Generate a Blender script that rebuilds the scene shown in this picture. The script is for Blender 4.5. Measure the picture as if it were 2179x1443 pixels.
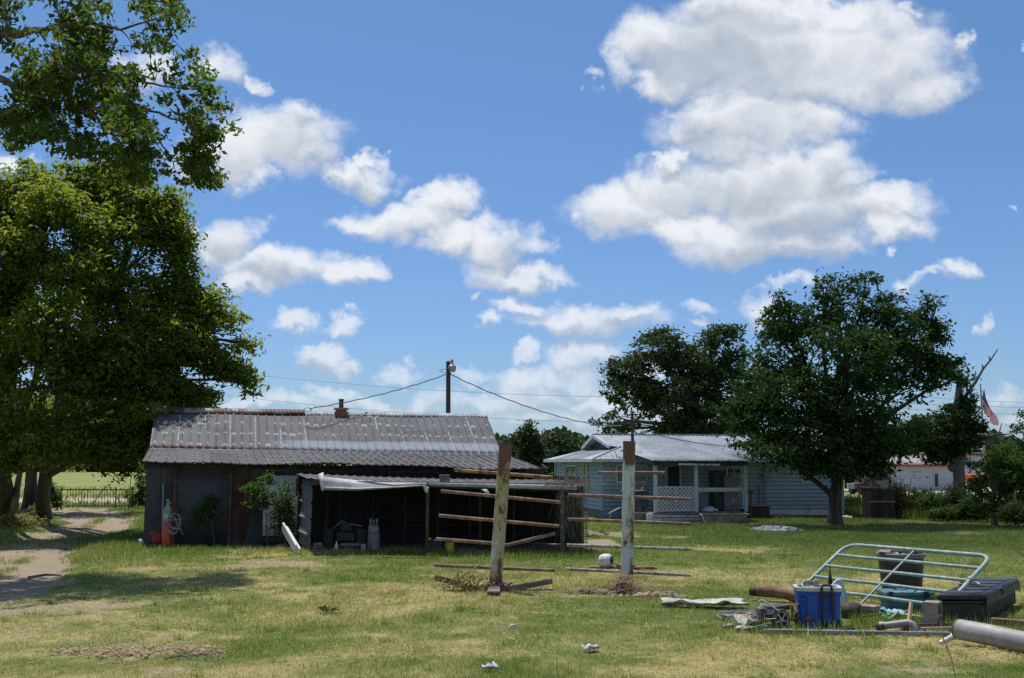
import bpy, math, random
import numpy as np
from mathutils import Vector, Matrix
R = math.radians
SC = bpy.context.scene
for o in list(bpy.data.objects): bpy.data.objects.remove(o)
# ------------------------------------------------------------------ camera
FPX, CX, CY, HORIZ, EYE = 2350.0, 1089.5, 721.5, 985.0, 2.3
PITCH = math.atan((HORIZ - CY) / FPX)
cam_d = bpy.data.cameras.new('camera'); cam = bpy.data.objects.new('camera', cam_d)
SC.collection.objects.link(cam); SC.camera = cam
cam.location = (0, 0, EYE); cam.rotation_euler = (math.pi / 2 + PITCH, 0, 0)
cam_d.sensor_width = 36.0; cam_d.lens = 36.0 * FPX / 2179.0
cam_d.clip_start = 0.1; cam_d.clip_end = 6000
# ------------------------------------------------------------------ sun
SUN_EL, SUN_AZ = R(70), R(-28)
sdir = Vector((math.sin(SUN_AZ) * math.cos(SUN_EL), math.cos(SUN_AZ) * math.cos(SUN_EL), math.sin(SUN_EL)))
sun_d = bpy.data.lights.new('sun', 'SUN'); sun = bpy.data.objects.new('sun', sun_d)
SC.collection.objects.link(sun); sun.location = (0, 0, 60)
sun.rotation_euler = (-sdir).to_track_quat('-Z', 'Y').to_euler()
sun_d.energy = 5.0; sun_d.angle = R(0.6); sun_d.color = (1.0, 0.96, 0.88)
SC.view_settings.view_transform = 'Standard'; SC.view_settings.look = 'None'
SC.view_settings.gamma = 1.0; SC.view_settings.exposure = -0.03
SC.cycles.max_bounces = 6; SC.cycles.diffuse_bounces = 3; SC.cycles.glossy_bounces = 2
SC.cycles.transmission_bounces = 3; SC.cycles.transparent_max_bounces = 6
SC.cycles.use_denoising = False

def ray(px, py):
    a, b = px - CX, CY - py
    return Vector((a, FPX * math.cos(PITCH) - b * math.sin(PITCH), FPX * math.sin(PITCH) + b * math.cos(PITCH)))
def PY(px, py, Y):                      # the point seen at a pixel at depth Y
    d = ray(px, py); t = Y / d.y
    return Vector((d.x * t, Y, EYE + d.z * t))
def PG(px, py, z=0.0):                  # the point on the ground seen at a pixel
    d = ray(px, py); t = (z - EYE) / d.z
    return Vector((d.x * t, d.y * t, z))
# ------------------------------------------------------------------ world: sky + clouds by direction
W = bpy.data.worlds.new('World'); SC.world = W; W.use_nodes = True
wt = W.node_tree; wt.nodes.clear()
class NT:
    def __init__(s, t): s.t = t
    def n(s, typ, **kw):
        nd = s.t.nodes.new(typ)
        for k, v in kw.items():
            if k == 'inp':
                for i, val in v.items():
                    if isinstance(val, bpy.types.NodeSocket): s.t.links.new(val, nd.inputs[i])
                    else: nd.inputs[i].default_value = val
            else: setattr(nd, k, v)
        return nd
    def math(s, op, a, b=0.0, c=0.0, clamp=False):
        return s.n('ShaderNodeMath', operation=op, use_clamp=clamp, inp={0: a, 1: b, 2: c}).outputs[0]
    def vm(s, op, a, b=(0, 0, 0), c=(0, 0, 0)):
        nd = s.n('ShaderNodeVectorMath', operation=op, inp={0: a, 1: b})
        if op == 'MULTIPLY_ADD':
            nd.inputs[2].default_value = c
        return nd
    def mix(s, f, a, b, typ='RGBA'):
        nd = s.n('ShaderNodeMix', data_type=typ)
        i0, i1 = (6, 7) if typ == 'RGBA' else (2, 3)
        o = 2 if typ == 'RGBA' else 0
        for i, v in ((0, f), (i0, a), (i1, b)):
            if isinstance(v, bpy.types.NodeSocket): s.t.links.new(v, nd.inputs[i])
            else: nd.inputs[i].default_value = v
        return nd.outputs[o]
    def mr(s, v, a, b, c=0.0, d=1.0, smooth=True):
        return s.n('ShaderNodeMapRange', interpolation_type='SMOOTHSTEP' if smooth else 'LINEAR', inp={0: v, 1: a, 2: b, 3: c, 4: d}).outputs[0]
    def noise(s, vec, scale, detail=4, rough=.55, dist=0.0):
        return s.n('ShaderNodeTexNoise', inp={'Vector': vec, 'Scale': scale, 'Detail': detail, 'Roughness': rough, 'Distortion': dist}).outputs[0]

CL = [ # px, py, rx, ry, amount
(1400,85,105,62,1),(1500,110,130,95,1),(1620,95,190,115,1.1),(1780,90,190,105,1),(1900,140,140,75,1),(1440,165,80,38,.9),(1960,180,105,45,.9),(1700,170,260,60,.9),
(1320,130,45,60,.42),(1250,172,28,14,.35),(1955,38,30,26,.5),(2056,110,18,42,.42),(1940,70,50,30,.45),(1600,15,160,50,1),(1780,15,120,40,.9),
(1610,250,180,68,.95),(1500,250,75,52,.9),(1720,250,85,60,.9),(1560,300,120,45,.8),
(1600,385,200,75,1.05),(1450,400,120,62,1),(1760,370,80,70,1),(1440,330,32,30,.8),(1330,440,125,52,1),(1700,450,190,55,1),(1860,445,120,42,1),(1560,505,150,55,1),(1900,490,95,34,.9),(1215,458,32,14,.5),(1440,480,130,40,.9),(1800,400,70,35,.9),(1690,520,150,40,.8),
(590,285,130,75,1),(500,310,85,62,.95),(635,225,55,38,.7),(545,372,38,34,.6),(670,320,70,45,.9),(785,368,65,34,.95),(715,365,45,26,.8),(800,332,24,24,.8),(440,330,70,50,.8),
(465,135,62,40,.6),(310,170,60,60,.7),(540,155,60,16,.28),
(860,470,110,42,1),(935,440,62,38,1),(770,475,62,26,.9),(1045,520,80,45,1),(1095,590,100,26,1),(960,505,70,35,.9),(900,415,40,18,.55),(1130,530,40,24,.4),(1040,570,60,30,.8),
(515,515,55,55,1),(490,550,50,40,.9),(600,570,100,42,1),(725,592,70,30,.95),(550,610,66,24,.9),(425,530,42,46,.8),
(632,685,42,22,.75),(728,692,36,20,.5),(695,752,60,30,.9),(740,770,50,18,.7),
(1240,690,140,32,.85),(1120,655,75,26,.7),(1310,672,60,28,.9),(1030,695,32,24,.7),(1015,628,20,9,.3),(1200,700,60,25,.7),
(1250,760,85,36,.7),(1110,808,58,32,.85),(1130,835,110,34,.7),(1290,845,110,30,.6),(1122,757,30,20,.45),(1200,800,90,30,.55),
(720,825,50,22,.6),(740,848,90,20,.5),(840,858,70,18,.45),(648,848,22,16,.45),(1010,850,90,30,.5),(900,870,140,20,.35),
(2030,585,52,26,.65),(1900,550,20,18,.45),(1970,600,60,14,.3),(1632,655,62,42,.75),(1925,618,42,24,.6),(2090,702,20,28,.5),(1480,692,32,12,.4),
(22,345,42,22,.8),(2175,100,16,16,.3),(2160,430,20,8,.2),(1200,880,330,26,.35),(560,860,150,20,.4),(1400,790,60,20,.4),(1000,800,70,18,.3),(860,800,60,14,.3),(1480,660,60,18,.35),(1700,600,70,14,.3),(2130,860,70,26,.3),(2160,905,60,20,.4)]
grp = bpy.data.node_groups.new('cloud_field', 'ShaderNodeTree')
grp.interface.new_socket(name='P', in_out='INPUT', socket_type='NodeSocketVector')
grp.interface.new_socket(name='F', in_out='OUTPUT', socket_type='NodeSocketFloat')
g = NT(grp); gi = g.n('NodeGroupInput'); go = g.n('NodeGroupOutput')
acc = None
for (x, y, rx, ry, a) in CL:
    a = .3 + .7 * a
    d0 = ray(x, y); u0, v0 = d0.x / d0.y, d0.z / d0.y
    ru, rv = rx * 1.22 / FPX, ry * 1.22 / FPX
    p = g.vm('MULTIPLY_ADD', gi.outputs[0], (1 / ru, 1 / rv, 0), (-u0 / ru, -v0 / rv, 0)).outputs[0]
    r2 = g.vm('DOT_PRODUCT', p, p).outputs[1]
    e = g.math('MAXIMUM', g.math('MULTIPLY_ADD', r2, -1.15, a * 1.35), -.8)
    acc = e if acc is None else g.math('SMOOTH_MAX', acc, e, 0.12)
grp.links.new(acc, go.inputs[0])
w = NT(wt)
tc = w.n('ShaderNodeTexCoord')
sep = w.n('ShaderNodeSeparateXYZ', inp={0: tc.outputs['Generated']})
yy = w.math('MAXIMUM', sep.outputs[1], 0.08)
uv = w.n('ShaderNodeCombineXYZ', inp={0: w.math('DIVIDE', sep.outputs[0], yy), 1: w.math('DIVIDE', sep.outputs[2], yy), 2: 0.0}).outputs[0]
nz = w.n('ShaderNodeTexNoise', inp={'Vector': uv, 'Scale': 9.0, 'Detail': 9.0, 'Roughness': .58})
wob = w.vm('SUBTRACT', nz.outputs[1], (.5, .5, .5)).outputs[0]
wobf = w.vm('MULTIPLY', w.vm('SUBTRACT', w.n('ShaderNodeTexNoise', inp={'Vector': uv, 'Scale': 32.0, 'Detail': 8.0, 'Roughness': .6}).outputs[1], (.5, .5, .5)).outputs[0], (.045, .035, 0)).outputs[0]
wob2 = w.vm('ADD', w.vm('MULTIPLY', wob, (.10, .075, 0)).outputs[0], wobf).outputs[0]
uvd = w.vm('ADD', uv, wob2).outputs[0]
def field(vec):
    gn = w.n('ShaderNodeGroup'); gn.node_tree = grp; wt.links.new(vec, gn.inputs[0]); return gn.outputs[0]
nf = w.noise(uv, 26, 9, .62)
vor = w.n('ShaderNodeTexVoronoi', feature='SMOOTH_F1', inp={'Vector': uvd, 'Scale': 34.0, 'Smoothness': .6}).outputs[0]
F0 = field(uvd)
dens = w.math('ADD', F0, w.math('MULTIPLY_ADD', nf, 1.7, -.90))
dens = w.math('ADD', dens, w.math('MULTIPLY_ADD', vor, -.24, .10))
alpha = w.mr(dens, -.32, 1.15)
alpha = w.math('MULTIPLY', alpha, w.mr(sep.outputs[2], .0, .22, .62, .97))
F0r = F0; F0 = w.math('MAXIMUM', F0, 0.0)
lo_n = w.noise(uvd, 8.0, 3, .5)
F1 = field(w.vm('ADD', uvd, (-.002, .012, 0)).outputs[0])
S0 = w.math('MAXIMUM', w.math('MINIMUM', w.math('MULTIPLY', w.math('SUBTRACT', F1, F0r), 1.5), 1.0), -1.0)
sh = w.math('MULTIPLY_ADD', S0, .75, w.math('MULTIPLY', F0, .45))
sh = w.math('ADD', sh, w.math('MULTIPLY_ADD', lo_n, 2.2, -1.1))
sh = w.math('ADD', sh, w.math('MULTIPLY_ADD', nf, -.9, .45))
sh = w.mr(sh, -.25, 1.15)
ccol = w.mix(sh, (8.9, 9.2, 9.6, 1), (4.6, 5.2, 6.1, 1))
sky = w.n('ShaderNodeTexSky', sky_type='NISHITA')
sky.sun_disc = False; sky.sun_elevation = SUN_EL; sky.sun_rotation = SUN_AZ
sky.altitude = 150; sky.air_density = 1.15; sky.dust_density = 0.15; sky.ozone_density = 2.0
tint = w.mix(w.mr(sep.outputs[2], .0, .42, smooth=False), (.53, .71, 1.10, 1), (.69, .89, 1.08, 1))
skyc = w.vm('MULTIPLY', sky.outputs[0], tint).outputs[0]
front = w.mr(sep.outputs[1], .1, .3)
up = w.mr(sep.outputs[2], -.005, .01)
# cumulus all round, out of the modelled part of the sky as well
nb = w.mr(w.noise(tc.outputs['Generated'], 3.2, 8, .6), .52, .62)
nb = w.math('MULTIPLY', nb, w.mr(sep.outputs[1], .35, .1))
alpha = w.math('MULTIPLY', w.math('MAXIMUM', w.math('MULTIPLY', alpha, front), nb), up)
final = w.mix(alpha, skyc, ccol)
bg = w.n('ShaderNodeBackground', inp={0: final, 1: 0.1})
wo = w.n('ShaderNodeOutputWorld', inp={0: bg.outputs[0]})
W.cycles.sampling_method = 'MANUAL'; W.cycles.sample_map_resolution = 512
# ------------------------------------------------------------------ helpers
COL = SC.collection
rnd = random.Random(7)
def mk(mat): return mat
class MB:
    def __init__(s): s.v = []; s.f = []; s.uv = []
    def add(s, vs, fs, uvs=None):
        b = len(s.v); s.v += [Vector(p) for p in vs]; s.f += [tuple(i + b for i in f) for f in fs]
        s.uv += (uvs if uvs else [(p[0], p[2]) for p in vs])
        return s
    def quad(s, a, b, c, d): return s.add([a, b, c, d], [(0, 1, 2, 3)])
    def box(s, c, size, rot=None, taper=1.0):
        x, y, z = size[0] / 2, size[1] / 2, size[2] / 2
        vs = [Vector((sx * x * (taper if sz > 0 else 1), sy * y * (taper if sz > 0 else 1), sz * z)) for sz in (-1, 1) for sy in (-1, 1) for sx in (-1, 1)]
        if rot is not None:
            M = rot if isinstance(rot, Matrix) else Matrix.Rotation(rot, 3, 'Z')
            vs = [M @ v for v in vs]
        c = Vector(c)
        return s.add([v + c for v in vs], [(0, 2, 3, 1), (4, 5, 7, 6), (0, 1, 5, 4), (2, 6, 7, 3), (0, 4, 6, 2), (1, 3, 7, 5)])
    def beam(s, a, b, w, h, up=(0, 0, 1)):
        a, b = Vector(a), Vector(b); d = (b - a); L = d.length; d.normalize()
        u = Vector(up); r = d.cross(u)
        if r.length < 1e-4: r = d.cross(Vector((0, 1, 0)))
        r.normalize(); u = r.cross(d)
        M = Matrix((r, d, u)).transposed()
        return s.box((a + b) / 2, (w, L, h), M)
    def tube(s, path, rad, n=8, cap=True, jit=0.0):
        path = [Vector(p) for p in path]
        if not isinstance(rad, (list, tuple)): rad = [rad] * len(path)
        vs, fs = [], []
        pu = None
        for i, p in enumerate(path):
            d = (path[min(i + 1, len(path) - 1)] - path[max(i - 1, 0)]).normalized()
            if pu is None:
                pu = Vector((0, 0, 1)) if abs(d.z) < .9 else Vector((1, 0, 0))
            u = (pu - d * pu.dot(d)); u.normalize(); pu = u; r = d.cross(u)
            for k in range(n):
                a = 2 * math.pi * k / n
                q = rad[i] * (1 + (rnd.uniform(-jit, jit) if jit else 0))
                vs.append(p + (u * math.cos(a) + r * math.sin(a)) * q)
        for i in range(len(path) - 1):
            for k in range(n):
                k2 = (k + 1) % n
                fs.append((i * n + k, i * n + k2, (i + 1) * n + k2, (i + 1) * n + k))
        if cap:
            fs.append(tuple(range(n - 1, -1, -1))); fs.append(tuple((len(path) - 1) * n + k for k in range(n)))
        return s.add(vs, fs)
    def lathe(s, prof, c=(0, 0, 0), n=24, axis=None, sx=1.0, sy=1.0, caps=True):
        vs, fs = [], []
        M = Matrix.Identity(3)
        if axis is not None: M = Vector(axis).to_track_quat('Z', 'Y').to_matrix()
        c = Vector(c)
        for (r, z) in prof:
            for k in range(n):
                a = 2 * math.pi * k / n
                vs.append(c + M @ Vector((r * math.cos(a) * sx, r * math.sin(a) * sy, z)))
        for i in range(len(prof) - 1):
            for k in range(n):
                k2 = (k + 1) % n
                fs.append((i * n + k, i * n + k2, (i + 1) * n + k2, (i + 1) * n + k))
        if caps and prof[0][0] > 1e-5: fs.append(tuple(range(n - 1, -1, -1)))
        if caps and prof[-1][0] > 1e-5: fs.append(tuple((len(prof) - 1) * n + k for k in range(n)))
        return s.add(vs, fs)
    def prism(s, pts, y0, y1):           # outline in x,z pulled from y0 to y1
        n = len(pts)
        vs = [(p[0], y0, p[1]) for p in pts] + [(p[0], y1, p[1]) for p in pts]
        fs = [tuple(range(n)), tuple(range(2 * n - 1, n - 1, -1))]
        for i in range(n):
            j = (i + 1) % n; fs.append((i, i + n, j + n, j))
        return s.add(vs, fs)
    def corr(s, A, B, C, D, pitch=.25, amp=.02, style='rib', rows=6, sag=None, jit=0.0):
        A, B, C, D = map(Vector, (A, B, C, D))
        W_ = (B - A).length; H_ = (D - A).length
        n = (B - A).cross(D - A).normalized()
        cols = []
        k = 0
        while k * pitch < W_:
            x = k * pitch
            if style == 'rib': cols += [(x, 0), (x + pitch * .36, 0), (x + pitch * .42, 1), (x + pitch * .52, 1), (x + pitch * .58, 0)]
            elif style == 'wave': cols += [(x + pitch * q / 6, .5 + .5 * math.cos(2 * math.pi * q / 6)) for q in range(6)]
            k += 1
        cols = [c for c in cols if c[0] < W_] + [(W_, 0)]
        vs, uvs, fs = [], [], []
        m = len(cols)
        for j in range(rows + 1):
            t = j / rows
            for (x, h) in cols:
                q = x / W_
                p = (A * (1 - q) + B * q) * (1 - t) + (D * (1 - q) + C * q) * t
                off = h * amp + (sag(q, t) if sag else 0)
                if jit and j == 0:
                    p = p + (D - A).normalized() * (math.sin(x * 9.3) * .5 + math.sin(x * 3.7 + 1)) * jit
                vs.append(p + n * off); uvs.append((x, t * H_))
        for j in range(rows):
            for i in range(m - 1):
                fs.append((j * m + i, j * m + i + 1, (j + 1) * m + i + 1, (j + 1) * m + i))
        return s.add(vs, fs, uvs)
    def lap(s, A, B, z0, z1, pitch=.14, depth=.018):   # lap siding from A to B (xy), outside to the right of A->B
        A, B = Vector((A[0], A[1], 0)), Vector((B[0], B[1], 0))
        n = Vector(((B - A).y, -(B - A).x, 0)).normalized()
        prof = [(0, z0)]
        z = z0
        while z < z1 - .01:
            zt = min(z + pitch, z1); prof += [(depth, z), (0.002, zt)]; z = zt
        vs, fs = [], []
        for (o, z) in prof:
            for P in (A, B): vs.append(P + n * o + Vector((0, 0, z)))
        for i in range(len(prof) - 1): fs.append((2 * i, 2 * i + 1, 2 * i + 3, 2 * i + 2))
        return s.add(vs, fs)
    def build(s, name, mat, parent=None, local=False, smooth=35, bevel=0, solid=0, sub=0, disp=None):
        me = bpy.data.meshes.new(name)
        vs = s.v
        if parent is not None and not local:
            Mi = WM(parent).inverted(); vs = [Mi @ v for v in vs]
        elif parent is None and not local:
            c = Vector((0, 0, 0))
            if vs:
                c = sum(vs, Vector()) / len(vs); c.z = min(v.z for v in vs); vs = [v - c for v in vs]
        me.from_pydata([tuple(v) for v in vs], [], s.f)
        ul = me.uv_layers.new(name='UVMap')
        li = [0] * len(me.loops); me.loops.foreach_get('vertex_index', li)
        ul.data.foreach_set('uv', [q for i in li for q in s.uv[i]])
        if smooth:
            me.polygons.foreach_set('use_smooth', [True] * len(me.polygons))
            me.set_sharp_from_angle(angle=R(smooth))
        me.materials.append(mat); me.update()
        o = bpy.data.objects.new(name, me); COL.objects.link(o)
        if parent is not None: o.parent = parent
        elif not local: o.location = c
        if solid: m = o.modifiers.new('thick', 'SOLIDIFY'); m.thickness = solid; m.offset = -1
        if sub:
            m = o.modifiers.new('sub', 'SUBSURF'); m.levels = sub; m.render_levels = sub
        if bevel:
            m = o.modifiers.new('bevel', 'BEVEL'); m.width = bevel; m.segments = 2; m.limit_method = 'ANGLE'; m.angle_limit = R(40)
        return o
def WM(o):
    M = Matrix.Translation(o.location) @ o.rotation_euler.to_matrix().to_4x4()
    return (WM(o.parent) @ M) if o.parent is not None else M
def tag(o, label=None, cat=None, group=None, kind=None):
    if label: o['label'] = label
    if cat: o['category'] = cat
    if group: o['group'] = group
    if kind: o['kind'] = kind
    return o
def thing(name, label, cat, loc=(0, 0, 0), rz=0, group=None):
    o = bpy.data.objects.new(name, None); COL.objects.link(o); o.empty_display_size = .3
    o.location = loc; o.rotation_euler = (0, 0, rz)
    return tag(o, label, cat, group)
def arc(c, r, a0, a1, n, plane='xz'):
    out = []
    for i in range(n + 1):
        a = a0 + (a1 - a0) * i / n
        u, v = r * math.cos(a), r * math.sin(a)
        out.append(Vector((c[0] + u, c[1], c[2] + v)) if plane == 'xz' else Vector((c[0] + u, c[1] + v, c[2])))
    return out
def bez(p0, p1, p2, n=8):
    p0, p1, p2 = map(Vector, (p0, p1, p2))
    return [p0 * (1 - t) ** 2 + p1 * 2 * t * (1 - t) + p2 * t * t for t in [i / n for i in range(n + 1)]]
# ------------------------------------------------------------------ numpy noise
_prm = np.random.RandomState(3).rand(256, 256)
def vnoise(x, y):
    xi = np.floor(x).astype(int); yi = np.floor(y).astype(int); fx = x - xi; fy = y - yi
    fx = fx * fx * (3 - 2 * fx); fy = fy * fy * (3 - 2 * fy)
    a = _prm[xi % 256, yi % 256]; b = _prm[(xi + 1) % 256, yi % 256]; c = _prm[xi % 256, (yi + 1) % 256]; d = _prm[(xi + 1) % 256, (yi + 1) % 256]
    return (a * (1 - fx) + b * fx) * (1 - fy) + (c * (1 - fx) + d * fx) * fy
def fbm(x, y, o=4):
    s = 0; a = .5; t = 0
    for k in range(o):
        s = s + a * vnoise(x * 2 ** k + 17.3 * k, y * 2 ** k + 9.1 * k); t += a; a *= .5
    return s / t
# ------------------------------------------------------------------ materials
MATS = {}
def M(name, base, rough=.7, metal=0.0, c2=None, sc=4.0, lo=.45, hi=.6, c3=None, sc3=20.0, lo3=.6, hi3=.7, bump=0.0, bsc=30.0, spec=.4, dirt=0.0, st=(1, 1, 1), r2=None, zline=0):
    if name in MATS: return MATS[name]
    m = bpy.data.materials.new(name); m.use_nodes = True; t = m.node_tree; t.nodes.clear(); k = NT(t)
    tcn = k.n('ShaderNodeTexCoord').outputs['Object']
    vec = k.vm('MULTIPLY', tcn, st).outputs[0]
    v = k.noise(vec, sc * 3, 5, .6)
    f = lambda c: (c[0], c[1], c[2], 1)
    dk = tuple(q * .78 for q in base); lt = tuple(min(1, q * 1.15) for q in base)
    col = k.mix(v, f(dk), f(lt))
    rr = rough
    if c2:
        m2 = k.mr(k.noise(vec, sc, 8, .62), lo, hi); col = k.mix(m2, col, f(c2))
        if r2 is not None: rr = k.mix(m2, rough, r2, 'FLOAT')
    if c3: m3 = k.mr(k.noise(vec, sc3, 6, .6), lo3, hi3); col = k.mix(m3, col, f(c3))
    if dirt: col = k.mix(k.math('MULTIPLY', k.noise(vec, 1.3, 6, .65), dirt), col, (.12, .09, .06, 1))
    if zline:      # shade at each board lap, painted into the colour as darker lines
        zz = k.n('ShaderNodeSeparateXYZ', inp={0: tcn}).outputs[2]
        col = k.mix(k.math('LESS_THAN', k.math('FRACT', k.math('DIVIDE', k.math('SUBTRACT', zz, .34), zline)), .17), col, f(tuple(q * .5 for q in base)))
    b = k.n('ShaderNodeBsdfPrincipled', inp={'Base Color': col, 'Roughness': rr, 'Metallic': metal, 'Specular IOR Level': spec})
    if bump:
        bn = k.n('ShaderNodeBump', inp={'Strength': bump, 'Distance': .02, 'Height': k.noise(vec, bsc, 6, .6)})
        t.links.new(bn.outputs[0], b.inputs['Normal'])
    k.n('ShaderNodeOutputMaterial', inp={0: b.outputs[0]})
    MATS[name] = m; return m
def leafmat(name, c1, c2, tr, trans=.35, csc=.5, c3=None):
    m = bpy.data.materials.new(name); m.use_nodes = True; t = m.node_tree; t.nodes.clear(); k = NT(t)
    geo = k.n('ShaderNodeNewGeometry')
    rndi = geo.outputs['Random Per Island']
    n1 = k.noise(k.n('ShaderNodeTexCoord').outputs['Object'], csc, 3, .5)
    q = k.math('ADD', k.math('MULTIPLY', rndi, .6), k.math('MULTIPLY_ADD', k.mr(n1, .35, .65), .6, -.15), clamp=True)
    f = lambda c: (c[0], c[1], c[2], 1)
    col = k.mix(q, f(c1), f(c2))
    if c3: col = k.mix(k.mr(rndi, .93, .95), col, f(c3))
    d = k.n('ShaderNodeBsdfPrincipled', inp={'Base Color': col, 'Roughness': .62, 'Specular IOR Level': .18})
    tt = k.n('ShaderNodeBsdfTranslucent', inp={0: k.mix(.5, f(tr), k.vm('MULTIPLY', col, (2.2, 2.2, 1.5)).outputs[0])})
    mx = k.n('ShaderNodeMixShader', inp={0: trans, 1: d.outputs[0], 2: tt.outputs[0]})
    k.n('ShaderNodeOutputMaterial', inp={0: mx.outputs[0]})
    MATS[name] = m; return m
def npmesh(name, V, F, mat, parent=None, nper=None, attrs=None, smooth=False):
    me = bpy.data.meshes.new(name)
    if parent is not None:
        V = V - np.array(parent.location)
    nv, nf, k = len(V), len(F), F.shape[1]
    me.vertices.add(nv); me.vertices.foreach_set('co', V.astype(np.float32).ravel())
    me.loops.add(nf * k); me.loops.foreach_set('vertex_index', F.astype(np.int32).ravel())
    me.polygons.add(nf); me.polygons.foreach_set('loop_start', np.arange(0, nf * k, k, dtype=np.int32))
    if smooth: me.polygons.foreach_set('use_smooth', np.ones(nf, dtype=bool))
    me.update(calc_edges=True)
    if attrs:
        for an, av in attrs.items():
            at = me.attributes.new(an, 'FLOAT', 'POINT'); at.data.foreach_set('value', av.astype(np.float32))
    me.materials.append(mat)
    o = bpy.data.objects.new(name, me); COL.objects.link(o)
    if parent is not None: o.parent = parent
    return o
# ------------------------------------------------------------------ leaves
def leaves(cent, nrm, size, rs, asp=.45, fold=.12):
    """diamond leaves: centres (n,3), normals (n,3), size (n,)"""
    n = len(cent)
    nrm = nrm / (np.linalg.norm(nrm, axis=1, keepdims=True) + 1e-9)
    t = rs.normal(size=(n, 3)); t -= (t * nrm).sum(1, keepdims=True) * nrm
    t /= np.linalg.norm(t, axis=1, keepdims=True) + 1e-9
    b = np.cross(nrm, t); s = size[:, None]
    V = np.empty((n, 4, 3))
    V[:, 0] = cent - t * s * .5; V[:, 2] = cent + t * s * .5 - nrm * s * .08
    V[:, 1] = cent + b * s * asp * .5 + nrm * s * fold - t * s * .08; V[:, 3] = cent - b * s * asp * .5 + nrm * s * fold - t * s * .08
    F = np.arange(n * 4).reshape(n, 4)
    return V.reshape(-1, 3), F
def crown_points(blobs, nclump, per, cr, rs, shell=.5, gap=0, gk=.25, gt_=.30):
    """leaf positions spread in sub clumps through the crown's blobs"""
    vol = np.array([b[3] * b[4] * b[5] for b in blobs]) ** .72
    which = rs.choice(len(blobs), nclump, p=vol / vol.sum())
    B = np.array([b[:6] for b in blobs])[which]
    d = rs.normal(size=(nclump, 3)); d /= np.linalg.norm(d, axis=1, keepdims=True)
    r = rs.rand(nclump) ** (1 / 3.0); r = r * (1 - shell) + shell * np.maximum(r, rs.rand(nclump) ** .25)
    r = r * rs.uniform(.8, 1.18, nclump)
    C = B[:, :3] + d * r[:, None] * B[:, 3:6]
    if gap:
        gn = vnoise(C[:, 0] * gap + C[:, 1] * gap * .4 + 31, C[:, 2] * gap + 7); kk_ = (gn > gt_) | (rs.rand(nclump) < gk)
        C = C[kk_]; sz_ = None; which = which[kk_]; d = d[kk_]; nclump = len(C)
    sz = cr * rs.uniform(.5, 1.5, nclump)
    P = np.repeat(C, per, 0) + np.clip(rs.normal(size=(nclump * per, 3)), -2.1, 2.1) * np.repeat(sz, per)[:, None] * np.array([.55, .55, .34])
    out = np.repeat(d, per, 0)
    return C, P, out, which
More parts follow.
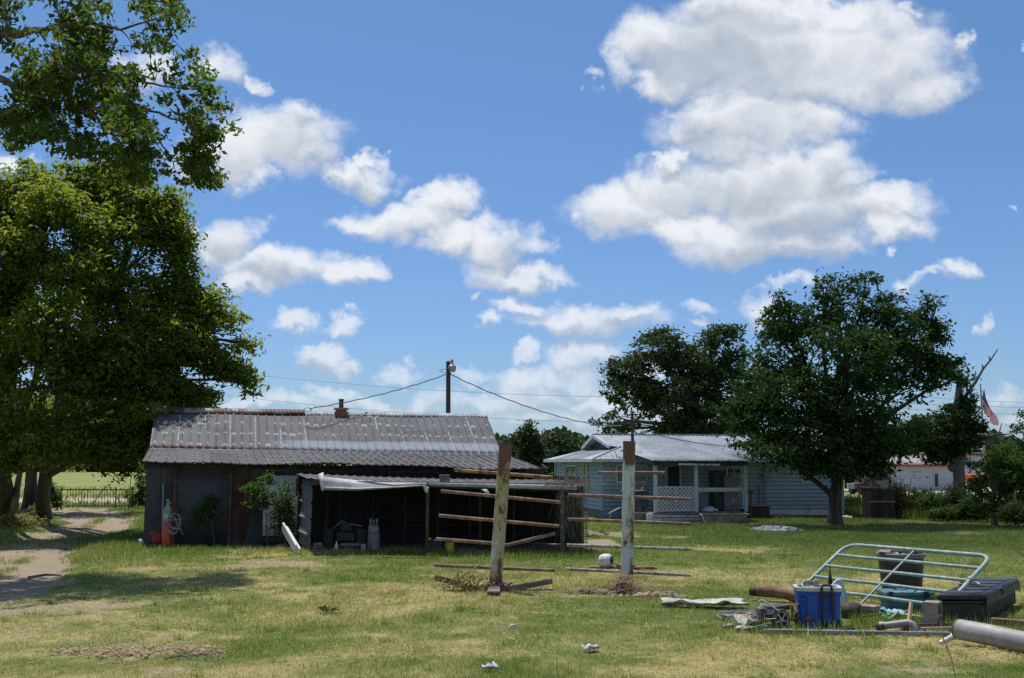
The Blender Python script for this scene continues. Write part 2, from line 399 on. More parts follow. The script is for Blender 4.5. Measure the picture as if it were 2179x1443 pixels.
def make_tree(name, label, cat, trunk, r0, blobs, nclump, per, cr, lsize, lm, bark, seed=1, group=None, shell=.5, t0=.45, upb=.9, bare=0, zmin=None, twigs=1.0, asp=.45, limb_r=1.0, mains=None, gap=0.0, tilt=.75, gk=.25, gt_=.30):
    rs = np.random.RandomState(seed); rr = random.Random(seed)
    trunk = [Vector(p) for p in trunk]
    t = thing(name, label, cat, (trunk[0].x, trunk[0].y, trunk[0].z), 0, group)
    C, P, out, which = crown_points(blobs, nclump, per, cr, rs, shell, gap, gk, gt_); nclump = len(C)
    if zmin is not None:
        k_ = P[:, 2] > zmin; P = P[k_]; out = out[k_]
    nr = rs.normal(size=P.shape) * tilt + out * .5 + np.array([0, 0, upb])
    V, F = leaves(P, nr, lsize * (.45 + 1.05 * rs.rand(len(P)) ** 1.3), rs, asp)
    mb = MB()
    n = len(trunk)
    dense = []
    for i in range(n - 1):
        for q in range(5):
            dense.append(trunk[i].lerp(trunk[i + 1], q / 5))
    dense.append(trunk[-1])
    rad = [r0 * (1.45 - .45 * min(1, i / 2.5)) * (1 - .62 * i / len(dense)) for i in range(len(dense))]
    mb.tube(dense, rad, 10, jit=.07)
    tr = mb.build('trunk', bark, t, smooth=60)
    lb = MB()
    net = []
    for (mp_, ra, rb_) in (mains or []):
        mp_ = [Vector(p) for p in mp_]; dp = []
        for i in range(len(mp_) - 1):
            for q in range(4): dp.append(mp_[i].lerp(mp_[i + 1], q / 4))
        dp.append(mp_[-1]); dr_ = [ra + (rb_ - ra) * i / (len(dp) - 1) for i in range(len(dp))]
        dp = [p + Vector((rr.uniform(-1, 1), rr.uniform(-1, 1), rr.uniform(-1, 1))) * .04 * min(1, i) for i, p in enumerate(dp)]
        lb.tube(dp, dr_, 7, jit=.06); net += list(zip(dp, dr_))
    for bi, b in enumerate(blobs):
        c = Vector(b[:3])
        if net:
            s0, rq = min(net, key=lambda e: (e[0] - c).length + (1.5 if e[0].x > c.x + .1 and c.x < 0 else 0)); rs0 = max(.012, rq * .5)
            mid = s0.lerp(c, .5) + Vector((rr.uniform(-.2, .2), rr.uniform(-.2, .2), rr.uniform(-.1, .25)))
            path = bez(s0, mid, c, 7); lb.tube(path, [rs0 * (1 - .7 * i / 7) for i in range(8)], 5)
            idx = [j for j in range(nclump) if which[j] == bi]; rr.shuffle(idx)
            for j in idx[:int(max(2, min(12, len(idx) * .35)) * twigs)]:
                e = Vector(C[j]); s1 = path[rr.choice([3, 4, 5, 6, 7])]
                lb.tube(bez(s1, s1.lerp(e, .5) + Vector((rr.uniform(-.1, .1), rr.uniform(-.1, .1), rr.uniform(-.05, .15))), e, 4), [.010, .009, .007, .005, .004], 4, cap=False)
            continue
        k = int(len(dense) * (t0 + (1 - t0) * rr.random())); k = min(k, len(dense) - 1)
        while k > 1 and dense[k].z > c.z - .1 and k > len(dense) * .3: k -= 1
        s0 = dense[k]; rs0 = rad[k] * .55 * limb_r
        mid = s0.lerp(c, .5) + Vector((rr.uniform(-.5, .5), rr.uniform(-.5, .5), (c - s0).length * .12))
        path = bez(s0, mid, c, 7)
        path = [p + Vector((rr.uniform(-1, 1), rr.uniform(-1, 1), rr.uniform(-1, 1))) * .06 * min(1, i) for i, p in enumerate(path)]
        lb.tube(path, [rs0 * (1 - .78 * i / 7) + .008 for i in range(8)], 6)
        idx = [j for j in range(nclump) if which[j] == bi]
        rr.shuffle(idx)
        for j in idx[:int(max(2, min(14, len(idx) * .25)) * twigs)]:
            e = Vector(C[j]); s1 = path[rr.choice([4, 5, 6, 7])]
            m2 = s1.lerp(e, .5) + Vector((rr.uniform(-.2, .2), rr.uniform(-.2, .2), .12 * (e - s1).length))
            lb.tube(bez(s1, m2, e, 4), [rs0 * .28 + .004, rs0 * .22 + .004, rs0 * .16 + .004, rs0 * .1 + .003, .004], 4, cap=False)
    if blobs: lb.build('branches', bark, t, smooth=60)
    if len(P): npmesh('crown', V, F, lm, t)
    return t
def B(px, py, Y, rx, rz, ry=None):
    c = PY(px, py, Y); k = Y / FPX
    return (c.x, c.y, c.z, rx * k, (ry if ry is not None else rx * k), rz * k)
# ------------------------------------------------------------------ ground
TRACK = [(-22, 56), (-17.2, 47), (-15.3, 40), (-13.9, 34), (-12.9, 30), (-11.4, 26), (-10.4, 22), (-9.8, 18.5), (-10.2, 14), (-11.5, 9)]
def track_dist(x, y):
    best = np.full(np.shape(x), 1e9); side = np.zeros(np.shape(x))
    for (a, b) in zip(TRACK[:-1], TRACK[1:]):
        ax, ay = a; dx, dy = b[0] - ax, b[1] - ay; L2 = dx * dx + dy * dy
        t = np.clip(((x - ax) * dx + (y - ay) * dy) / L2, 0, 1)
        px, py = ax + dx * t - x, ay + dy * t - y
        d = np.hypot(px, py); k = d < best
        best = np.where(k, d, best)
    return best
# patches seen in the photo: centre pixel, half size in pixels, soil amount, dryness, heap height
PATCH = []
for (px, py, rx, ry, so, dr, hh) in [
    (300, 1391, 175, 13, .55, 1.0, .06), (60, 1398, 110, 14, .5, 1.0, .04), (390, 1388, 90, 10, .5, 1., .05), (120, 1290, 200, 22, .75, .7, 0), (40, 1340, 90, 40, .55, .7, 0), (330, 1330, 160, 30, .2, .6, 0), (370, 1355, 50, 12, .6, .9, .02),
    (360, 1428, 40, 8, .8, .8, .0), (560, 1204, 110, 10, .7, 1., .06), (660, 1208, 50, 8, .8, 1., .05), (480, 1210, 60, 6, .6, 1., .04), (630, 1178, 200, 14, .15, .9, 0), (300, 1212, 60, 6, .6, 1., .04),
    (1560, 1252, 80, 9, .25, 1.1, 0), (1690, 1258, 160, 14, .2, 1., 0), (1900, 1250, 160, 22, .1, 1., 0),
    (1800, 1395, 420, 30, .12, 1.1, 0), (2050, 1375, 170, 40, .2, 1.2, 0), (1980, 1432, 240, 14, .85, .9, 0), (1650, 1385, 180, 22, .05, .9, 0), (1500, 1432, 160, 18, .1, .9, 0), (1760, 1440, 200, 10, .5, .9, 0), (2130, 1400, 90, 12, .5, .8, .02),
    (1000, 1392, 160, 16, .05, .9, 0), (1310, 1136, 60, 7, .9, .9, .0), (1260, 1134, 45, 5, .8, .6, 0), (1430, 1142, 70, 5, .2, 1., 0), (1560, 1168, 120, 8, .1, 1.0, 0),
    (650, 1275, 70, 10, .15, 1., 0), (750, 1390, 110, 20, .02, .6, 0), (1160, 1300, 120, 16, 0, .6, 0), (1960, 1112, 90, 4, .1, 1., 0), (2060, 1135, 60, 3, .3, .9, 0), (1000, 1180, 60, 5, .2, .8, 0)]:
    c = PG(px, py); e = PG(px, py + ry); k = c.y / FPX
    PATCH.append((c.x, c.y, rx * k, max(.25, abs(c.y - e.y)), so, dr, hh))
def patch_val(x, y, i):
    s = 0 * x
    wv = (fbm(x * 1.3 + 77, y * 1.3 + 5, 4) - .5) * 2.6
    for P in PATCH:
        r2 = ((x - P[0]) / P[2]) ** 2 + ((y - P[1]) / P[3]) ** 2 + wv
        s = np.maximum(s, np.clip(1.25 - r2, 0, 1) * P[i])
    return s
def soil_f(x, y):
    n = fbm(x * .9 + 5, y * .9, 5)
    d = track_dist(x, y)
    hw = 1.65 + (n - .5) * 1.8 + (fbm(x * 3, y * 3 + 4, 3) - .5) * 1.0
    ctr = np.clip((.40 - np.abs(d)) / .35, 0, 1) * .8 * np.clip((n - .25) * 3, 0, 1) * (y > 22)
    tr = np.clip((hw - d) / .45, 0, 1) * (1 - .9 * ctr)
    tr = tr * np.where(y < 19, np.clip((y - 15.5) / 3.5, 0, 1) * .9, 1)
    s = np.maximum(tr, patch_val(x, y, 4) * (.55 + .9 * fbm(x * 2.5, y * 2.5 + 9, 3)))
    # trodden floor of the lean-to
    s = np.maximum(s, ((x > -6.2) & (x < 3) & (y > 29.2) & (y < 34)) * 1.0)
    return np.clip(s, 0, 1)
def dry_f(x, y):
    n = fbm(x * .35 + 40, y * .35 + 3, 4); n2 = fbm(x * 1.6, y * 1.6 + 30, 3)
    base = np.clip((n - .46) * .95 + .38, 0, 1) * .85
    near = np.clip((34 - y) / 12, .25, 1)
    gr = np.clip(1 - ((x - .5) / 5) ** 2 - ((y - 27) / 1.6) ** 2, 0, 1)   # lusher strip before the lean-to
    v = base * near + .7 * (n2 - .5) * near + .12 * near + .1 * (x < 0) * near
    v = np.maximum(v * (1 - .5 * gr), patch_val(x, y, 5) * (.45 + .8 * n2))
    return np.clip(v, 0, 1)
def hgt(x, y):
    x = np.asarray(x, float); y = np.asarray(y, float)
    h = (fbm(x * .25, y * .25, 3) - .5) * .10 + (fbm(x * 1.4 + 3, y * 1.4, 3) - .5) * .05
    h = h + patch_val(x, y, 6) * (.5 + fbm(x * 4, y * 4, 3))
    d = track_dist(x, y)
    rut = np.exp(-((d - 1.0) / .35) ** 2) * .07 * (y > 17)
    h = h - rut - np.clip((1.9 - d) / .5, 0, 1) * .03
    fade = np.clip((90 - y) / 30, 0, 1)
    far = np.clip((y - 120) / 400, 0, 1) * 1.0
    return h * fade + far * 1.6
def H(x, y): return float(hgt(np.array([x]), np.array([y]))[0])
def ground_mat():
    m = bpy.data.materials.new('lawn_soil'); m.use_nodes = True; t = m.node_tree; t.nodes.clear(); k = NT(t)
    pos = k.n('ShaderNodeNewGeometry').outputs['Position']
    so = k.n('ShaderNodeAttribute', attribute_name='soil').outputs['Fac']
    dr = k.n('ShaderNodeAttribute', attribute_name='dry').outputs['Fac']
    st = k.vm('MULTIPLY', pos, (1, .35, 1)).outputs[0]
    n1 = k.noise(st, 9, 8, .7); n2 = k.noise(pos, 2.2, 6, .65); n3 = k.noise(pos, 40, 4, .7)
    gcol = k.mix(n1, (.085, .125, .028, 1), (.16, .20, .055, 1))
    gcol = k.mix(k.mr(n2, .35, .7), gcol, (.085, .10, .03, 1))
    dcol = k.mix(n1, (.27, .21, .10, 1), (.45, .37, .19, 1))
    scol = k.mix(n2, (.21, .165, .115, 1), (.37, .30, .215, 1))
    scol = k.mix(k.mr(n3, .5, .75), scol, (.17, .13, .09, 1))
    a = k.mr(k.math('ADD', dr, k.math('MULTIPLY_ADD', n1, .7, -.35)), .3, .8)
    col = k.mix(a, gcol, dcol)
    b = k.mr(k.math('ADD', so, k.math('MULTIPLY_ADD', n3, .6, -.3)), .3, .7)
    col = k.mix(b, col, scol)
    # far pasture
    sp = k.n('ShaderNodeSeparateXYZ', inp={0: pos})
    fcol = k.mix(k.noise(k.vm('MULTIPLY', pos, (.06, .012, 1)).outputs[0], 3, 6, .6), (.15, .18, .05, 1), (.27, .27, .10, 1))
    col = k.mix(k.mr(sp.outputs[1], 60, 72), col, fcol)
    bs = k.n('ShaderNodeBsdfPrincipled', inp={'Base Color': col, 'Roughness': .95, 'Specular IOR Level': .15})
    bn = k.n('ShaderNodeBump', inp={'Strength': .7, 'Distance': .05, 'Height': k.math('ADD', k.noise(pos, 7, 8, .75), k.math('MULTIPLY', n3, .4))})
    t.links.new(bn.outputs[0], bs.inputs['Normal'])
    k.n('ShaderNodeOutputMaterial', inp={0: bs.outputs[0]})
    return m
GM = ground_mat()
def plain_ground(name, base, c2, sc):
    return M(name, base, .95, c2=c2, sc=sc, lo=.4, hi=.6, bump=.5, bsc=8, spec=.1)
ys = list(np.concatenate([np.arange(-12, 9, 1.5), np.arange(9, 34, .16), np.arange(34, 60, .4), np.geomspace(60, 3500, 60)]))
xs = np.concatenate([-np.geomspace(26, 4500, 30)[::-1], np.arange(-25.6, 25.6, .2), np.geomspace(26, 4500, 30)])
GX, GY = np.meshgrid(xs, np.array(ys))
GZ = hgt(GX, GY)
nx_, ny_ = len(xs), len(ys)
V = np.stack([GX, GY, GZ], -1).reshape(-1, 3)
idx = np.arange(nx_ * ny_).reshape(ny_, nx_)
F = np.stack([idx[:-1, :-1], idx[:-1, 1:], idx[1:, 1:], idx[1:, :-1]], -1).reshape(-1, 4)
cx_ = V[F].mean(1)
dT = track_dist(cx_[:, 0], cx_[:, 1])
is_track = (dT < 2.0) & (cx_[:, 1] > 16.5) & (cx_[:, 1] < 52)
is_far = cx_[:, 1] > 64
is_road = (cx_[:, 1] > 64) & (cx_[:, 1] < 72) & (cx_[:, 0] < 8)
def sub(mask, name, mat):
    f = F[mask]; u, inv = np.unique(f, return_inverse=True); v = V[u]
    o = npmesh(name, v, inv.reshape(f.shape), mat, attrs={'soil': soil_f(v[:, 0], v[:, 1]), 'dry': dry_f(v[:, 0], v[:, 1])}, smooth=True)
    return tag(o, kind='structure')
sub(~is_track & ~is_far, 'ground', GM)
sub(is_track, 'dirt_track', GM)
sub(is_far & ~is_road, 'pasture', GM)
sub(is_road, 'gravel_road', plain_ground('gravel', (.42, .33, .27), (.34, .28, .22), 2))
# ------------------------------------------------------------------ grass
def blade_mat():
    m = bpy.data.materials.new('grass_blades'); m.use_nodes = True; t = m.node_tree; t.nodes.clear(); k = NT(t)
    geo = k.n('ShaderNodeNewGeometry'); r = geo.outputs['Random Per Island']
    dr = k.n('ShaderNodeAttribute', attribute_name='dry').outputs['Fac']
    gcol = k.mix(r, (.098, .16, .030, 1), (.25, .31, .075, 1))
    dcol = k.mix(r, (.32, .26, .12, 1), (.60, .52, .28, 1))
    r2 = k.math('FRACT', k.math('MULTIPLY', r, 37.7))
    a = k.math('GREATER_THAN', dr, r2)
    col = k.mix(a, gcol, dcol)
    d = k.n('ShaderNodeBsdfPrincipled', inp={'Base Color': col, 'Roughness': .6, 'Specular IOR Level': .25})
    tt = k.n('ShaderNodeBsdfTranslucent', inp={0: k.vm('MULTIPLY', col, (1.3, 1.5, .9)).outputs[0]})
    k.n('ShaderNodeOutputMaterial', inp={0: k.n('ShaderNodeMixShader', inp={0: .42, 1: d.outputs[0], 2: tt.outputs[0]}).outputs[0]})
    return m
GBM = blade_mat()
def grass(name, x, y, hl, wd, label, lean=.5, dryadd=0.0, seed=1, kind='stuff', parent=None, per=3):
    rs = np.random.RandomState(seed)
    n = len(x)
    X = np.repeat(x, per) + rs.normal(size=n * per) * .03; Y = np.repeat(y, per) + rs.normal(size=n * per) * .03
    h = np.repeat(hl, per) * rs.uniform(.5, 1.3, n * per); wv = np.repeat(wd, per)
    z = hgt(X, Y) - .01
    a = rs.rand(n * per) * math.tau; th = rs.rand(n * per) * math.tau
    l = np.abs(rs.normal(size=n * per)) * lean * h
    Vv = np.empty((n * per, 3, 3))
    Vv[:, 0] = np.stack([X - np.cos(a) * wv, Y - np.sin(a) * wv, z], -1)
    Vv[:, 1] = np.stack([X + np.cos(a) * wv, Y + np.sin(a) * wv, z], -1)
    Vv[:, 2] = np.stack([X + np.cos(th) * l, Y + np.sin(th) * l, z + h], -1)
    d = np.clip(dry_f(X, Y) * .85 + .08 + dryadd, 0, 1)
    o = npmesh(name, Vv.reshape(-1, 3), np.arange(n * per * 3).reshape(-1, 3), GBM, parent, attrs={'dry': np.repeat(d, 3)})
    tag(o, label, 'grass', kind=kind)
    return o
rs = np.random.RandomState(11)
N = 560000
Y = 10.6 * np.exp(rs.rand(N) * math.log(60 / 10.6)); X = (rs.rand(N) * 2 - 1) * (Y * .53 + 4.5 * np.clip((45 - Y) / 34, 0, 1) + 2)
so = soil_f(X, Y); dr = dry_f(X, Y)
keep = (rs.rand(N) > so * 1.05) & (rs.rand(N) > (vnoise(X * 3, Y * 3) < .3) * .5)
X, Y, so, dr = X[keep], Y[keep], so[keep], dr[keep]
inside = (X > -6) & (X < 2.4) & (Y > 29) & (Y < 36)
lush = np.clip((fbm(X * .8 + 70, Y * .8, 3) - .45) * 4, 0, 1)
hl = (.035 + .035 * lush + .02 * rs.rand(len(X))) * (1 - .3 * dr) * np.where(Y > 35, 1.2, 1)
wd = .0032 * (Y / 12) ** .9
X, Y, hl, wd = X[~inside], Y[~inside], hl[~inside], wd[~inside]
grass('lawn_grass', X, Y, hl, wd, 'short mown green and straw coloured grass covering the whole yard', seed=12)
# litter of dead straw lying on the dry patches
N = 60000
Y = 10.6 * np.exp(rs.rand(N) * math.log(32 / 10.6)); X = (rs.rand(N) * 2 - 1) * Y * .52
v = np.maximum(patch_val(X, Y, 5), patch_val(X, Y, 4))
k_ = rs.rand(N) < v * 1.2 + .03; X, Y = X[k_], Y[k_]
n = len(X); z = hgt(X, Y); a = rs.rand(n) * math.tau; L = rs.uniform(.04, .16, n); w_ = .004 * (Y / 12)
e = rs.uniform(.0, .05, n)
Vv = np.empty((n, 3, 3))
Vv[:, 0] = np.stack([X - np.sin(a) * w_, Y + np.cos(a) * w_, z + .012], -1); Vv[:, 1] = np.stack([X + np.sin(a) * w_, Y - np.cos(a) * w_, z + .018], -1)
Vv[:, 2] = np.stack([X + np.cos(a) * L, Y + np.sin(a) * L, z + .012 + e], -1)
o = npmesh('dead_straw', Vv.reshape(-1, 3), np.arange(n * 3).reshape(-1, 3), GBM, attrs={'dry': np.full(n * 3, .97)})
tag(o, 'loose dead straw and clippings scattered over the bare patches', 'straw', kind='stuff')
# taller growth: along the barn, beside the track, rough ground by the fences, field beyond
def rough(name, label, spots, h0, h1, wd, dry, seed, dens=1.0, per=4):
    r_ = np.random.RandomState(seed); XX, YY = [], []
    for (x0, y0, x1, y1, w, n) in spots:
        t = r_.rand(int(n * dens)); o1 = r_.normal(size=len(t)) * w
        dx, dy = x1 - x0, y1 - y0; L = math.hypot(dx, dy)
        XX.append(x0 + dx * t - dy / L * o1); YY.append(y0 + dy * t + dx / L * o1)
    XX = np.concatenate(XX); YY = np.concatenate(YY)
    k = rs.rand(len(XX)) < .25 + 1.2 * (fbm(XX * 1.1 + seed, YY * 1.1, 2) > .48)
    XX, YY = XX[k], YY[k]
    return grass(name, XX, YY, r_.uniform(h0, h1, len(XX)), np.full(len(XX), wd), label, .35, dry, seed, per=per)
rough('tall_grass', 'taller unmown grass growing along the foot of the barn and the lean to', [(-10.4, 29.9, -6, 29.3, .25, 1500), (-6, 29.0, 2.4, 28.6, .28, 4200), (1.5, 28.2, 3.2, 29.5, .5, 1400), (-11.2, 31, -13.2, 38, .7, 3000), (-2, 28.2, 2.5, 27.6, .5, 2500), (-9, 28.5, -3, 28.6, .5, 600)], .06, .17, .007, -.1, 21)
rough('verge_grass', 'rough green and straw verge grass beside the dirt track under the trees', [(-9.9, 26.8, -12.0, 33, .35, 2200), (-19.5, 42, -14.8, 31, .8, 3000), (-12.6, 25, -14, 27, .6, 1000), (-17, 52, -9, 52, 2.5, 3500), (-8.3, 24.5, -10.6, 30, .4, 900)], .06, .17, .008, .15, 22)
rough('field_grass', 'tall sunlit pasture grass beyond the iron fence on the left', [(-45, 76, 10, 78, 3, 3500), (-60, 95, 10, 98, 7, 3500), (-40, 61, -16, 61, 1.6, 1500)], .10, .28, .03, .3, 23)
rough('fence_row_grass', 'rough grass and weeds along the wire fence on the right', [(14.5, 50.5, 24.5, 41, .9, 7000), (16, 52, 26, 44, 1.2, 4000), (22, 42, 23.5, 34, .7, 1500)], .2, .6, .014, -.15, 24)
rough('junk_weeds', 'long bladed green weeds round the black toolbox and the junk', [(6.0, 15.6, 7.6, 15.4, .22, 260), (7.2, 15.9, 8.9, 18.2, .16, 300), (4.9, 16.2, 6.0, 16.0, .2, 300), (4.3, 15.6, 5.1, 15.7, .1, 60), (2.8, 15.3, 4.8, 14.9, .12, 160)], .07, .24, .007, -.35, 25, per=3)

r3 = np.random.RandomState(77); XX, YY, HH = [], [], []
for k_ in range(520):
    y = 11 * math.exp(r3.rand() * math.log(34 / 11)); x = (r3.rand() * 2 - 1) * y * .5
    if float(soil_f(np.array([x]), np.array([y]))[0]) > .6 or (-5.2 < x < 2.4 and y > 28.6): continue
    m_ = r3.randint(4, 22); XX.append(x + r3.normal(size=m_) * .07); YY.append(y + r3.normal(size=m_) * .06); HH.append(r3.uniform(.06, .13 if y > 15 else .10, m_))
XX, YY, HH = map(np.concatenate, (XX, YY, HH))
grass('grass_tufts', XX, YY, HH, .0045 * (YY / 12) ** .8, 'scattered taller green tufts standing out of the mown lawn', .45, -.3, 78, per=3)
n = 2600; YY = 11 * np.exp(r3.rand(n) * math.log(30 / 11)); XX = (r3.rand(n) * 2 - 1) * YY * .5
grass('dead_stalks', XX, YY, r3.uniform(.08, .2, n), .0028 * (YY / 12) ** .8, 'single dry stalks sticking up here and there from the lawn', .6, .9, 79, per=1)
# ------------------------------------------------------------------ shared materials
TH = R(11.5)
def roof_mat(name, base, patch, sheetd=.9, band=0.0, rows=.8, rust=0.0, streak=True):
    m = bpy.data.materials.new(name); m.use_nodes = True; t = m.node_tree; t.nodes.clear(); k = NT(t)
    uvn = k.n('ShaderNodeTexCoord').outputs['UV']; sp = k.n('ShaderNodeSeparateXYZ', inp={0: uvn})
    u, v = sp.outputs[0], sp.outputs[1]
    n1 = k.noise(uvn, 1.1, 8, .65); n2 = k.noise(k.vm('MULTIPLY', uvn, (3, .5, 1)).outputs[0], 4, 5, .6)
    f = lambda c: (*c, 1)
    col = k.mix(n2, f(tuple(q * .8 for q in base)), f(tuple(min(1, q * 1.15) for q in base)))
    col = k.mix(k.mr(n1, .45, .62), col, f(tuple(q * .72 for q in base)))
    # each sheet weathered a little differently
    cell = k.n('ShaderNodeTexWhiteNoise', noise_dimensions='2D', inp={0: k.n('ShaderNodeCombineXYZ', inp={0: k.math('FLOOR', k.math('DIVIDE', u, sheetd)), 1: k.math('FLOOR', k.math('DIVIDE', v, 1.55))}).outputs[0]}).outputs[0]
    col = k.mix(k.math('MULTIPLY', cell, .35), col, f((.15, .155, .165)))
    if rust: col = k.mix(k.math('MULTIPLY', k.mr(k.noise(uvn, 1.7, 8, .7), .62 - rust * .3, .72 - rust * .3), .8), col, f((.16, .065, .035)))
    if patch:
        wob = k.vm('MULTIPLY', k.vm('SUBTRACT', k.n('ShaderNodeTexNoise', inp={'Vector': uvn, 'Scale': 7.0, 'Detail': 4.0}).outputs[1], (.5, .5, .5)).outputs[0], (.13, .16, 0)).outputs[0]
        q = k.n('ShaderNodeSeparateXYZ', inp={0: k.vm('ADD', uvn, wob).outputs[0]})
        fu = k.math('ABSOLUTE', k.math('SUBTRACT', k.math('FRACT', k.math('DIVIDE', q.outputs[0], .25)), .5))
        fv = k.math('ABSOLUTE', k.math('SUBTRACT', k.math('FRACT', k.math('DIVIDE', q.outputs[1], rows)), .5))
        wn = k.n('ShaderNodeTexWhiteNoise', noise_dimensions='2D', inp={0: k.n('ShaderNodeCombineXYZ', inp={0: k.math('FLOOR', k.math('DIVIDE', q.outputs[0], .25)), 1: k.math('FLOOR', k.math('DIVIDE', q.outputs[1], rows))}).outputs[0]}).outputs[0]
        wn2 = k.n('ShaderNodeTexWhiteNoise', noise_dimensions='2D', inp={0: k.n('ShaderNodeCombineXYZ', inp={0: k.math('ADD', k.math('FLOOR', k.math('DIVIDE', q.outputs[0], .25)), 41.0), 1: k.math('FLOOR', k.math('DIVIDE', q.outputs[1], rows))}).outputs[0]}).outputs[0]
        fv = k.math('ABSOLUTE', k.math('ADD', k.math('SUBTRACT', k.math('FRACT', k.math('DIVIDE', q.outputs[1], rows)), .5), k.math('MULTIPLY_ADD', wn2, .16, -.08)))
        pm = k.math('MULTIPLY', k.math('LESS_THAN', fu, k.math('MULTIPLY_ADD', wn2, .20, .10)), k.math('LESS_THAN', fv, k.math('MULTIPLY_ADD', wn, .06 / rows, .03 / rows)))
        pm = k.math('MULTIPLY', pm, k.math('GREATER_THAN', wn, .22))
        col = k.mix(k.math('MULTIPLY', pm, .8), col, f(patch))
        if streak:
            sn = k.n('ShaderNodeTexWhiteNoise', noise_dimensions='2D', inp={0: k.n('ShaderNodeCombineXYZ', inp={0: k.math('FLOOR', k.math('DIVIDE', u, .75)), 1: k.math('FLOOR', k.math('DIVIDE', v, 1.6))}).outputs[0]}).outputs[0]
            sm = k.math('MULTIPLY', k.math('LESS_THAN', k.math('FRACT', k.math('DIVIDE', u, .75)), .05), k.math('GREATER_THAN', k.noise(k.vm('MULTIPLY', uvn, (1, 2.5, 1)).outputs[0], 3, 3, .6), .47))
            sm = k.math('MULTIPLY', sm, k.math('GREATER_THAN', sn, .35))
            col = k.mix(k.math('MULTIPLY', sm, .75), col, f(patch))
        blot = k.mr(k.noise(k.vm('ADD', uvn, (31, 5, 0)).outputs[0], 2.6, 6, .6), .66, .70)
        col = k.mix(k.math('MULTIPLY', blot, .6), col, f(patch))
    if band:
        bm = k.math('MULTIPLY', k.mr(k.math('SUBTRACT', v, k.math('MULTIPLY', n2, .35)), band, band - .12, smooth=False), k.mr(u, 3.2, 4.6))
        col = k.mix(k.math('MULTIPLY', bm, .8), col, f((.24, .27, .32)))
        rm = k.math('MULTIPLY', k.mr(k.math('SUBTRACT', v, k.math('MULTIPLY', n1, .25)), .12, .02), k.mr(u, 3.8, 2.6))
        col = k.mix(rm, col, f((.13, .055, .035)))
    # laps between sheets
    lap = k.math('LESS_THAN', k.math('FRACT', k.math('DIVIDE', v, 1.55)), .012)
    col = k.mix(k.math('MULTIPLY', lap, .6), col, f((.05, .05, .055)))
    b = k.n('ShaderNodeBsdfPrincipled', inp={'Base Color': col, 'Roughness': .75, 'Metallic': .0, 'Specular IOR Level': .2})
    bn = k.n('ShaderNodeBump', inp={'Strength': .35, 'Distance': .02, 'Height': k.noise(uvn, 5, 5, .6)}); t.links.new(bn.outputs[0], b.inputs['Normal'])
    k.n('ShaderNodeOutputMaterial', inp={0: b.outputs[0]})
    return m
m_roofU = roof_mat('weathered_roof_upper', (.105, .108, .115), (.36, .38, .40), band=.62, rust=.12)
m_roofL = roof_mat('weathered_roof_lower', (.075, .076, .08), (.20, .21, .23), rows=.45, rust=.2, streak=False)
m_roofC = roof_mat('weathered_roof_carport', (.13, .13, .135), None, rust=.15)
m_ridge = M('ridge_paint', (.34, .36, .38), .7, c2=(.22, .23, .25), sc=2, lo=.45, hi=.55)
m_ridger = M('ridge_rust', (.24, .23, .21), .7, c2=(.11, .042, .03), sc=1.4, lo=.48, hi=.54)
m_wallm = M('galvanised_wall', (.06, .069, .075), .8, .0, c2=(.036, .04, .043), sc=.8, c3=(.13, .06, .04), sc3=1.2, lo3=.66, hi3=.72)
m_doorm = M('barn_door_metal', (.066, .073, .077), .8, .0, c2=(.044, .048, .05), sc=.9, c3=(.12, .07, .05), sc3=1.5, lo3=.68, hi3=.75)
m_rustsheet = M('rust_sheet', (.055, .022, .017), .9, c2=(.08, .038, .026), sc=1.5)
m_rust = M('rust', (.17, .085, .06), .85, c2=(.25, .14, .10), sc=5, c3=(.08, .035, .025), sc3=9, bump=.4, bsc=60)
m_rustd = M('rust_dark', (.10, .045, .03), .9, c2=(.16, .07, .04), sc=4, bump=.4, bsc=50)
m_white = M('white_paint', (.55, .56, .56), .6, c2=(.60, .60, .58), sc=1.5, lo=.5, hi=.7, c3=(.35, .33, .30), sc3=6, lo3=.70, hi3=.76)
m_whiteold = M('peeling_white', (.62, .62, .60), .7, c2=(.35, .32, .28), sc=6, lo=.56, hi=.62, c3=(.2, .17, .14), sc3=14, lo3=.66, hi3=.7)
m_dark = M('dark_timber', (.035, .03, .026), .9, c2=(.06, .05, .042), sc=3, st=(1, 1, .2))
m_wood = M('grey_wood', (.22, .18, .14), .9, c2=(.33, .28, .22), sc=3, st=(3, 3, .4), bump=.4, bsc=30)
m_woodw = M('raw_wood', (.42, .27, .15), .85, c2=(.28, .18, .11), sc=5, st=(3, 3, .5))
m_pole = M('creosote_pole', (.075, .05, .04), .95, c2=(.12, .085, .065), sc=3, st=(4, 4, .3), bump=.5, bsc=20)
m_black = M('black_plastic', (.018, .019, .022), .45, c2=(.03, .03, .035), sc=3, bump=.1, bsc=80)
m_blackr = M('black_rubber', (.02, .02, .02), .85, c2=(.05, .045, .04), sc=8)
m_steel = M('grey_steel', (.30, .305, .31), .6, .2, c2=(.26, .25, .24), sc=3, c3=(.2, .13, .09), sc3=6, lo3=.68, hi3=.73)
m_alu = M('aluminium_pipe', (.33, .325, .31), .6, .25, c2=(.25, .24, .225), sc=2.5, c3=(.25, .2, .16), sc3=9, lo3=.66, hi3=.72, bump=.15, bsc=12)
m_conc = M('concrete', (.30, .27, .235), .95, c2=(.22, .19, .165), sc=5, c3=(.12, .10, .08), sc3=20, lo3=.62, hi3=.68, bump=.8, bsc=45)
m_glass = M('dark_glass', (.02, .025, .03), .08, spec=.8)
m_wire = M('wire', (.02, .02, .02), .7)
m_wireg = M('wire_grey', (.25, .26, .27), .6)
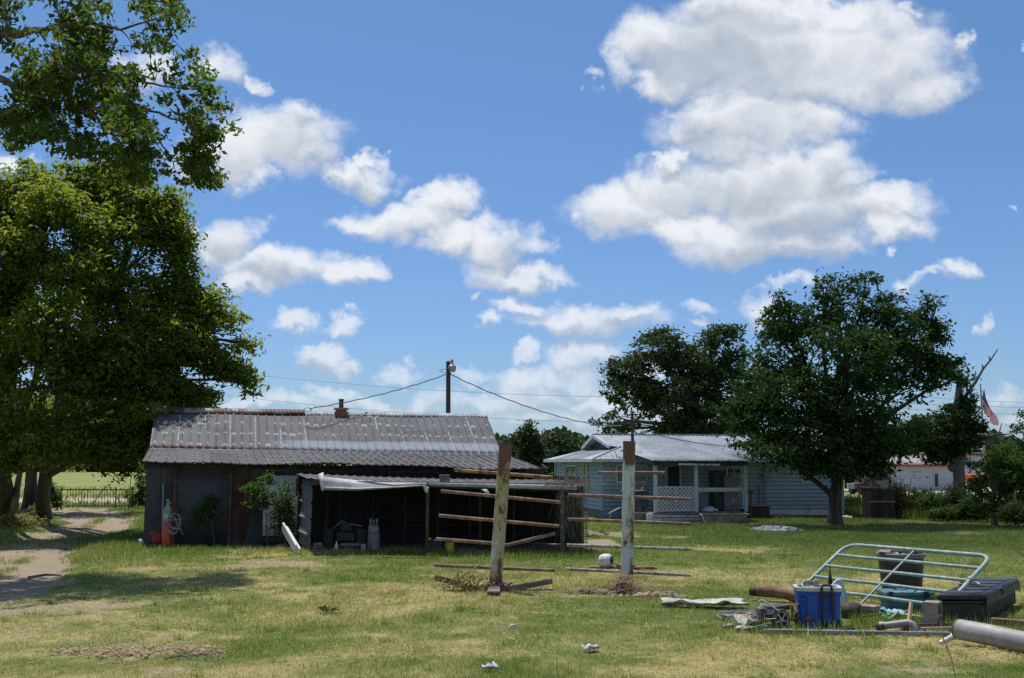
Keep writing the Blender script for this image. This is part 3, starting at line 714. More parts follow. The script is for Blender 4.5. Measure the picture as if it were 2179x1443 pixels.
m_siding = M('blue_siding', (.33, .41, .455), .6, c2=(.29, .37, .42), sc=1.0, lo=.4, hi=.7, c3=(.22, .33, .38), sc3=4, lo3=.62, hi3=.75, zline=.165)
m_roofH = roof_mat('white_metal_roof', (.50, .535, .57), None)
m_trimh = M('white_trim', (.62, .65, .66), .5, c2=(.5, .52, .52), sc=3)
m_shut = M('tan_shutter', (.42, .41, .31), .7, c2=(.34, .33, .26), sc=3)
m_brick = M('brick', (.26, .10, .07), .9, c2=(.36, .17, .12), sc=8)
m_bark = M('bark', (.10, .082, .065), .95, c2=(.17, .145, .12), sc=3, st=(3, 3, .6), bump=1.0, bsc=14)
m_barkd = M('bark_dark', (.055, .045, .036), .95, c2=(.10, .085, .07), sc=3, st=(3, 3, .6), bump=1.0, bsc=14)
m_dead = M('dead_wood', (.15, .135, .12), .95, c2=(.12, .105, .09), sc=2.5, st=(2, 2, .7), bump=.8, bsc=12)
m_yellow = M('yellow_plastic', (.52, .40, .02), .5)
m_orange = M('orange_red_paint', (.58, .085, .03), .5, c2=(.42, .06, .03), sc=3, c3=(.2, .1, .07), sc3=9, lo3=.68, hi3=.72)
m_red = M('red_paint', (.38, .03, .025), .5, c2=(.25, .03, .025), sc=3)
# ------------------------------------------------------------------ barn
C0 = PY(305, 1159, 30.9); C0 = Vector((C0.x, 30.9, 0))
ex = Vector((math.cos(TH), math.sin(TH), 0)); ey = Vector((-math.sin(TH), math.cos(TH), 0))
barn = thing('barn', 'low weathered barn with patched grey metal roof in two pitches', 'barn', (C0.x, C0.y, 0), 0)
def BL(x, y, z): return C0 + ex * x + ey * y + Vector((0, 0, z))
LB = 11.35
eL, eR = PY(302, 981, 30.25), PY(1155, 998, 32.35)
bL, bR = PY(318, 954, 32.3), PY(1068, 966, 34.55)
rL, rR = PY(330, 876, 34.8), PY(1036, 886, 37.1)
up = Vector((0, 0, 1))
sagf = lambda q, t: -.035 * math.sin(q * 9) * (1 - t) - .02 * math.sin(q * 23 + 1) * (1 - t)
b = MB(); b.corr(bL, bR, rR, rL, .25, .028, rows=10, sag=lambda q, t: .012 * math.sin(q * 17 + t * 5)); b.build('upper_roof', m_roofU, barn, solid=.012)
b = MB(); b.corr(eL, eR, bR + up * .015, bL + up * .015, .25, .028, rows=10, sag=sagf, jit=.025)
b.build('lower_roof', m_roofL, barn, solid=.012)
# ridge capping: rusty left part, pale right part
def cap(q0, q1, m, lift, nm):
    a, c = rL.lerp(rR, q0), rL.lerp(rR, q1); d = (bL - rL).normalized()
    b = MB(); b.corr(a + d * .16 + up * (.03 + lift), c + d * .16 + up * (.03 + lift), c + up * (.12 + lift), a + up * (.12 + lift), .125, .02, rows=2)
    b.corr(c + up * (.12 + lift), a + up * (.12 + lift), a + ey * .2 + up * lift, c + ey * .2 + up * lift, .125, .02, rows=2)
    return b.build(nm, m, barn, solid=.008)
tag(cap(0, .435, m_ridger, .01, 'ridge_cap'), 'rusty ridge capping over the left of the roof')
tag(cap(.437, 1.0, m_ridge, -.04, 'ridge_cap'), 'pale painted ridge capping over the right of the roof')
# rear slope and walls
back = ey * 3.6
b = MB(); b.corr(rR + ex * .0, rL, rL + back - up * 1.45, rR + back - up * 1.45, .25, .028, rows=3); b.build('rear_roof', m_roofU, barn, solid=.012)
wt_ = 2.28
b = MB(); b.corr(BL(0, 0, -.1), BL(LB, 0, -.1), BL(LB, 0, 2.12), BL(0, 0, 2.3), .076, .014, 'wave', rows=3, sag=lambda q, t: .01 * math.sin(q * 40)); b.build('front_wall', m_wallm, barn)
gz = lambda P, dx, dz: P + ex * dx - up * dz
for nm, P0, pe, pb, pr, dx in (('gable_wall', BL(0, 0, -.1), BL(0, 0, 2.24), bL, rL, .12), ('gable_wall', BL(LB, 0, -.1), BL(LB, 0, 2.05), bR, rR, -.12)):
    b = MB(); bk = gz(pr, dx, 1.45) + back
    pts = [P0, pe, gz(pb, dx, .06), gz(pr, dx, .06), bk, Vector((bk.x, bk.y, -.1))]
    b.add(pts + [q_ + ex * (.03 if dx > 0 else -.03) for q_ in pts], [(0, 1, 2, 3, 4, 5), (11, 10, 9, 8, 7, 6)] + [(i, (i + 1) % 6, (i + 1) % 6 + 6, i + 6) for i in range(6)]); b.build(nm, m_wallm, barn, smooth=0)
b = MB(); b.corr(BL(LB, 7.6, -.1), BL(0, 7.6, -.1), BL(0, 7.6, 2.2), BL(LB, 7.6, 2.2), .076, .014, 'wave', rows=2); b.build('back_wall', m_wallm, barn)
def wx(px):                              # metres along the front wall seen at a pixel
    u = (px - CX) / FPX; return (u * C0.y - C0.x) / (ex.x - u * ex.y)
# exposed rafters and a fascia under the eave
b = MB()
for i in range(18):
    x = .1 + i * .66; b.beam(BL(x, -.55, 2.27 - .014 * x), BL(x, .1, 2.37 - .014 * x), .05, .09)
b.beam(BL(-.05, -.03, 2.24), BL(LB, -.03, 2.08), .05, .12); b.build('rafters', m_dark, barn)
# big sliding door, its posts and rail
x0, x1 = wx(384), wx(492)
d = MB(); d.corr(BL(x0, -.06, .03), BL(x1, -.06, .03), BL(x1, -.06, 2.02), BL(x0, -.06, 2.02), .076, .012, 'wave', rows=2); dd = d.build('sliding_door', m_doorm, barn, solid=.02)
h = MB(); h.box(BL(x0 + .06, -.13, 1.02), (.14, .05, .16), TH); h.tube([BL(x0 + .1, -.16, .95), BL(x0 + .1, -.2, 1.02), BL(x0 + .1, -.16, 1.09)], .012, 6)
hd = h.build('latch', m_black, None, local=True); hd.parent = dd; hd.data.transform(WM(dd).inverted())
for nm, xx, w_ in (('door_post', x0 - .06, .09), ('door_post', x1 + .05, .08)):
    q = MB(); q.beam(BL(xx, -.07, 0), BL(xx, -.07, 2.15), w_, .08, up=ey); q.build(nm, m_rustd, barn)
q = MB(); q.beam(BL(x0 - .1, -.1, 2.06), BL(x1 + .2, -.1, 2.05), .05, .06); q.build('door_track', m_dark, barn)
# bare rusty sheets of the wall with a ragged outline
q = MB(); xa, xb = wx(500), wx(541)
pts = [(0, 2.18), (0, 1.6), (.06, 1.2), (-.02, .95), (.0, .72), (.1, .6), (.16, .35), (.22, .14), (.32, .1), (.38, .3), (.42, .62), (.47, .8), (.46, 1.2), (.5, 1.45), (.46, 1.75), (.5, 2.18)]
s_ = (xb - xa) / .5
vs = [BL(xa + px_ * s_, -.022, pz) for px_, pz in pts]
q.add(vs + [v_ + ey * .012 for v_ in vs], [tuple(range(len(vs)))] + [(i, (i + 1) % 16, (i + 1) % 16 + 16, i + 16) for i in range(16)]); q.build('rust_patch', m_rustsheet, barn)
# boards and openings of the wall left of the door
q = MB(); xs_ = wx(356); q.beam(BL(xs_, -.05, 1.7), BL(xs_, -.05, 2.1), .03, .02, up=ey); q.build('slot', m_glass, barn)
q = MB(); q.tube([BL(xs_, -.07, .0), BL(xs_ - .02, -.07, 1.7)], .022, 8); q.build('conduit', m_steel, barn)
# white door
x0, x1 = wx(566), wx(638)
d = MB(); d.corr(BL(x0, -.09, .26), BL(x1, -.09, .26), BL(x1, -.09, 1.94), BL(x0, -.09, 1.94), .12, .006, 'rib', rows=2); wd_ = d.build('white_door', M('door_white', (.75, .76, .76), .6, c2=(.6, .6, .58), sc=1.5), barn, solid=.03)
q = MB(); q.tube([BL(x1 - .04, -.12, 1.85), BL(x1 - .04, -.13, 1.3)], .02, 6); q.build('strap_hinge', m_rustd, barn)
q = MB()
for xx in (x0 - .05, x1 + .04): q.beam(BL(xx, -.05, .1), BL(xx, -.05, 2.0), .08, .06, up=ey)
q.beam(BL(x0 - .1, -.05, 1.99), BL(x1 + .1, -.05, 1.99), .08, .08); q.beam(BL(x0 - .1, -.2, .15), BL(x1 + .1, -.2, .15), .25, .12); q.build('door_frame', m_dark, barn)
# chimney
cp = rL.lerp(rR, .545)
q = MB(); q.box(cp + up * .0, (.34, .34, .3), TH); ch = q.build('chimney', m_brick, barn)
q = MB(); q.box(cp + up * .17, (.46, .46, .05), TH); qq = q.build('coping', m_conc, ch)
q = MB(); q.lathe([(.075, .15), (.075, .45), (.09, .45), (.09, .49), (.06, .5)], cp, 14); q.build('flue', M('flue_metal', (.09, .09, .10), .6, .4), ch)
# ------------------------------------------------------------------ lean-to
LX0, LX1 = -5.0, 1.86
YF, YB = 28.1, 31.3
leanto = thing('lean_to', 'open fronted lean to with low corrugated roof leaning on the barn', 'lean-to', (-1.5, 29.4, 0))
fl, fr = PY(655, 1018, YF + .1), PY(1250, 1033, YF + .6)
bl, br = PY(628, 1007, YB), PY(1190, 1020, YB + 1.6)
b = MB(); b.corr(fl, fr, br, bl, .23, .028, rows=8, sag=lambda q, t: -.05 * math.sin(q * 3.1) - .012 * math.sin(q * 27) * (1 - t), jit=.03); b.build('roof', m_roofC, leanto, solid=.012)
b = MB(); b.beam(fl + Vector((.1, .12, -.10)), fr + Vector((-.1, .12, -.10)), .06, .13); b.build('eave_beam', m_dark, leanto)
b = MB()
for i in range(9):
    q = (i + .5) / 9; a = fl.lerp(fr, q); c = bl.lerp(br, q); b.beam(a + Vector((0, .1, -.08)), c - up * .08, .05, .09)
b.build('rafters', m_dark, leanto)
fz = lambda x: fl.z + (fr.z - fl.z) * (x - fl.x) / (fr.x - fl.x)
for px, yy, mt, w_ in ((911, 28.4, m_rustd, .045), (1022, 30.2, m_rustd, .035), (1093, 30.9, m_rustd, .03), (1195, 28.45, M('old_post', (.10, .085, .065), .9, c2=(.2, .17, .13), sc=4), .06), (1236, 29.0, M('yellow_post', (.26, .20, .06), .8, c2=(.13, .1, .06), sc=4), .05), (700, 30.6, m_dark, .05)):
    x = (px - CX) / FPX * yy; z1 = fz(x) - .1
    q = MB(); q.tube([(x, yy, -.1), (x + .01, yy, z1)], w_, 10, jit=.06); q.build('post', mt, leanto)
# back wall of the bay is dark sheet metal, right side part boarded
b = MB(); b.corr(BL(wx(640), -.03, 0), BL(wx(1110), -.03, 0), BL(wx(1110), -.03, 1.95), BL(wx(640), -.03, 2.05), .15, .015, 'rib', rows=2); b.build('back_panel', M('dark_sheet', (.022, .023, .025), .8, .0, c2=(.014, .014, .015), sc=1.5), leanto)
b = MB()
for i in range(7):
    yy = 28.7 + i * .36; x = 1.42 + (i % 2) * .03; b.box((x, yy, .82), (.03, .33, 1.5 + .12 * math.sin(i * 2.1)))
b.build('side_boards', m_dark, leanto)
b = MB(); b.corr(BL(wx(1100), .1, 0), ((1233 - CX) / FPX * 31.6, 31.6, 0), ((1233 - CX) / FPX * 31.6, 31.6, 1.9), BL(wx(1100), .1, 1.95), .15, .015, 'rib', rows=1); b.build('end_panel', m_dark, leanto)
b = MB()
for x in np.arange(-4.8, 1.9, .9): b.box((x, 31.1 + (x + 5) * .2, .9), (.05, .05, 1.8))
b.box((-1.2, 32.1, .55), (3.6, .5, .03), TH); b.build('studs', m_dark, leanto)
# fallen white gutter hanging along the left of the eave
gt = thing('fallen_gutter', 'bent white gutter hanging loose from the left end of the lean to roof', 'gutter', PY(800, 1040, YF))
pa = [PY(690, 1030, 27.75), PY(760, 1034, 27.85), PY(840, 1033, 27.95), PY(908, 1030, 28.0)]
b = MB(); vs = []; fs = []
for i, p in enumerate(pa):
    hh = (.16, .12, .07, .045)[i]
    vs += [p + Vector((-.14 * (i == 0), .1, hh * 1.15)), p + Vector((-.05 * (i == 0), .02, hh * .35)), p + Vector((0, -.06, -hh * .9)), p + Vector((0.02, -.13, -hh * .55)), p + Vector((.02, -.11, -hh * .45))]
for i in range(3):
    for k in range(4): fs.append((i * 5 + k, i * 5 + k + 1, (i + 1) * 5 + k + 1, (i + 1) * 5 + k))
b.add(vs, fs); b.build('trough', M('gutter_grey', (.40, .41, .42), .6, c2=(.28, .28, .28), sc=3), gt, solid=.006, smooth=50)
b = MB(); p0 = PY(683, 1014, 27.72); b.add([p0 + Vector((-.07, .05, .06)), p0 + Vector((.05, .08, .10)), pa[0] + Vector((.0, -.1, -.18)), pa[0] + Vector((-.06, -.05, -.15))], [(0, 1, 2, 3)]); b.build('end_flap', m_white, gt, solid=.01)
b = MB(); p0 = PY(908, 1040, 27.95); b.add([p0 + Vector((-.1, 0, .07)), p0 + Vector((.05, .0, .04)), p0 + Vector((.04, -.03, -.10)), p0 + Vector((-.03, -.02, -.10))], [(0, 1, 2, 3)]); b.build('bracket', m_white, gt, solid=.01)
g2 = MB(); g2.corr(PY(912, 1034, 27.98), PY(1228, 1043, 28.5), PY(1228, 1033, 28.5), PY(912, 1027, 27.98), 8, .0, rows=1)
gg = g2.build('gutter', M('dull_gutter', (.42, .44, .45), .6, c2=(.3, .31, .32), sc=2), solid=.05); tag(gg, 'straight grey gutter fixed along the right half of the lean to eave', 'gutter')
b = MB(); p0 = PY(1036, 1047, 27.9); b.add([p0 + Vector((-.14, 0, .07)), p0 + Vector((.0, .0, .07)), p0 + Vector((.12, -.03, -.08)), p0 + Vector((.03, -.02, -.09))], [(0, 1, 2, 3)])
tag(b.build('gutter_bracket', m_white, solid=.012), 'loose white bracket dangling under the lean to gutter left of the leaning post', 'bracket')
# block on the roof, wire across it
p0 = PY(946, 1026, 28.6); b = MB(); b.box(p0 + Vector((0, 0, .09)), (.26, .22, .2), .1); tag(b.build('wooden_block', M('block_wood', (.14, .12, .10), .9, c2=(.2, .17, .14), sc=6), bevel=.01), 'square weathered wooden block sitting on the lean to roof', 'block')
b = MB(); b.tube([PY(690, 1024, 27.9), PY(900, 1026, 28), PY(1230, 1030, 28.3)], .012, 5); tag(b.build('loose_cable', m_wire), 'thin black cable stretched along the front of the lean to roof', 'cable')
p0 = PY(888, 1017, 29); b = MB(); b.box(p0, (.16, .1, .03), .5); tag(b.build('roof_scrap', m_dark, bevel=.004), 'small dark scrap of wood lying on the lean to roof', 'scrap')
# leaning ribbed panel and white board
pn = [PY(652, 1163, 29.0), PY(663, 1172, 28.75), PY(664, 1020, 29.4), PY(641, 1019, 29.7)]
b = MB(); b.corr(PY(636, 1155, 29.6), PY(659, 1168, 28.8), PY(665, 1021, 29.3), PY(643, 1019, 30.2), .3, .03, rows=2)
b2 = MB()
A_, B_, C_, D_ = PY(636, 1155, 29.6), PY(659, 1168, 28.8), PY(665, 1021, 29.3), PY(643, 1019, 30.2)
b2.corr(D_, A_, B_, C_, .42, .035, rows=3)
tag(b2.build('metal_sheet', M('panel_metal', (.15, .155, .16), .7, .1, c2=(.10, .105, .11), sc=2), solid=.02), 'grey ribbed metal panel standing on end at the left mouth of the lean to', 'metal panel')
b = MB(); a, c = PY(630, 1171, 28.2), PY(602, 1121, 29.6); b.beam(a + Vector((0, 0, .02)), c, .24, .05, up=(0, 1, .3)); b.beam(a + Vector((.1, -.03, .03)), c + Vector((.1, -.03, 0)), .03, .06, up=(0, 1, .3))
tag(b.build('white_board', m_white, bevel=.004), 'long white board leaning with its foot in the grass before the barn', 'board')
# rubble at the foot
for i, (px, py, s, lab) in enumerate([(585, 1158, .16, 'flat grey stone slab left of the foot of the leaning white board'), (603, 1161, .11, 'small pale stone touching the foot of the leaning white board')]):
    p = PG(px, py); b = MB(); b.lathe([(0, -.02), (s * 1.3, 0), (s * 1.1, s * .4), (s * .5, s * .55), (0, s * .5)], p, 9, sx=1.2); tag(b.build('stone', m_conc), lab, 'stone', 'stones by the leaning board')
# ------------------------------------------------------------------ things by and in the barn
# gas cylinder with hose
p = PG(354, 1168); gc = thing('gas_cylinder', 'tall gas cylinder with orange lower half and grey shoulder standing at the barn wall', 'gas cylinder', p)
x, y = p.x, p.y
b = MB(); b.lathe([(.11, 0), (.118, .02), (.118, .72), (.112, .735)], p, 20); b.build('lower_body', m_orange, gc)
b = MB(); b.lathe([(.118, .735), (.118, .98), (.10, 1.08), (.05, 1.15), (.035, 1.17)], p, 20); b.build('upper_body', M('cyl_grey', (.20, .24, .22), .4, .2, c2=(.3, .32, .3), sc=4), gc)
b = MB(); b.lathe([(.045, 1.15), (.045, 1.2), (.025, 1.21), (.025, 1.26), (.045, 1.27), (.045, 1.31), (.02, 1.32)], p, 12); b.box((x + .05, y, 1.22), (.09, .03, .03)); b.build('valve', m_alu, gc)
b = MB(); b.box((x, y - .118, .86), (.10, .006, .12)); b.build('label', M('tag_yellow', (.55, .5, .12), .6, c2=(.7, .7, .6), sc=9), gc)
hs = thing('hose', 'grey hose looped over the orange gas cylinder at the barn wall', 'hose', (x, y, .4))
pts = []
for i in range(60):
    a = i * .42; r = .17 + .05 * math.sin(i * .7); pts.append(Vector((x + .2 + r * math.cos(a), y - .13 + .02 * math.sin(i), .68 + r * 1.1 * math.sin(a) + .05 * math.sin(i * .3))))
b = MB(); b.tube(pts, .012, 5); b.tube(bez((x - .02, y - .12, .9), (x + .1, y - .2, .45), (x + .42, y - .15, .55), 10), .012, 5); b.tube([(x + .25, y - .15, .8), (x + .5, y - .2, .38)], .01, 5)
b.build('hose_coil', m_wireg, hs)
# red splitter-like tool behind
p = PG(330, 1166); rt = thing('garden_machine', 'small red engine machine standing between barn corner and orange cylinder', 'machine', p)
b = MB(); b.box((p.x, p.y + .1, .28), (.26, .3, .3), .3, taper=.8); b.build('body', m_red, rt, bevel=.03)
b = MB(); b.box((p.x - .08, p.y + .0, .4), (.14, .2, .08), .3); b.build('cover', M('red_faded', (.34, .07, .04), .7), rt, bevel=.02)
b = MB(); b.tube([(p.x - .07, p.y + .2, .3), (p.x - .1, p.y + .3, .74)], .012, 6); b.tube([(p.x + .05, p.y + .2, .3), (p.x + .02, p.y + .3, .6)], .012, 6); b.build('handle', m_black, rt)
for s in (-1, 1):
    b = MB(); b.lathe([(.03, -.03), (.1, -.03), (.11, 0), (.1, .03), (.03, .03)], (p.x + .14 * s, p.y, .11), 16, axis=(1, .3, 0)); b.build('wheel', m_blackr, rt)
p = PG(303, 1163); b = MB(); b.lathe([(.05, 0), (.06, .02), (.06, .15), (.03, .19), (.03, .22)], p + Vector((0, 0, .02)), 10, axis=(-.5, 0, 1)); tag(b.build('plastic_bottle', m_white), 'tiny white container at the left corner of the barn', 'bottle')
# propane tank and junk in the bay
p = Vector((PY(795, 1150, 29.2).x, 29.2, 0)); pt = thing('propane_tank', 'upright grey propane tank standing in the dark lean to', 'gas tank', p)
b = MB(); b.lathe([(.11, .0), (.15, .05), (.16, .1), (.16, .42), (.15, .46), (.162, .47), (.15, .48), (.15, .62), (.13, .68), (.06, .72), (.04, .72)], p, 22); b.build('body', M('tank_grey', (.17, .175, .17), .5, .2, c2=(.3, .31, .3), sc=3), pt)
for a0, a1 in ((-.9, 1.2), (2.2, 4.3)):
    b = MB()
    pts = [Vector((p.x + .12 * math.cos(a), p.y + .12 * math.sin(a), .0)) for a in np.linspace(a0, a1, 8)]
    for u, v in zip(pts[:-1], pts[1:]): b.quad(u + up * .7, v + up * .7, v + up * .86, u + up * .86)
    b.build('collar', M('tank_grey'  , (0, 0, 0)), pt, solid=.008)
b = MB(); b.lathe([(.03, .72), (.03, .78), (.05, .79), (.05, .82), (0, .82)], p, 10); b.build('valve', m_alu, pt)
b = MB(); b.lathe([(.13, -.0), (.13, .04)], p, 18); b.build('foot_ring', m_steel, pt)
def bucket(px, yy, r, h, m, lab, nm='bucket', cat='bucket', z=0):
    p = PY(px, 1150, yy); t = thing(nm, lab, cat, (p.x, yy, z))
    b = MB(); b.lathe([(r * .85, 0), (r, h), (r * 1.05, h), (r * 1.05, h - .02), (r * .98, h - .03), (r * .9, h - .03), (r * .8, .03), (0, .03)], (p.x, yy, z), 18); b.build('body', m, t)
    b = MB(); b.tube([(p.x + r * math.cos(a), yy - .02, z + h - .03 - r * .8 * abs(math.sin(a))) for a in np.linspace(0, math.pi, 9)], .006, 5); b.build('handle', m_wireg, t)
bucket(957, 28.75, .115, .26, m_yellow, 'yellow bucket standing in the grass edge right of the rusty lean to post')
p = PY(716, 1165, 28.9); t = thing('spray_bottle', 'small white and yellow bottle at the mouth of the lean to', 'bottle', (p.x, 28.9, 0))
b = MB(); b.lathe([(.05, 0), (.055, .02), (.05, .1), (0, .1)], (p.x, 28.9, .02), 12); b.build('base', m_yellow, t)
b = MB(); b.lathe([(.05, .1), (.045, .17), (.02, .21), (.02, .26), (.035, .27), (.0, .28)], (p.x, 28.9, .02), 12); b.build('top', m_white, t)
p = PY(773, 1160, 28.8); b = MB(); b.box((p.x, 28.8, .11), (.12, .12, .24), .2); tag(b.build('grey_block', m_conc, bevel=.01), 'upright grey block left of the propane tank in the lean to', 'block')
p = PY(676, 1155, 29.3); b = MB()
for i in range(3): b.box((p.x, 29.3, .06 + i * .07), (.26 - .02 * i, .25, .055), .15 * i)
tag(b.build('stacked_bricks', m_conc, bevel=.006), 'stack of grey slabs just inside the lean to behind the leaning panel', 'slabs')
# a dark mower / engine on a stand
p = Vector((PY(728, 1150, 30).x, 30.0, 0)); t = thing('old_mower', 'dark machine with two round bins standing deep in the lean to', 'machine', p)
b = MB(); b.box(p + Vector((.1, 0, .35)), (.5, .4, .25), .1); b.box(p + Vector((.1, 0, .6)), (.3, .3, .25), .3); b.build('body', M('sooty', (.035, .037, .04), .6, c2=(.06, .06, .065), sc=3), t, bevel=.03)
for s in (-.35, .5): b = MB(); b.lathe([(.14, 0), (.17, .45), (.18, .45), (.16, .46), (.1, .5), (0, .5)], p + Vector((s, 0, .08)), 16); b.build('bin', M('dull_grey_bin', (.04, .043, .047), .6), t)
b = MB(); b.tube([p + Vector((-.25, -.05, .55)), p + Vector((0, -.1, .75)), p + Vector((.2, -.1, .68)), p + Vector((.55, -.1, .62))], .02, 6); b.build('handlebar', M('bar', (.2, .2, .2), .5), t)
b = MB(); b.lathe([(.04, 0), (.05, .02), (.05, .5), (.03, .52)], p + Vector((.0, -.25, .14)), 12, axis=(1, .05, 0)); b.build('muffler', m_steel, t)
p = Vector((PY(924, 1160, 29.2).x, 29.2, 0)); t = thing('engine_block', 'dark engine with blue grey cover beside the yellow bucket in the lean to', 'engine', p)
b = MB(); b.box(p + Vector((0, 0, .16)), (.36, .3, .26), .2); b.build('body', M('sooty', (0, 0, 0)), t, bevel=.03)
b = MB(); b.box(p + Vector((.08, -.08, .31)), (.2, .16, .05), .2); b.build('cover', M('bluegrey', (.25, .28, .38), .4), t, bevel=.01)
b = MB(); b.lathe([(.06, 0), (.06, .06), (0, .07)], p + Vector((-.13, 0, .3)), 12); b.build('cap', m_yellow, t)
# dead vine over the lean-to corner
r_ = random.Random(5)
b = MB(); c0 = PY(1215, 1030, 28.5)
for i in range(150):
    q = c0 + Vector((r_.gauss(0, .34), r_.gauss(0, .3), r_.gauss(.03, .07))); 
    e = q + Vector((r_.gauss(0, .22), r_.gauss(0, .15), r_.gauss(.0, .09))); m_ = q.lerp(e, .5) + Vector((r_.gauss(0, .06), 0, r_.gauss(0, .07)))
    b.tube(bez(q, m_, e, 4), .006, 3, cap=False)
for i in range(70):
    q = Vector((1.15 + r_.random() * .75, 28.4 + r_.random() * .5, 1.65 - r_.random() * .2)); L = r_.uniform(.2, 1.3)
    e = q + Vector((r_.gauss(0, .15), r_.gauss(0, .1), -L)); m_ = q.lerp(e, .5) + Vector((r_.gauss(0, .12), 0, 0)); b.tube(bez(q, m_, e, 6), .0065, 3, cap=False)
for i in range(45):
    q = Vector((1.45, 28.2 + r_.random() * 1.8, r_.uniform(.3, 1.5))); e = q + Vector((r_.gauss(.05, .12), r_.gauss(0, .4), r_.gauss(0, .4))); b.tube(bez(q, q.lerp(e, .5) + Vector((.06, 0, .05)), e, 4), .006, 3, cap=False)
tag(b.build('dead_vine', M('vine', (.19, .155, .125), .95, c2=(.11, .09, .07), sc=5)), 'tangle of dry leafless vine over the right corner of the lean to', 'vine')
# rolled wire netting standing at the corner
p = Vector((PY(1243, 1160, 29.6).x, 29.6, 0)); b = MB()
for k in range(14): b.tube([p + Vector((.09 * math.cos(a), .09 * math.sin(a), .08 + k * .07)) for a in np.linspace(0, 6.28, 13)], .006, 4, cap=False)
for k in range(12): a = k * .52; b.tube([p + Vector((.09 * math.cos(a), .09 * math.sin(a), .0)), p + Vector((.09 * math.cos(a), .09 * math.sin(a), 1.02))], .004, 4)
tag(b.build('wire_roll', m_wireg), 'roll of grey wire netting standing at the right corner of the lean to', 'wire roll')
# ------------------------------------------------------------------ steel storage racks
def rack_mat(name, seed, rust_top, amount, base=(.50, .57, .56), mid=None, yb=0):
    m = bpy.data.materials.new(name); m.use_nodes = True; t = m.node_tree; t.nodes.clear(); k = NT(t)
    tcn = k.vm('ADD', k.n('ShaderNodeTexCoord').outputs['Object'], (seed, seed, 0)).outputs[0]
    sp = k.n('ShaderNodeSeparateXYZ', inp={0: k.n('ShaderNodeTexCoord').outputs['Object']})
    n1 = k.noise(k.vm('MULTIPLY', tcn, (1, 1, .45)).outputs[0], 6, 8, .65); n2 = k.noise(tcn, 16, 6, .6)
    f = lambda c: (*c, 1)
    col = f(base)
    if mid:
        col = k.mix(k.mr(k.math('ADD', sp.outputs[2], k.math('MULTIPLY', n1, .8)), 1.4, 2.0), col, f(mid))
    # rust by height and a side that weathers
    am = k.math('ADD', k.mr(sp.outputs[2], 2.0, 2.65), k.math('MULTIPLY', k.mr(sp.outputs[0], -.05, .13), .35))
    am = k.math('ADD', k.math('MULTIPLY', am, rust_top), amount)
    am = k.math('ADD', am, k.math('MULTIPLY', k.mr(sp.outputs[2], .35, .0), .5))
    r1 = k.mr(k.math('ADD', n1, k.math('MULTIPLY', am, .5)), .62, .68)
    y1 = k.mr(k.math('ADD', n1, k.math('MULTIPLY', am, .5)), .55 - yb, .62 - yb)
    col = k.mix(k.math('MULTIPLY', y1, .75), col, f((.38, .27, .09)))
    col = k.mix(r1, col, k.mix(n2, f((.085, .042, .028)), f((.20, .10, .055))))
    col = k.mix(k.mr(n2, .68, .70), col, f((.09, .04, .025)))
    b = k.n('ShaderNodeBsdfPrincipled', inp={'Base Color': col, 'Roughness': .6, 'Specular IOR Level': .35})
    bn = k.n('ShaderNodeBump', inp={'Strength': .5, 'Distance': .01, 'Height': k.math('ADD', n2, y1)}); t.links.new(bn.outputs[0], b.inputs['Normal'])
    k.n('ShaderNodeOutputMaterial', inp={0: b.outputs[0]}); return m
m_postL = rack_mat('rack_paint_left', 3.0, .55, .05, mid=(.36, .48, .33), yb=.09); m_postR = rack_mat('rack_paint_right', 11.0, .55, -.02)
m_arm1 = M('arm_rust', (.16, .095, .068), .75, c2=(.27, .175, .125), sc=7, c3=(.45, .42, .38), sc3=9, lo3=.64, hi3=.68, bump=.3)
m_arm2 = M('arm_pale', (.36, .35, .30), .7, c2=(.22, .125, .085), sc=8, lo=.44, hi=.6, bump=.3)
m_arm3 = M('arm_ochre', (.32, .22, .08), .75, c2=(.15, .06, .035), sc=6, lo=.46, hi=.55, c3=(.5, .5, .42), sc3=8, lo3=.62, hi3=.66)
def rack(base, Yb, top, arms, r, m, label):
    p0 = PY(*base, Yb); p1 = PY(*top, Yb)
    t = thing('pipe_rack', label, 'pipe rack', (p0.x, Yb, 0), 0, 'steel pipe racks standing in the yard')
    p0.z = -.05
    n = 14
    path = [p0.lerp(p1, i / n) for i in range(n + 1)]
    b = MB(); b.tube(path, [r * (1 + .02 * math.sin(i * 1.9) + (.012 if i % 5 == 0 else 0)) for i in range(n + 1)], 22, cap=False)
    inner = p1 - (p1 - p0).normalized() * .25
    b.tube([p1, inner], r * .9, 22); b.build('column', m, t, smooth=60)
    for (pts, Ya, Yc, mt) in arms:
        P = [PY(a[0], a[1], Ya + (Yc - Ya) * i / (len(pts) - 1)) for i, a in enumerate(pts)]
        L = sum((P[i + 1] - P[i]).length for i in range(len(P) - 1))
        q = MB(); q.tube(P, .031, 12, cap=False); 
        d0 = (P[1] - P[0]).normalized(); d1 = (P[-2] - P[-1]).normalized()
        q.tube([P[0] + d0 * .001, P[0] + d0 * .05], .024, 12); q.tube([P[-1] + d1 * .001, P[-1] + d1 * .05], .028, 12)
        q.build('arm', mt, t, smooth=50)
    return t
YL = 20.35
rk = rack((1053, 1252), YL, (1076, 944), [([(966, 1000), (1176, 1016)], YL + .13, YL + .13, m_arm3), ([(938, 1045), (1192, 1069)], YL + .13, YL + .13, m_arm1), ([(934, 1097), (1190, 1120)], YL + .13, YL + .13, m_arm1),
    ([(928, 1147), (1049, 1156), (1068, 1160), (1080, 1160), (1182, 1135)], YL + .13, YL + .1, m_arm1), ([(924, 1203), (1182, 1214)], YL + .13, YL + .13, m_arm1)], .118, m_postL, 'leaning rusty pipe rack with flaking green and yellow paint and one bent arm')
b = MB()
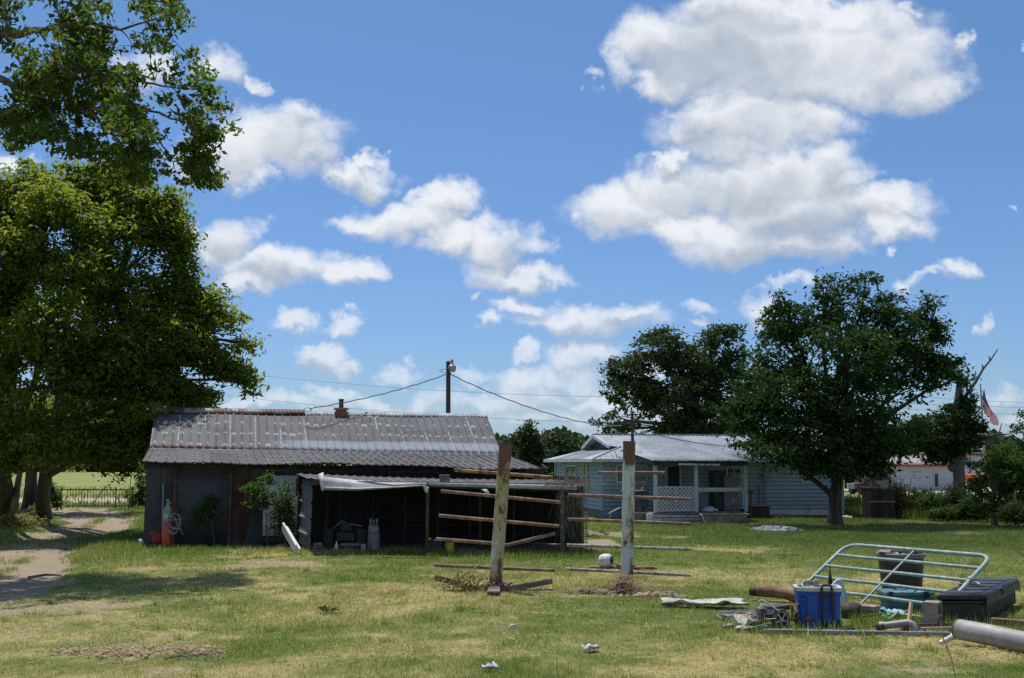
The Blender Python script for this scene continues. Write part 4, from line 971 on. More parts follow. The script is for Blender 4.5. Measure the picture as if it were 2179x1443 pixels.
m_mud = M('muddy_steel', (.17, .115, .09), .95, c2=(.24, .17, .14), sc=8, bump=.8, bsc=30)
for pts in (((925, 1226), (1018, 1262)), ((1175, 1234), (1078, 1263))):
    a, c = PY(*pts[0], YL), PY(*pts[1], YL - .1); c.z = max(c.z, .05); q = MB(); q.beam(a, c, .10, .05, up=(0, .3, 1)); q.beam(a + Vector((0, -.05, -.02)), c + Vector((0, -.05, -.02)), .02, .09, up=(0, 0, 1)); q.build('foot', m_mud, rk, bevel=.006)
q = MB(); a = PY(1052, 1254, YL); q.beam(Vector((a.x, YL, .09)), Vector((a.x, YL - 1.0, .09)), .2, .03); q.beam(Vector((a.x - .1, YL, .06)), Vector((a.x - .1, YL - 1.0, .06)), .02, .08); q.beam(Vector((a.x + .1, YL, .06)), Vector((a.x + .1, YL - 1.0, .06)), .02, .08); q.build('foot', m_mud, rk, bevel=.005)
YR = 20.9
rack((1334, 1246), YR, (1339, 939), [([(1272, 1006), (1414, 1006)], YR + .13, YR + .13, m_arm1), ([(1209, 1053), (1470, 1062)], YR + .13, YR + .13, m_arm1), ([(1208, 1105), (1470, 1115)], YR + .13, YR + .13, m_arm1),
    ([(1206, 1160), (1470, 1169)], YR + .13, YR + .13, m_arm2), ([(1204, 1211), (1469, 1224)], YR + .13, YR + .13, m_arm2)], .116, m_postR, 'upright pale grey pipe rack with rusty top and five straight arms')
# clod and hay heaps at their feet
def heap(px, py, w_, d, h, n, label, name, cat, mats, seed, straw=0, drift=1.0):
    rr = random.Random(seed); c = PG(px, py); t = thing(name, label, cat, c)
    b = MB()
    for i in range(n):
        x = c.x + rr.gauss(0, w_ * .45); y = c.y + rr.gauss(0, d * .45); k = max(0, 1 - abs(x - c.x) / w_); s = rr.uniform(.02, .055)
        z = H(x, y) + k * h * rr.random() * drift
        b.lathe([(0, -s * .8), (s * rr.uniform(.7, 1.1), -s * .3), (s, s * .3), (s * .5, s * .8), (0, s * .85)], (x, y, z), 6, axis=(rr.gauss(0, 1), rr.gauss(0, 1), rr.random() + .2), sx=rr.uniform(.7, 1.5))
    tag(b.build('clods', mats[0], t, smooth=20), kind='stuff')
    if straw:
        q = MB()
        for i in range(straw):
            x = c.x + rr.gauss(.04, w_ * .4); y = c.y + rr.gauss(-.05, d * .5); k = max(0, 1 - abs(x - c.x) / w_); z = H(x, y) + k * h * rr.random() * 1.2 + .01
            L = rr.uniform(.1, .3); a = rr.random() * 6.28; e = Vector((x + L * math.cos(a), y + L * math.sin(a) * .6, max(.01, z + rr.gauss(-.05, .08))))
            p = Vector((x, y, z)); q.tube(bez(p, p.lerp(e, .5) + Vector((0, 0, rr.uniform(0, .06))), e, 3), .0045, 3, cap=False)
        tag(q.build('straw', mats[1], t), kind='stuff')
    return t
m_clod = M('clod_soil', (.17, .12, .095), .98, c2=(.25, .185, .15), sc=9, bump=.6, bsc=40)
m_straw = M('straw', (.48, .36, .17), .85, c2=(.36, .27, .13), sc=20)
m_tan = M('tan_soil', (.42, .31, .21), .98, c2=(.33, .24, .16), sc=9, bump=.6, bsc=40)
heap(1055, 1256, .45, .3, .14, 160, 'dark clods of earth piled round the foot of the leaning rack', 'earth_heap', 'earth heap', (m_clod, m_straw), 1, 40)
heap(1330, 1262, .34, .28, .3, 240, 'heap of clods and dead hay piled round the foot of the upright rack', 'hay_heap', 'hay heap', (m_clod, m_straw), 2, 520)
heap(1255, 1266, .42, .12, .07, 90, 'low line of dark clods left of the hay heap', 'earth_heap', 'earth heap', (m_clod, m_straw), 3, 40)
heap(1390, 1270, .5, .10, .07, 130, 'low tan ridge of dry soil right of the hay heap', 'soil_ridge', 'earth heap', (m_tan, m_straw), 4, 30)
q = MB()
r_ = random.Random(9)
for i in range(1500):
    x0_ = r_.uniform(110, 480); p = PG(x0_, 1391 + 4 * math.sin(x0_ * .03) + r_.gauss(0, 6)); s = r_.uniform(.004, .018) * (1 + .8 * (r_.random() < .06))
    q.lathe([(0, -s), (s, -s * .3), (s, s * .3), (0, s * .8)], p + Vector((0, 0, H(p.x, p.y) + r_.random() * .02)), 5, axis=(r_.gauss(0, 1), r_.gauss(0, 1), 1), sx=1.4)
tag(q.build('clod_row', m_tan, smooth=20), 'long windrow of dry clods and dead grass across the near left lawn', 'clods', kind='stuff')
# dead potted plant left of the rack
c = PG(985, 1262); t = thing('dead_plant', 'withered brown plant lying left of the leaning rack foot', 'plant', c)
q = MB(); q.tube([PY(968, 1250, 20.6), PY(984, 1225, 20.5), PY(1005, 1212, 20.4), PY(1031, 1196, 20.3)], [.012, .014, .011, .006], 6); q.tube([PY(984, 1225, 20.5), PY(982, 1213, 20.5)], .007, 5)
for i in range(26):
    a = c + Vector((r_.gauss(0, .16), r_.gauss(.1, .1), 0)); e = a + Vector((r_.gauss(.05, .16), r_.gauss(0, .1), r_.uniform(.1, .34))); q.tube(bez(a, a.lerp(e, .5) + Vector((0, 0, .08)), e, 4), .005, 4, cap=False)
q.build('stems', M('dry_stem', (.45, .38, .22), .9), t)
rs_ = np.random.RandomState(4); n = 330; P_ = np.array([c.x, c.y + .1, .12]) + rs_.normal(size=(n, 3)) * np.array([.26, .12, .10]); P_[:, 2] = np.abs(P_[:, 2]) + .01
V, F_ = leaves(P_, rs_.normal(size=(n, 3)), rs_.uniform(.04, .085, n), rs_, .5); npmesh('leaves', V, F_, leafmat('dry_leaf', (.20, .17, .05), (.32, .26, .09), (.3, .25, .08)), t)
# ------------------------------------------------------------------ house
TH2 = R(10.5)
hx = Vector((math.cos(TH2), math.sin(TH2), 0)); hy = Vector((-math.sin(TH2), math.cos(TH2), 0))
g0 = PG(1281, 1104); HO = Vector((g0.x, g0.y, 0))
house = thing('house', 'single storey blue clapboard house with white metal roof and porch', 'house', HO)
def HL(x, y, z): return HO + hx * x + hy * y + Vector((0, 0, z))
LH, WH, zE, zT = 10.75, 8.6, 2.34, 2.36
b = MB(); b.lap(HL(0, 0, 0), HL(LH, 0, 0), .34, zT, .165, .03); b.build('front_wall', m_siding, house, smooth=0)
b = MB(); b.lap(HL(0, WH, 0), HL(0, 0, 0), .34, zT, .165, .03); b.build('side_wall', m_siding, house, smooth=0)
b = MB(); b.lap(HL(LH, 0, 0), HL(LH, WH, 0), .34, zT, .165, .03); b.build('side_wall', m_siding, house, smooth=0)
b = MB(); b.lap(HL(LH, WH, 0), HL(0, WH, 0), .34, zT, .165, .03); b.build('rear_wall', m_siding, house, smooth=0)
for xx, yy in ((0, 0), (LH, 0), (0, WH)):
    b = MB(); b.box(HL(xx, yy, 1.34), (.11, .11, 2.03), TH2); b.build('corner_board', M('corner_blue', (.30, .47, .56), .6), house)
b = MB(); b.box(HL(LH / 2, WH / 2, .16), (LH - .1, WH - .1, .36), TH2); b.build('foundation', m_conc, house)
b = MB(); b.corr(HL(.0, -.02, .0), HL(1.3, -.02, .0), HL(1.3, -.02, .34), HL(.0, -.02, .34), .11, .012, 'rib', rows=1); b.build('skirting', M('skirt_blue', (.25, .40, .50), .6, .1), house)
b = MB(); b.beam(HL(6.2, -.06, .21), HL(LH, -.06, .19), .04, .24); b.build('base_board', m_whiteold, house)
# roof: main gable with dutch gable at the left, low hip below it
ov = .5
zr = 3.58; yr = 4.3; sl = (zr - 2.46) / (yr + ov)
gx = 1.35; zg = 2.46 + sl * (1.75 + ov)
fE0, fE1 = HL(-ov, -ov, 2.46), HL(LH + .4, -ov, 2.46)
def slope(pts, nm='roof_slope', pitch=.23):
    pass
b = MB(); a = HL(gx, -ov, 2.46); b.corr(a, fE1, HL(LH + .4, yr, zr), HL(gx, yr, zr), .23, .02, rows=3)
b.build('roof', m_roofH, house, solid=.02)
# small triangle of front slope left of gx (hip corner) and left hip
def tri_roof(P, nm):
    b = MB(); b.add(P, [tuple(range(len(P)))], [((p - P[0]).dot(hx), (p - P[0]).dot(hy)) for p in P]); return b.build(nm, m_roofH, house, solid=.02, smooth=0)
hipc = HL(-ov, -ov, 2.46)
tri_roof([hipc, HL(gx, -ov, 2.462), HL(gx, 1.75, zg)], 'hip_corner')
# left hip: eave from back-left to front-left, ribs running up
A_, B_, C_, D_ = HL(-ov, 2 * yr - 1.75, 2.46), HL(-ov, 1.75, 2.46), HL(gx, 1.75, zg), HL(gx, 2 * yr - 1.75, zg)
b = MB(); b.corr(A_, B_, C_, D_, .23, .02, rows=2); b.build('hip_roof', m_roofH, house, solid=.02)
tri_roof([HL(-ov, 1.75, 2.461), hipc, HL(gx, 1.75, zg)], 'hip_roof')
tri_roof([HL(-ov, WH + ov, 2.46), HL(-ov, 2 * yr - 1.75, 2.461), HL(gx, 2 * yr - 1.75, zg)], 'hip_roof')
# rear slope
b = MB(); b.corr(HL(LH + .4, WH + ov, 2.46), HL(gx, WH + ov, 2.46), HL(gx, yr, zr), HL(LH + .4, yr, zr), .23, .02, rows=2); b.build('rear_roof', m_roofH, house, solid=.02)
# gablet overhanging to the left
ga = HL(gx - .6, yr, zr + .005)
b = MB(); b.add([HL(gx - .5, 1.9, zg + .05), HL(gx + .02, 1.75, zg + .02), HL(gx + .02, yr, zr + .012), ga], [(0, 1, 2, 3)]); b.add([ga, HL(gx + .02, yr, zr + .012), HL(gx + .02, 2 * yr - 1.75, zg + .02), HL(gx - .5, 2 * yr - 1.9, zg + .05)], [(0, 1, 2, 3)]); b.build('gablet_roof', m_roofH, house, solid=.02, smooth=0)
b = MB(); b.beam(HL(gx - .5, 1.85, zg + .0), ga - up * .07, .04, .13); b.beam(ga - up * .07, HL(gx - .5, 2 * yr - 1.85, zg), .04, .13); b.build('bargeboard', m_trimh, house)
b = MB(); b.add([HL(gx - .03, 1.9, zg + .0), HL(gx - .03, 2 * yr - 1.9, zg), HL(gx - .03, yr, zr - .08)], [(0, 1, 2)]); b.build('gable_vent', M('dark_vent', (.2, .2, .21), .8), house, solid=.02)
# ridge cap and hip caps
b = MB(); b.beam(ga + up * .02, HL(LH + .4, yr, zr + .03), .22, .03); b.build('ridge_cap', m_roofH, house)
b = MB(); b.beam(hipc + up * .03, HL(gx, 1.75, zg + .04), .07, .02); b.build('hip_cap', m_wireg, house)
# fascia and soffit
b = MB(); b.beam(HL(-ov, -ov, 2.40), HL(LH + .4, -ov, 2.40), .03, .13); b.beam(HL(-ov, WH + ov, 2.40), HL(-ov, -ov + .02, 2.40), .03, .13); b.build('fascia', m_trimh, house)
b = MB(); b.box(HL(LH / 2, -ov / 2 + .02, 2.36), (LH + .9, ov, .02), TH2); b.box(HL(-ov / 2, WH / 2, 2.362), (ov, WH, .02), TH2); b.build('soffit', m_trimh, house)
def window(P0, P1, z0, z1, n, nm='window', w=.06, mull=1, mat=m_trimh, lab=None):
    P0 = Vector(P0); P1 = Vector(P1); f = MB()
    for zz in (z0, z1): f.beam(P0 + up * zz + n * .03, P1 + up * zz + n * .03, .06, w)
    for P in (P0, P1): f.beam(P + up * (z0 + w / 2) + n * .03, P + up * (z1 - w / 2) + n * .03, w, .06, up=n)
    if mull: f.beam(P0.lerp(P1, .5) + up * (z0 + w / 2) + n * .028, P0.lerp(P1, .5) + up * (z1 - w / 2) + n * .028, w * .7, .05, up=n)
    if mull > 1: f.beam(P0 + up * ((z0 + z1) / 2) + n * .026, P1 + up * ((z0 + z1) / 2) + n * .026, .05, w * .7)
    o = f.build(nm, mat, house)
    if lab: tag(o, lab)
    g = MB(); q = n * .022; g.quad(P0 + up * z0 + q, P1 + up * z0 + q, P1 + up * z1 + q, P0 + up * z1 + q)
    gg = g.build('pane', m_glass, None, local=True); gg.data.transform(WM(o).inverted()); gg.parent = o
    return o
def hxp(px, y=0.0):                      # metres along the house front seen at a pixel
    u = (px - CX) / FPX; Ox = HO.x - math.sin(TH2) * y; Oy = HO.y + math.cos(TH2) * y
    return (u * Oy - Ox) / (hx.x - u * hx.y)
F0, F1 = hxp(1310), hxp(1374)
window(HL(F0, 0, 0), HL(F1, 0, 0), 1.50, 2.20, -hy, mull=2)
F0, F1 = hxp(1700), hxp(1728)
window(HL(F0, 0, 0), HL(F1, 0, 0), 1.47, 1.98, -hy, mull=0)
# side windows with tan shutters
for y0, y1 in ((4.3, 6.2),):
    window(HL(0, y1, 0), HL(0, y0, 0), 1.2, 2.15, -hx, mull=1, mat=m_trimh)
for yy in (2.35, 2.95, 6.6):
    b = MB(); b.box(HL(-.035, yy, 1.6), (.04, .42, 1.35), TH2); b.build('shutter', m_shut, house)
# porch
PX0, PX1, PD, dz = 1.28, 4.93, 3.0, .38
zp = 2.38
A_, B_ = HL(PX0 - .12, -PD - .35, zp), HL(PX1 + .2, -PD - .35, zp)
kk = 1.15; zk = 2.46 + sl * (kk + ov)
b = MB(); b.corr(A_, B_, HL(PX1 + .2, kk, zk + .03), HL(PX0 - .12, kk, zk + .03), .23, .02, rows=3, jit=.008); b.build('porch_roof', m_roofH, house, solid=.015)
b = MB(); b.beam(A_ + Vector((.03, .03, -.07)), HL(PX0 - .1, -.3, zk - .30), .05, .12); b.beam(HL(PX0 - .1, -.3, zk - .30), HL(PX0 - .1, kk, zk - .04), .05, .08); b.build('rake_board', m_dark, house)
b = MB(); b.beam(HL(PX0 - .08, -PD - .3, zp - .10), HL(PX1 + .15, -PD - .3, zp - .10), .05, .15); b.build('porch_beam', m_dark, house)
b = MB(); b.beam(HL(2.2, -PD - .335, zp - .13), HL(3.9, -PD - .335, zp - .16), .02, .07); b.build('peeling_trim', m_whiteold, house)
b = MB()
for i in range(8):
    x = PX0 + .1 + i * .5; b.beam(HL(x, -PD - .28, zp - .03), HL(x, kk - .2, zk - .06), .05, .08)
b.build('porch_rafters', m_dark, house)
pw = (hxp(1392, -PD), hxp(1478, -PD), hxp(1582, -PD))
for x in pw:
    b = MB(); b.box(HL(x, -PD, dz + .96), (.13, .13, 1.92), TH2); b.build('porch_post', m_white, house, bevel=.01)
b = MB(); b.box(HL((PX0 + PX1) / 2, -PD / 2, dz - .05), (PX1 - PX0 + .2, PD, .07), TH2); b.build('porch_floor', m_wood, house)
b = MB()
for i in range(3): b.beam(HL(PX0 - .05, -PD - .05 - .01 * i, dz - .14 - i * .115 - .02 * i), HL(3.2 + .1 * i, -PD - .05 - .02 * i, dz - .16 - i * .115), .025, .10)
b.build('porch_skirting', m_whiteold, house)
b = MB(); b.beam(HL(pw[1], -PD, 1.28), HL(pw[2], -PD, 1.27), .06, .10); b.beam(HL(pw[1], -PD + .01, 1.19), HL(pw[2], -PD, 1.205), .03, .05); b.build('porch_rail', m_whiteold, house)
# lattice panel
x0, x1, z0, z1 = pw[0] + .05, pw[1] - .05, dz + .06, 1.36
b = MB()
def lat(sgn, off):
    s = .155; L = (x1 - x0) + (z1 - z0); k = -(z1 - z0)
    while k < x1 - x0:
        # line x = x0 + k + t, z = z0 + t (sgn=1) or z1 - t
        t0_ = max(0, -k); t1_ = min(z1 - z0, x1 - x0 - k)
        if t1_ > t0_ + .03:
            za = z0 + t0_ if sgn > 0 else z1 - t0_; zb = z0 + t1_ if sgn > 0 else z1 - t1_
            b.beam(HL(x0 + k + t0_, -PD + off, za), HL(x0 + k + t1_, -PD + off, zb), .05, .008, up=hy)
        k += s
lat(1, -.03); lat(-1, -.04)
for zz in (z0, z1): b.beam(HL(x0, -PD - .05, zz), HL(x1, -PD - .05, zz), .02, .05)
for xx in (x0, (x0 + x1) / 2, x1): b.beam(HL(xx, -PD - .053, z0), HL(xx, -PD - .053, z1), .05, .02, up=hy)
b.build('lattice', m_white, house, smooth=0)
b = MB(); x0_, x1_ = pw[2] - .14, pw[2] - .03
for i in range(8): b.beam(HL(x0_, -PD - .03, .5 + i * .1), HL(x1_, -PD - .03, .6 + i * .1), .03, .008, up=hy); b.beam(HL(x1_, -PD - .04, .5 + i * .1), HL(x0_, -PD - .04, .6 + i * .1), .03, .008, up=hy)
tag(b.build('lattice', m_white, house, smooth=0), 'broken strip of lattice at the right porch post')
# screen door, back window of the porch
F0, F1 = hxp(1415), hxp(1444)
b = MB()
for xx in (F0, F1): b.box(HL(xx, -.05, 1.3), (.07, .05, 1.85), TH2)
b.box(HL((F0 + F1) / 2, -.05, 2.2), (F1 - F0 + .07, .05, .08), TH2)
b.box(HL((F0 + F1) / 2, -.05, 1.1), (F1 - F0, .04, .06), TH2); dr_ = b.build('front_door', m_trimh, house)
b = MB(); b.box(HL((F0 + F1) / 2, -.03, 1.27), (F1 - F0 - .06, .03, 1.78), TH2); o = b.build('door_leaf', M('door_dark', (.03, .03, .032), .5), None, local=True); o.data.transform(WM(dr_).inverted()); o.parent = dr_
F0, F1 = hxp(1543), hxp(1573)
window(HL(F0, 0, 0), HL(F1, 0, 0), 1.3, 2.1, -hy, mull=2)
# service mast
mp = PY(1346, 940, 47.0)
b = MB(); b.tube([mp - up * .3, mp + up * 1.25], .065, 10); b.build('service_mast', m_pole, house)
# meter and conduit on the wall, right of the porch
x = hxp(1622); b = MB(); b.tube([HL(x, -.1, 2.3), HL(x, -.1, .5)], .04, 8); b.box(HL(x, -.12, 1.75), (.2, .12, .3), TH2); b.lathe([(.08, 0), (.08, .08), (0, .1)], HL(x, -.17, 1.78), 12, axis=(-hy)); b.build('meter', m_steel, house)
x = hxp(1609); b = MB(); b.tube([HL(x, -.1, 1.4), HL(x, -.1, .5)], .03, 8); b.build('drain_pipe', M('drain', (.12, .2, .24), .6), house)
# TV aerial
ap = PY(1345, 905, 46.6); t = thing('aerial', 'thin metal television aerial rising beside the dark mast on the blue house roof', 'aerial', ap)
b = MB(); b.tube([PY(1255, 905, 46.6), PY(1322, 906, 46.6)], .02, 6)
for i, px in enumerate((1262, 1275, 1290, 1305, 1318)): c = PY(px, 905, 46.6); b.tube([c + Vector((0, -.5 + .05 * i, 0)), c + Vector((0, .5 - .05 * i, 0))], .01, 5)
b.build('boom', m_wireg, t)
b = MB(); q = PY(1300, 906, 46.6); b.tube([q, PY(1302, 930, 47.5)], .02, 6); b.build('aerial_mast', m_wireg, t)
b = MB(); b.lathe([(.12, -.03), (.14, 0), (.12, .03), (.07, .03), (.06, 0), (.07, -.03)], PY(1306, 920, 46.5), 16, axis=(0, 1, .2), caps=False); b.build('rotor', m_trimh, t)
# ---- things on and by the porch
def hbox(x, y, z, s, m, name, label, cat, bevel=.01, rz=0):
    b = MB(); b.box(HL(x, y, z + s[2] / 2), s, TH2 + rz); return tag(b.build(name, m, bevel=bevel), label, cat)
m_fr = M('fridge_dark', (.05, .055, .06), .4); m_frw = M('fridge_grey', (.20, .22, .21), .5, c2=(.15, .16, .155), sc=2)
fx = hxp(1522, -1.4)
t = thing('fridge', 'dark upright refrigerator standing left of the grey cabinet on the porch', 'fridge', HL(fx, -1.4, dz)); b = MB(); b.box(HL(fx, -1.4, dz + .8), (.5, .6, 1.6), TH2); b.build('body', m_fr, t, bevel=.02)
b = MB(); b.box(HL(fx, -1.72, dz + .5), (.46, .04, .95), TH2); b.build('door', m_fr, t, bevel=.01); b = MB(); b.box(HL(fx, -1.72, dz + 1.3), (.46, .04, .55), TH2); b.build('door', m_fr, t, bevel=.01); b = MB(); b.beam(HL(fx - .2, -1.76, dz + .6), HL(fx - .2, -1.76, dz + .9), .03, .03, up=hy); b.build('handle', m_steel, t)
fx = hxp(1547, -1.6)
t = thing('freezer', 'grey metal cabinet with a white sticker standing on the right of the porch', 'freezer', HL(fx, -1.6, dz)); b = MB(); b.box(HL(fx, -1.6, dz + .42), (.62, .6, .85), TH2); b.build('body', m_frw, t, bevel=.02)
b = MB(); b.box(HL(fx, -1.6, dz + 1.14), (.60, .55, .44), TH2); b.build('upper_case', m_frw, t, bevel=.02)
b = MB(); b.add([HL(fx - .02, -1.91, dz + .28), HL(fx + .1, -1.91, dz + .3), HL(fx + .08, -1.91, dz + .5), HL(fx + .0, -1.91, dz + .46)], [(0, 1, 2, 3)]); b.build('sticker', m_white, t, solid=.004)
fx = hxp(1488, -2.2); t = thing('storage_drum', 'pale blue grey bin standing behind the middle porch post', 'bin', HL(fx, -2.2, dz)); b = MB(); b.box(HL(fx, -2.2, dz + .42), (.36, .36, .84), TH2, taper=1.05); b.build('body', M('bin_blue', (.18, .22, .27), .6), t, bevel=.04); b = MB(); b.box(HL(fx, -2.2, dz + .86), (.41, .41, .04), TH2); b.build('lid', M('bin_blue', (0, 0, 0)), t, bevel=.01)
# trailer-tub in the grass before the porch
g = PG(1535, 1114); t = thing('tub', 'shallow grey and white trough standing in the grass before the porch', 'trough', g)
b = MB(); w0, w1, h_ = 1.55, 2.0, .36
P = [(-.65, -.35, 0), (.65, -.35, 0), (.65, .35, 0), (-.65, .35, 0)]; Q = [(-.80, -.42, h_), (.98, -.42, h_), (.98, .42, h_), (-.80, .42, h_)]
vs = [Vector(p) + g for p in P + Q]; b.add(vs, [(3, 2, 1, 0), (0, 1, 5, 4), (1, 2, 6, 5), (2, 3, 7, 6), (3, 0, 4, 7)]); b.build('body', M('tub_grey', (.27, .25, .21), .8, c2=(.17, .15, .12), sc=4, c3=(.4, .39, .36), sc3=8), t, solid=.03, smooth=0)
b = MB()
for i in range(4): b.beam(vs[4 + i], vs[4 + (i + 1) % 4], .06, .04)
b.build('rim', m_wood, t); b = MB(); b.beam(g + Vector((-.84, -.46, .36)), g + Vector((-.68, -.4, 0)), .12, .04, up=(1, 0, .3)); b.build('end_board', m_trimh, t); b = MB(); b.beam(g + Vector((-.3, -.5, .01)), g + Vector((.5, -.5, .01)), .12, .02); b.build('base_plate', m_trimh, t)
def lump(name, label, cat, c, sx, sy, sz, m, seed, n=14, amp=.3):
    rr = random.Random(seed); b = MB(); vs = []; fs = []; rings = 7
    for i in range(rings + 1):
        a = i / rings * math.pi / 2
        for k in range(n):
            q = 1 + rr.uniform(-amp, amp) * (1 if i < rings else 0); th = 2 * math.pi * k / n
            vs.append(Vector(c) + Vector((sx * math.cos(a) * math.cos(th) * q, sy * math.cos(a) * math.sin(th) * q, sz * math.sin(a) * (1 + rr.uniform(-amp, amp)) - .01)))
    for i in range(rings):
        for k in range(n): fs.append((i * n + k, i * n + (k + 1) % n, (i + 1) * n + (k + 1) % n, (i + 1) * n + k))
    b.add(vs, fs); return tag(b.build(name, m, smooth=30), label, cat)
c = HL(hxp(1507, -2.9), -2.85, .42); lump('white_sack', 'white plastic sack lying on the porch edge above the trough', 'sack', c, .3, .15, .16, m_white, 3)
c = PG(1578, 1110); lump('stone', 'pinkish boulder lying right of the trough before the porch', 'stone', c, .26, .15, .16, M('pink_stone', (.28, .22, .18), .9), 5, amp=.12)
# grill / smoker cart left of the porch
fx = hxp(1348, -1.6); g = HL(fx, -1.6, 0); t = thing('grey_cart', 'dark grey metal bin cart standing left of the porch before the window', 'cart', g)
b = MB(); b.box(g + up * .85, (.95, .6, .62), TH2); b.build('body', M('cart_grey', (.11, .115, .12), .7, c2=(.07, .07, .075), sc=3), t, bevel=.02); b = MB(); b.box(g + up * 1.18, (1.02, .66, .04), TH2); b.build('lid', m_steel, t, bevel=.01)
for s in (-1, 1): b = MB(); b.box(g + hx * .38 * s + up * .44, (.12, .3, .2), TH2); b.build('leg', m_conc, t)
b = MB(); b.beam(g + Vector((.25, 0, 1.15)), g + Vector((.45, .1, 1.5)), .06, .03); tag(b.build('stick', m_woodw), 'pale wooden stick leaning on top of the dark cart by the porch', 'stick')
b = MB(); b.tube([g + Vector((-.5, -.05, 1.4)), g + Vector((-.3, 0, 1.2))], .03, 8); tag(b.build('handle_bar', m_red), 'dark red bar leaning at the left top of the grey cart', 'bar')
b = MB(); b.box(g + Vector((.15, -.4, .17)), (1.3, .5, .34), TH2); tag(b.build('step_block', m_conc, bevel=.02), 'low concrete step block under the grey cart left of the porch', 'step')
b = MB(); b.tube([PY(1293, 1094, 45), PY(1320, 1080, 45)], .025, 6); b.tube([PY(1298, 1104, 45), PY(1300, 1092, 45)], .02, 6); tag(b.build('white_pipe', m_trimh), 'thin white pipe propped against the blue wall left of the cart', 'pipe')
g = HL(pw[0] - .25, -PD - .05, 0); hb = MB(); hb.lathe([(.13, 0), (.15, .3), (.13, .34), (0, .34)], g, 12); tag(hb.build('white_bucket', m_trimh), 'upturned white bucket at the left end of the porch skirting', 'bucket')
g = HL(hxp(1608, -1.2), -1.2, 0); t = thing('burn_box', 'dark rusty box standing in the grass right of the porch', 'box', g); b = MB(); b.box(g + up * .26, (.8, .5, .52), TH2); b.build('body', m_dark, t, bevel=.01); b = MB(); b.box(g + up * .53, (.84, .54, .03), TH2); b.build('lid', m_rustd, t)
b = MB(); b.tube([PY(1597, 1100, 43.5), PY(1597, 1048, 43.6)], .05, 8); b.lathe([(.08, 0), (.12, .05), (.10, .16), (.03, .2)], PY(1597, 1052, 43.6), 10); tag(b.build('grinder_post', m_rustd), 'dark post with a rusty head standing right of the porch', 'post')
b = MB(); b.beam(HL(hxp(1628), -.5, .08), HL(hxp(1664), -.5, .08), .2, .12); tag(b.build('plank', m_woodw), 'brown plank lying along the foot of the blue wall', 'plank')
c = PG(1801, 1103); lump('rubble', 'small pile of white rubble right of the pecan trunk', 'rubble', c, .3, .2, .12, m_whiteold, 8)
# grey tarpaulin heap on the lawn
c = PG(1653, 1128); rr_ = np.random.RandomState(8); n1_, n2_ = 46, 18; b = MB(); vs = []
for j in range(n2_ + 1):
    for i in range(n1_ + 1):
        u, v = i / n1_, j / n2_; w_ = math.sin(math.pi * u) ** .6 * math.sin(math.pi * v) ** .6
        z = .015 + w_ * (.03 + .20 * float(fbm(np.array([u * 11.0]), np.array([v * 6 + 3.]), 4)[0])) 
        vs.append(c + Vector(((u - .5) * 1.55 + .1 * math.sin(v * 7), (v - .5) * 1.3 + .12 * math.sin(u * 9), z)))
b.add(vs, [(j * (n1_ + 1) + i, j * (n1_ + 1) + i + 1, (j + 1) * (n1_ + 1) + i + 1, (j + 1) * (n1_ + 1) + i) for j in range(n2_) for i in range(n1_)])
tag(b.build('tarpaulin', M('tarp', (.20, .22, .25), .45, c2=(.40, .42, .45), sc=5, lo=.5, hi=.6, c3=(.03, .03, .04), sc3=9, lo3=.55, hi3=.6), smooth=50), 'crumpled grey and black tarpaulin lying on the lawn before the pecan tree', 'tarpaulin')
# white tank on its side on scrap
g = PG(1290, 1212); t = thing('tank', 'white dented round tank lying on its side between the two pipe racks', 'gas tank', g)
c = g + Vector((0, .1, .18)); b = MB(); ax = Vector((1, -.55, .1)).normalized()
b.lathe([(.02, -.15), (.08, -.145), (.13, -.11), (.15, -.05), (.15, .06), (.14, .10), (.10, .14), (.09, .14), (.09, .12), (.02, .12)], c, 22, axis=ax); b.build('body', M('tank_white', (.55, .57, .60), .55, c2=(.35, .35, .34), sc=8, lo=.55, hi=.62, c3=(.2, .1, .06), sc3=14, lo3=.66, hi3=.7), t)
b = MB(); b.lathe([(.02, .13), (.05, .13), (.05, .16), (.02, .17)], c, 12, axis=ax); b.tube([c + ax * .14 + Vector((0, .03, .08)), c + ax * .14 + Vector((.0, .0, -.08))], .012, 6); b.build('collar', m_dark, t)
b = MB(); b.beam(g + Vector((-.35, .2, .03)), g + Vector((1.1, .0, .03)), .3, .05); b.box(g + Vector((.42, -.05, .08)), (.35, .25, .08), .3); tag(b.build('rusty_sheet', m_rust, bevel=.005), 'rusty steel plate lying under the white tank', 'steel plate')
b = MB(); p0, p1 = PG(1335, 1215), PG(1393, 1216); b.beam(p0 + up * .05, p1 + up * .07, .06, .05); tag(b.build('rusty_rail', m_rustd), 'short rusty rail on the grass behind the foot of the upright rack', 'rail')
# bare ground bits between the barn and the house
for i, (px, py, s) in enumerate(((1262, 1141, .25), (1290, 1136, .12), (1281, 1133, .1))):
    p = PG(px, py); lump('debris', ['dark flat debris on the bare patch right of the lean to, nearest of three', 'small pale debris right of the bare patch centre between barn and house', 'tiny dark debris farthest of the three on the bare patch'][i], 'debris', p, s, s * .7, .06, (m_dark, m_conc, m_dark)[i], 20 + i, 8)
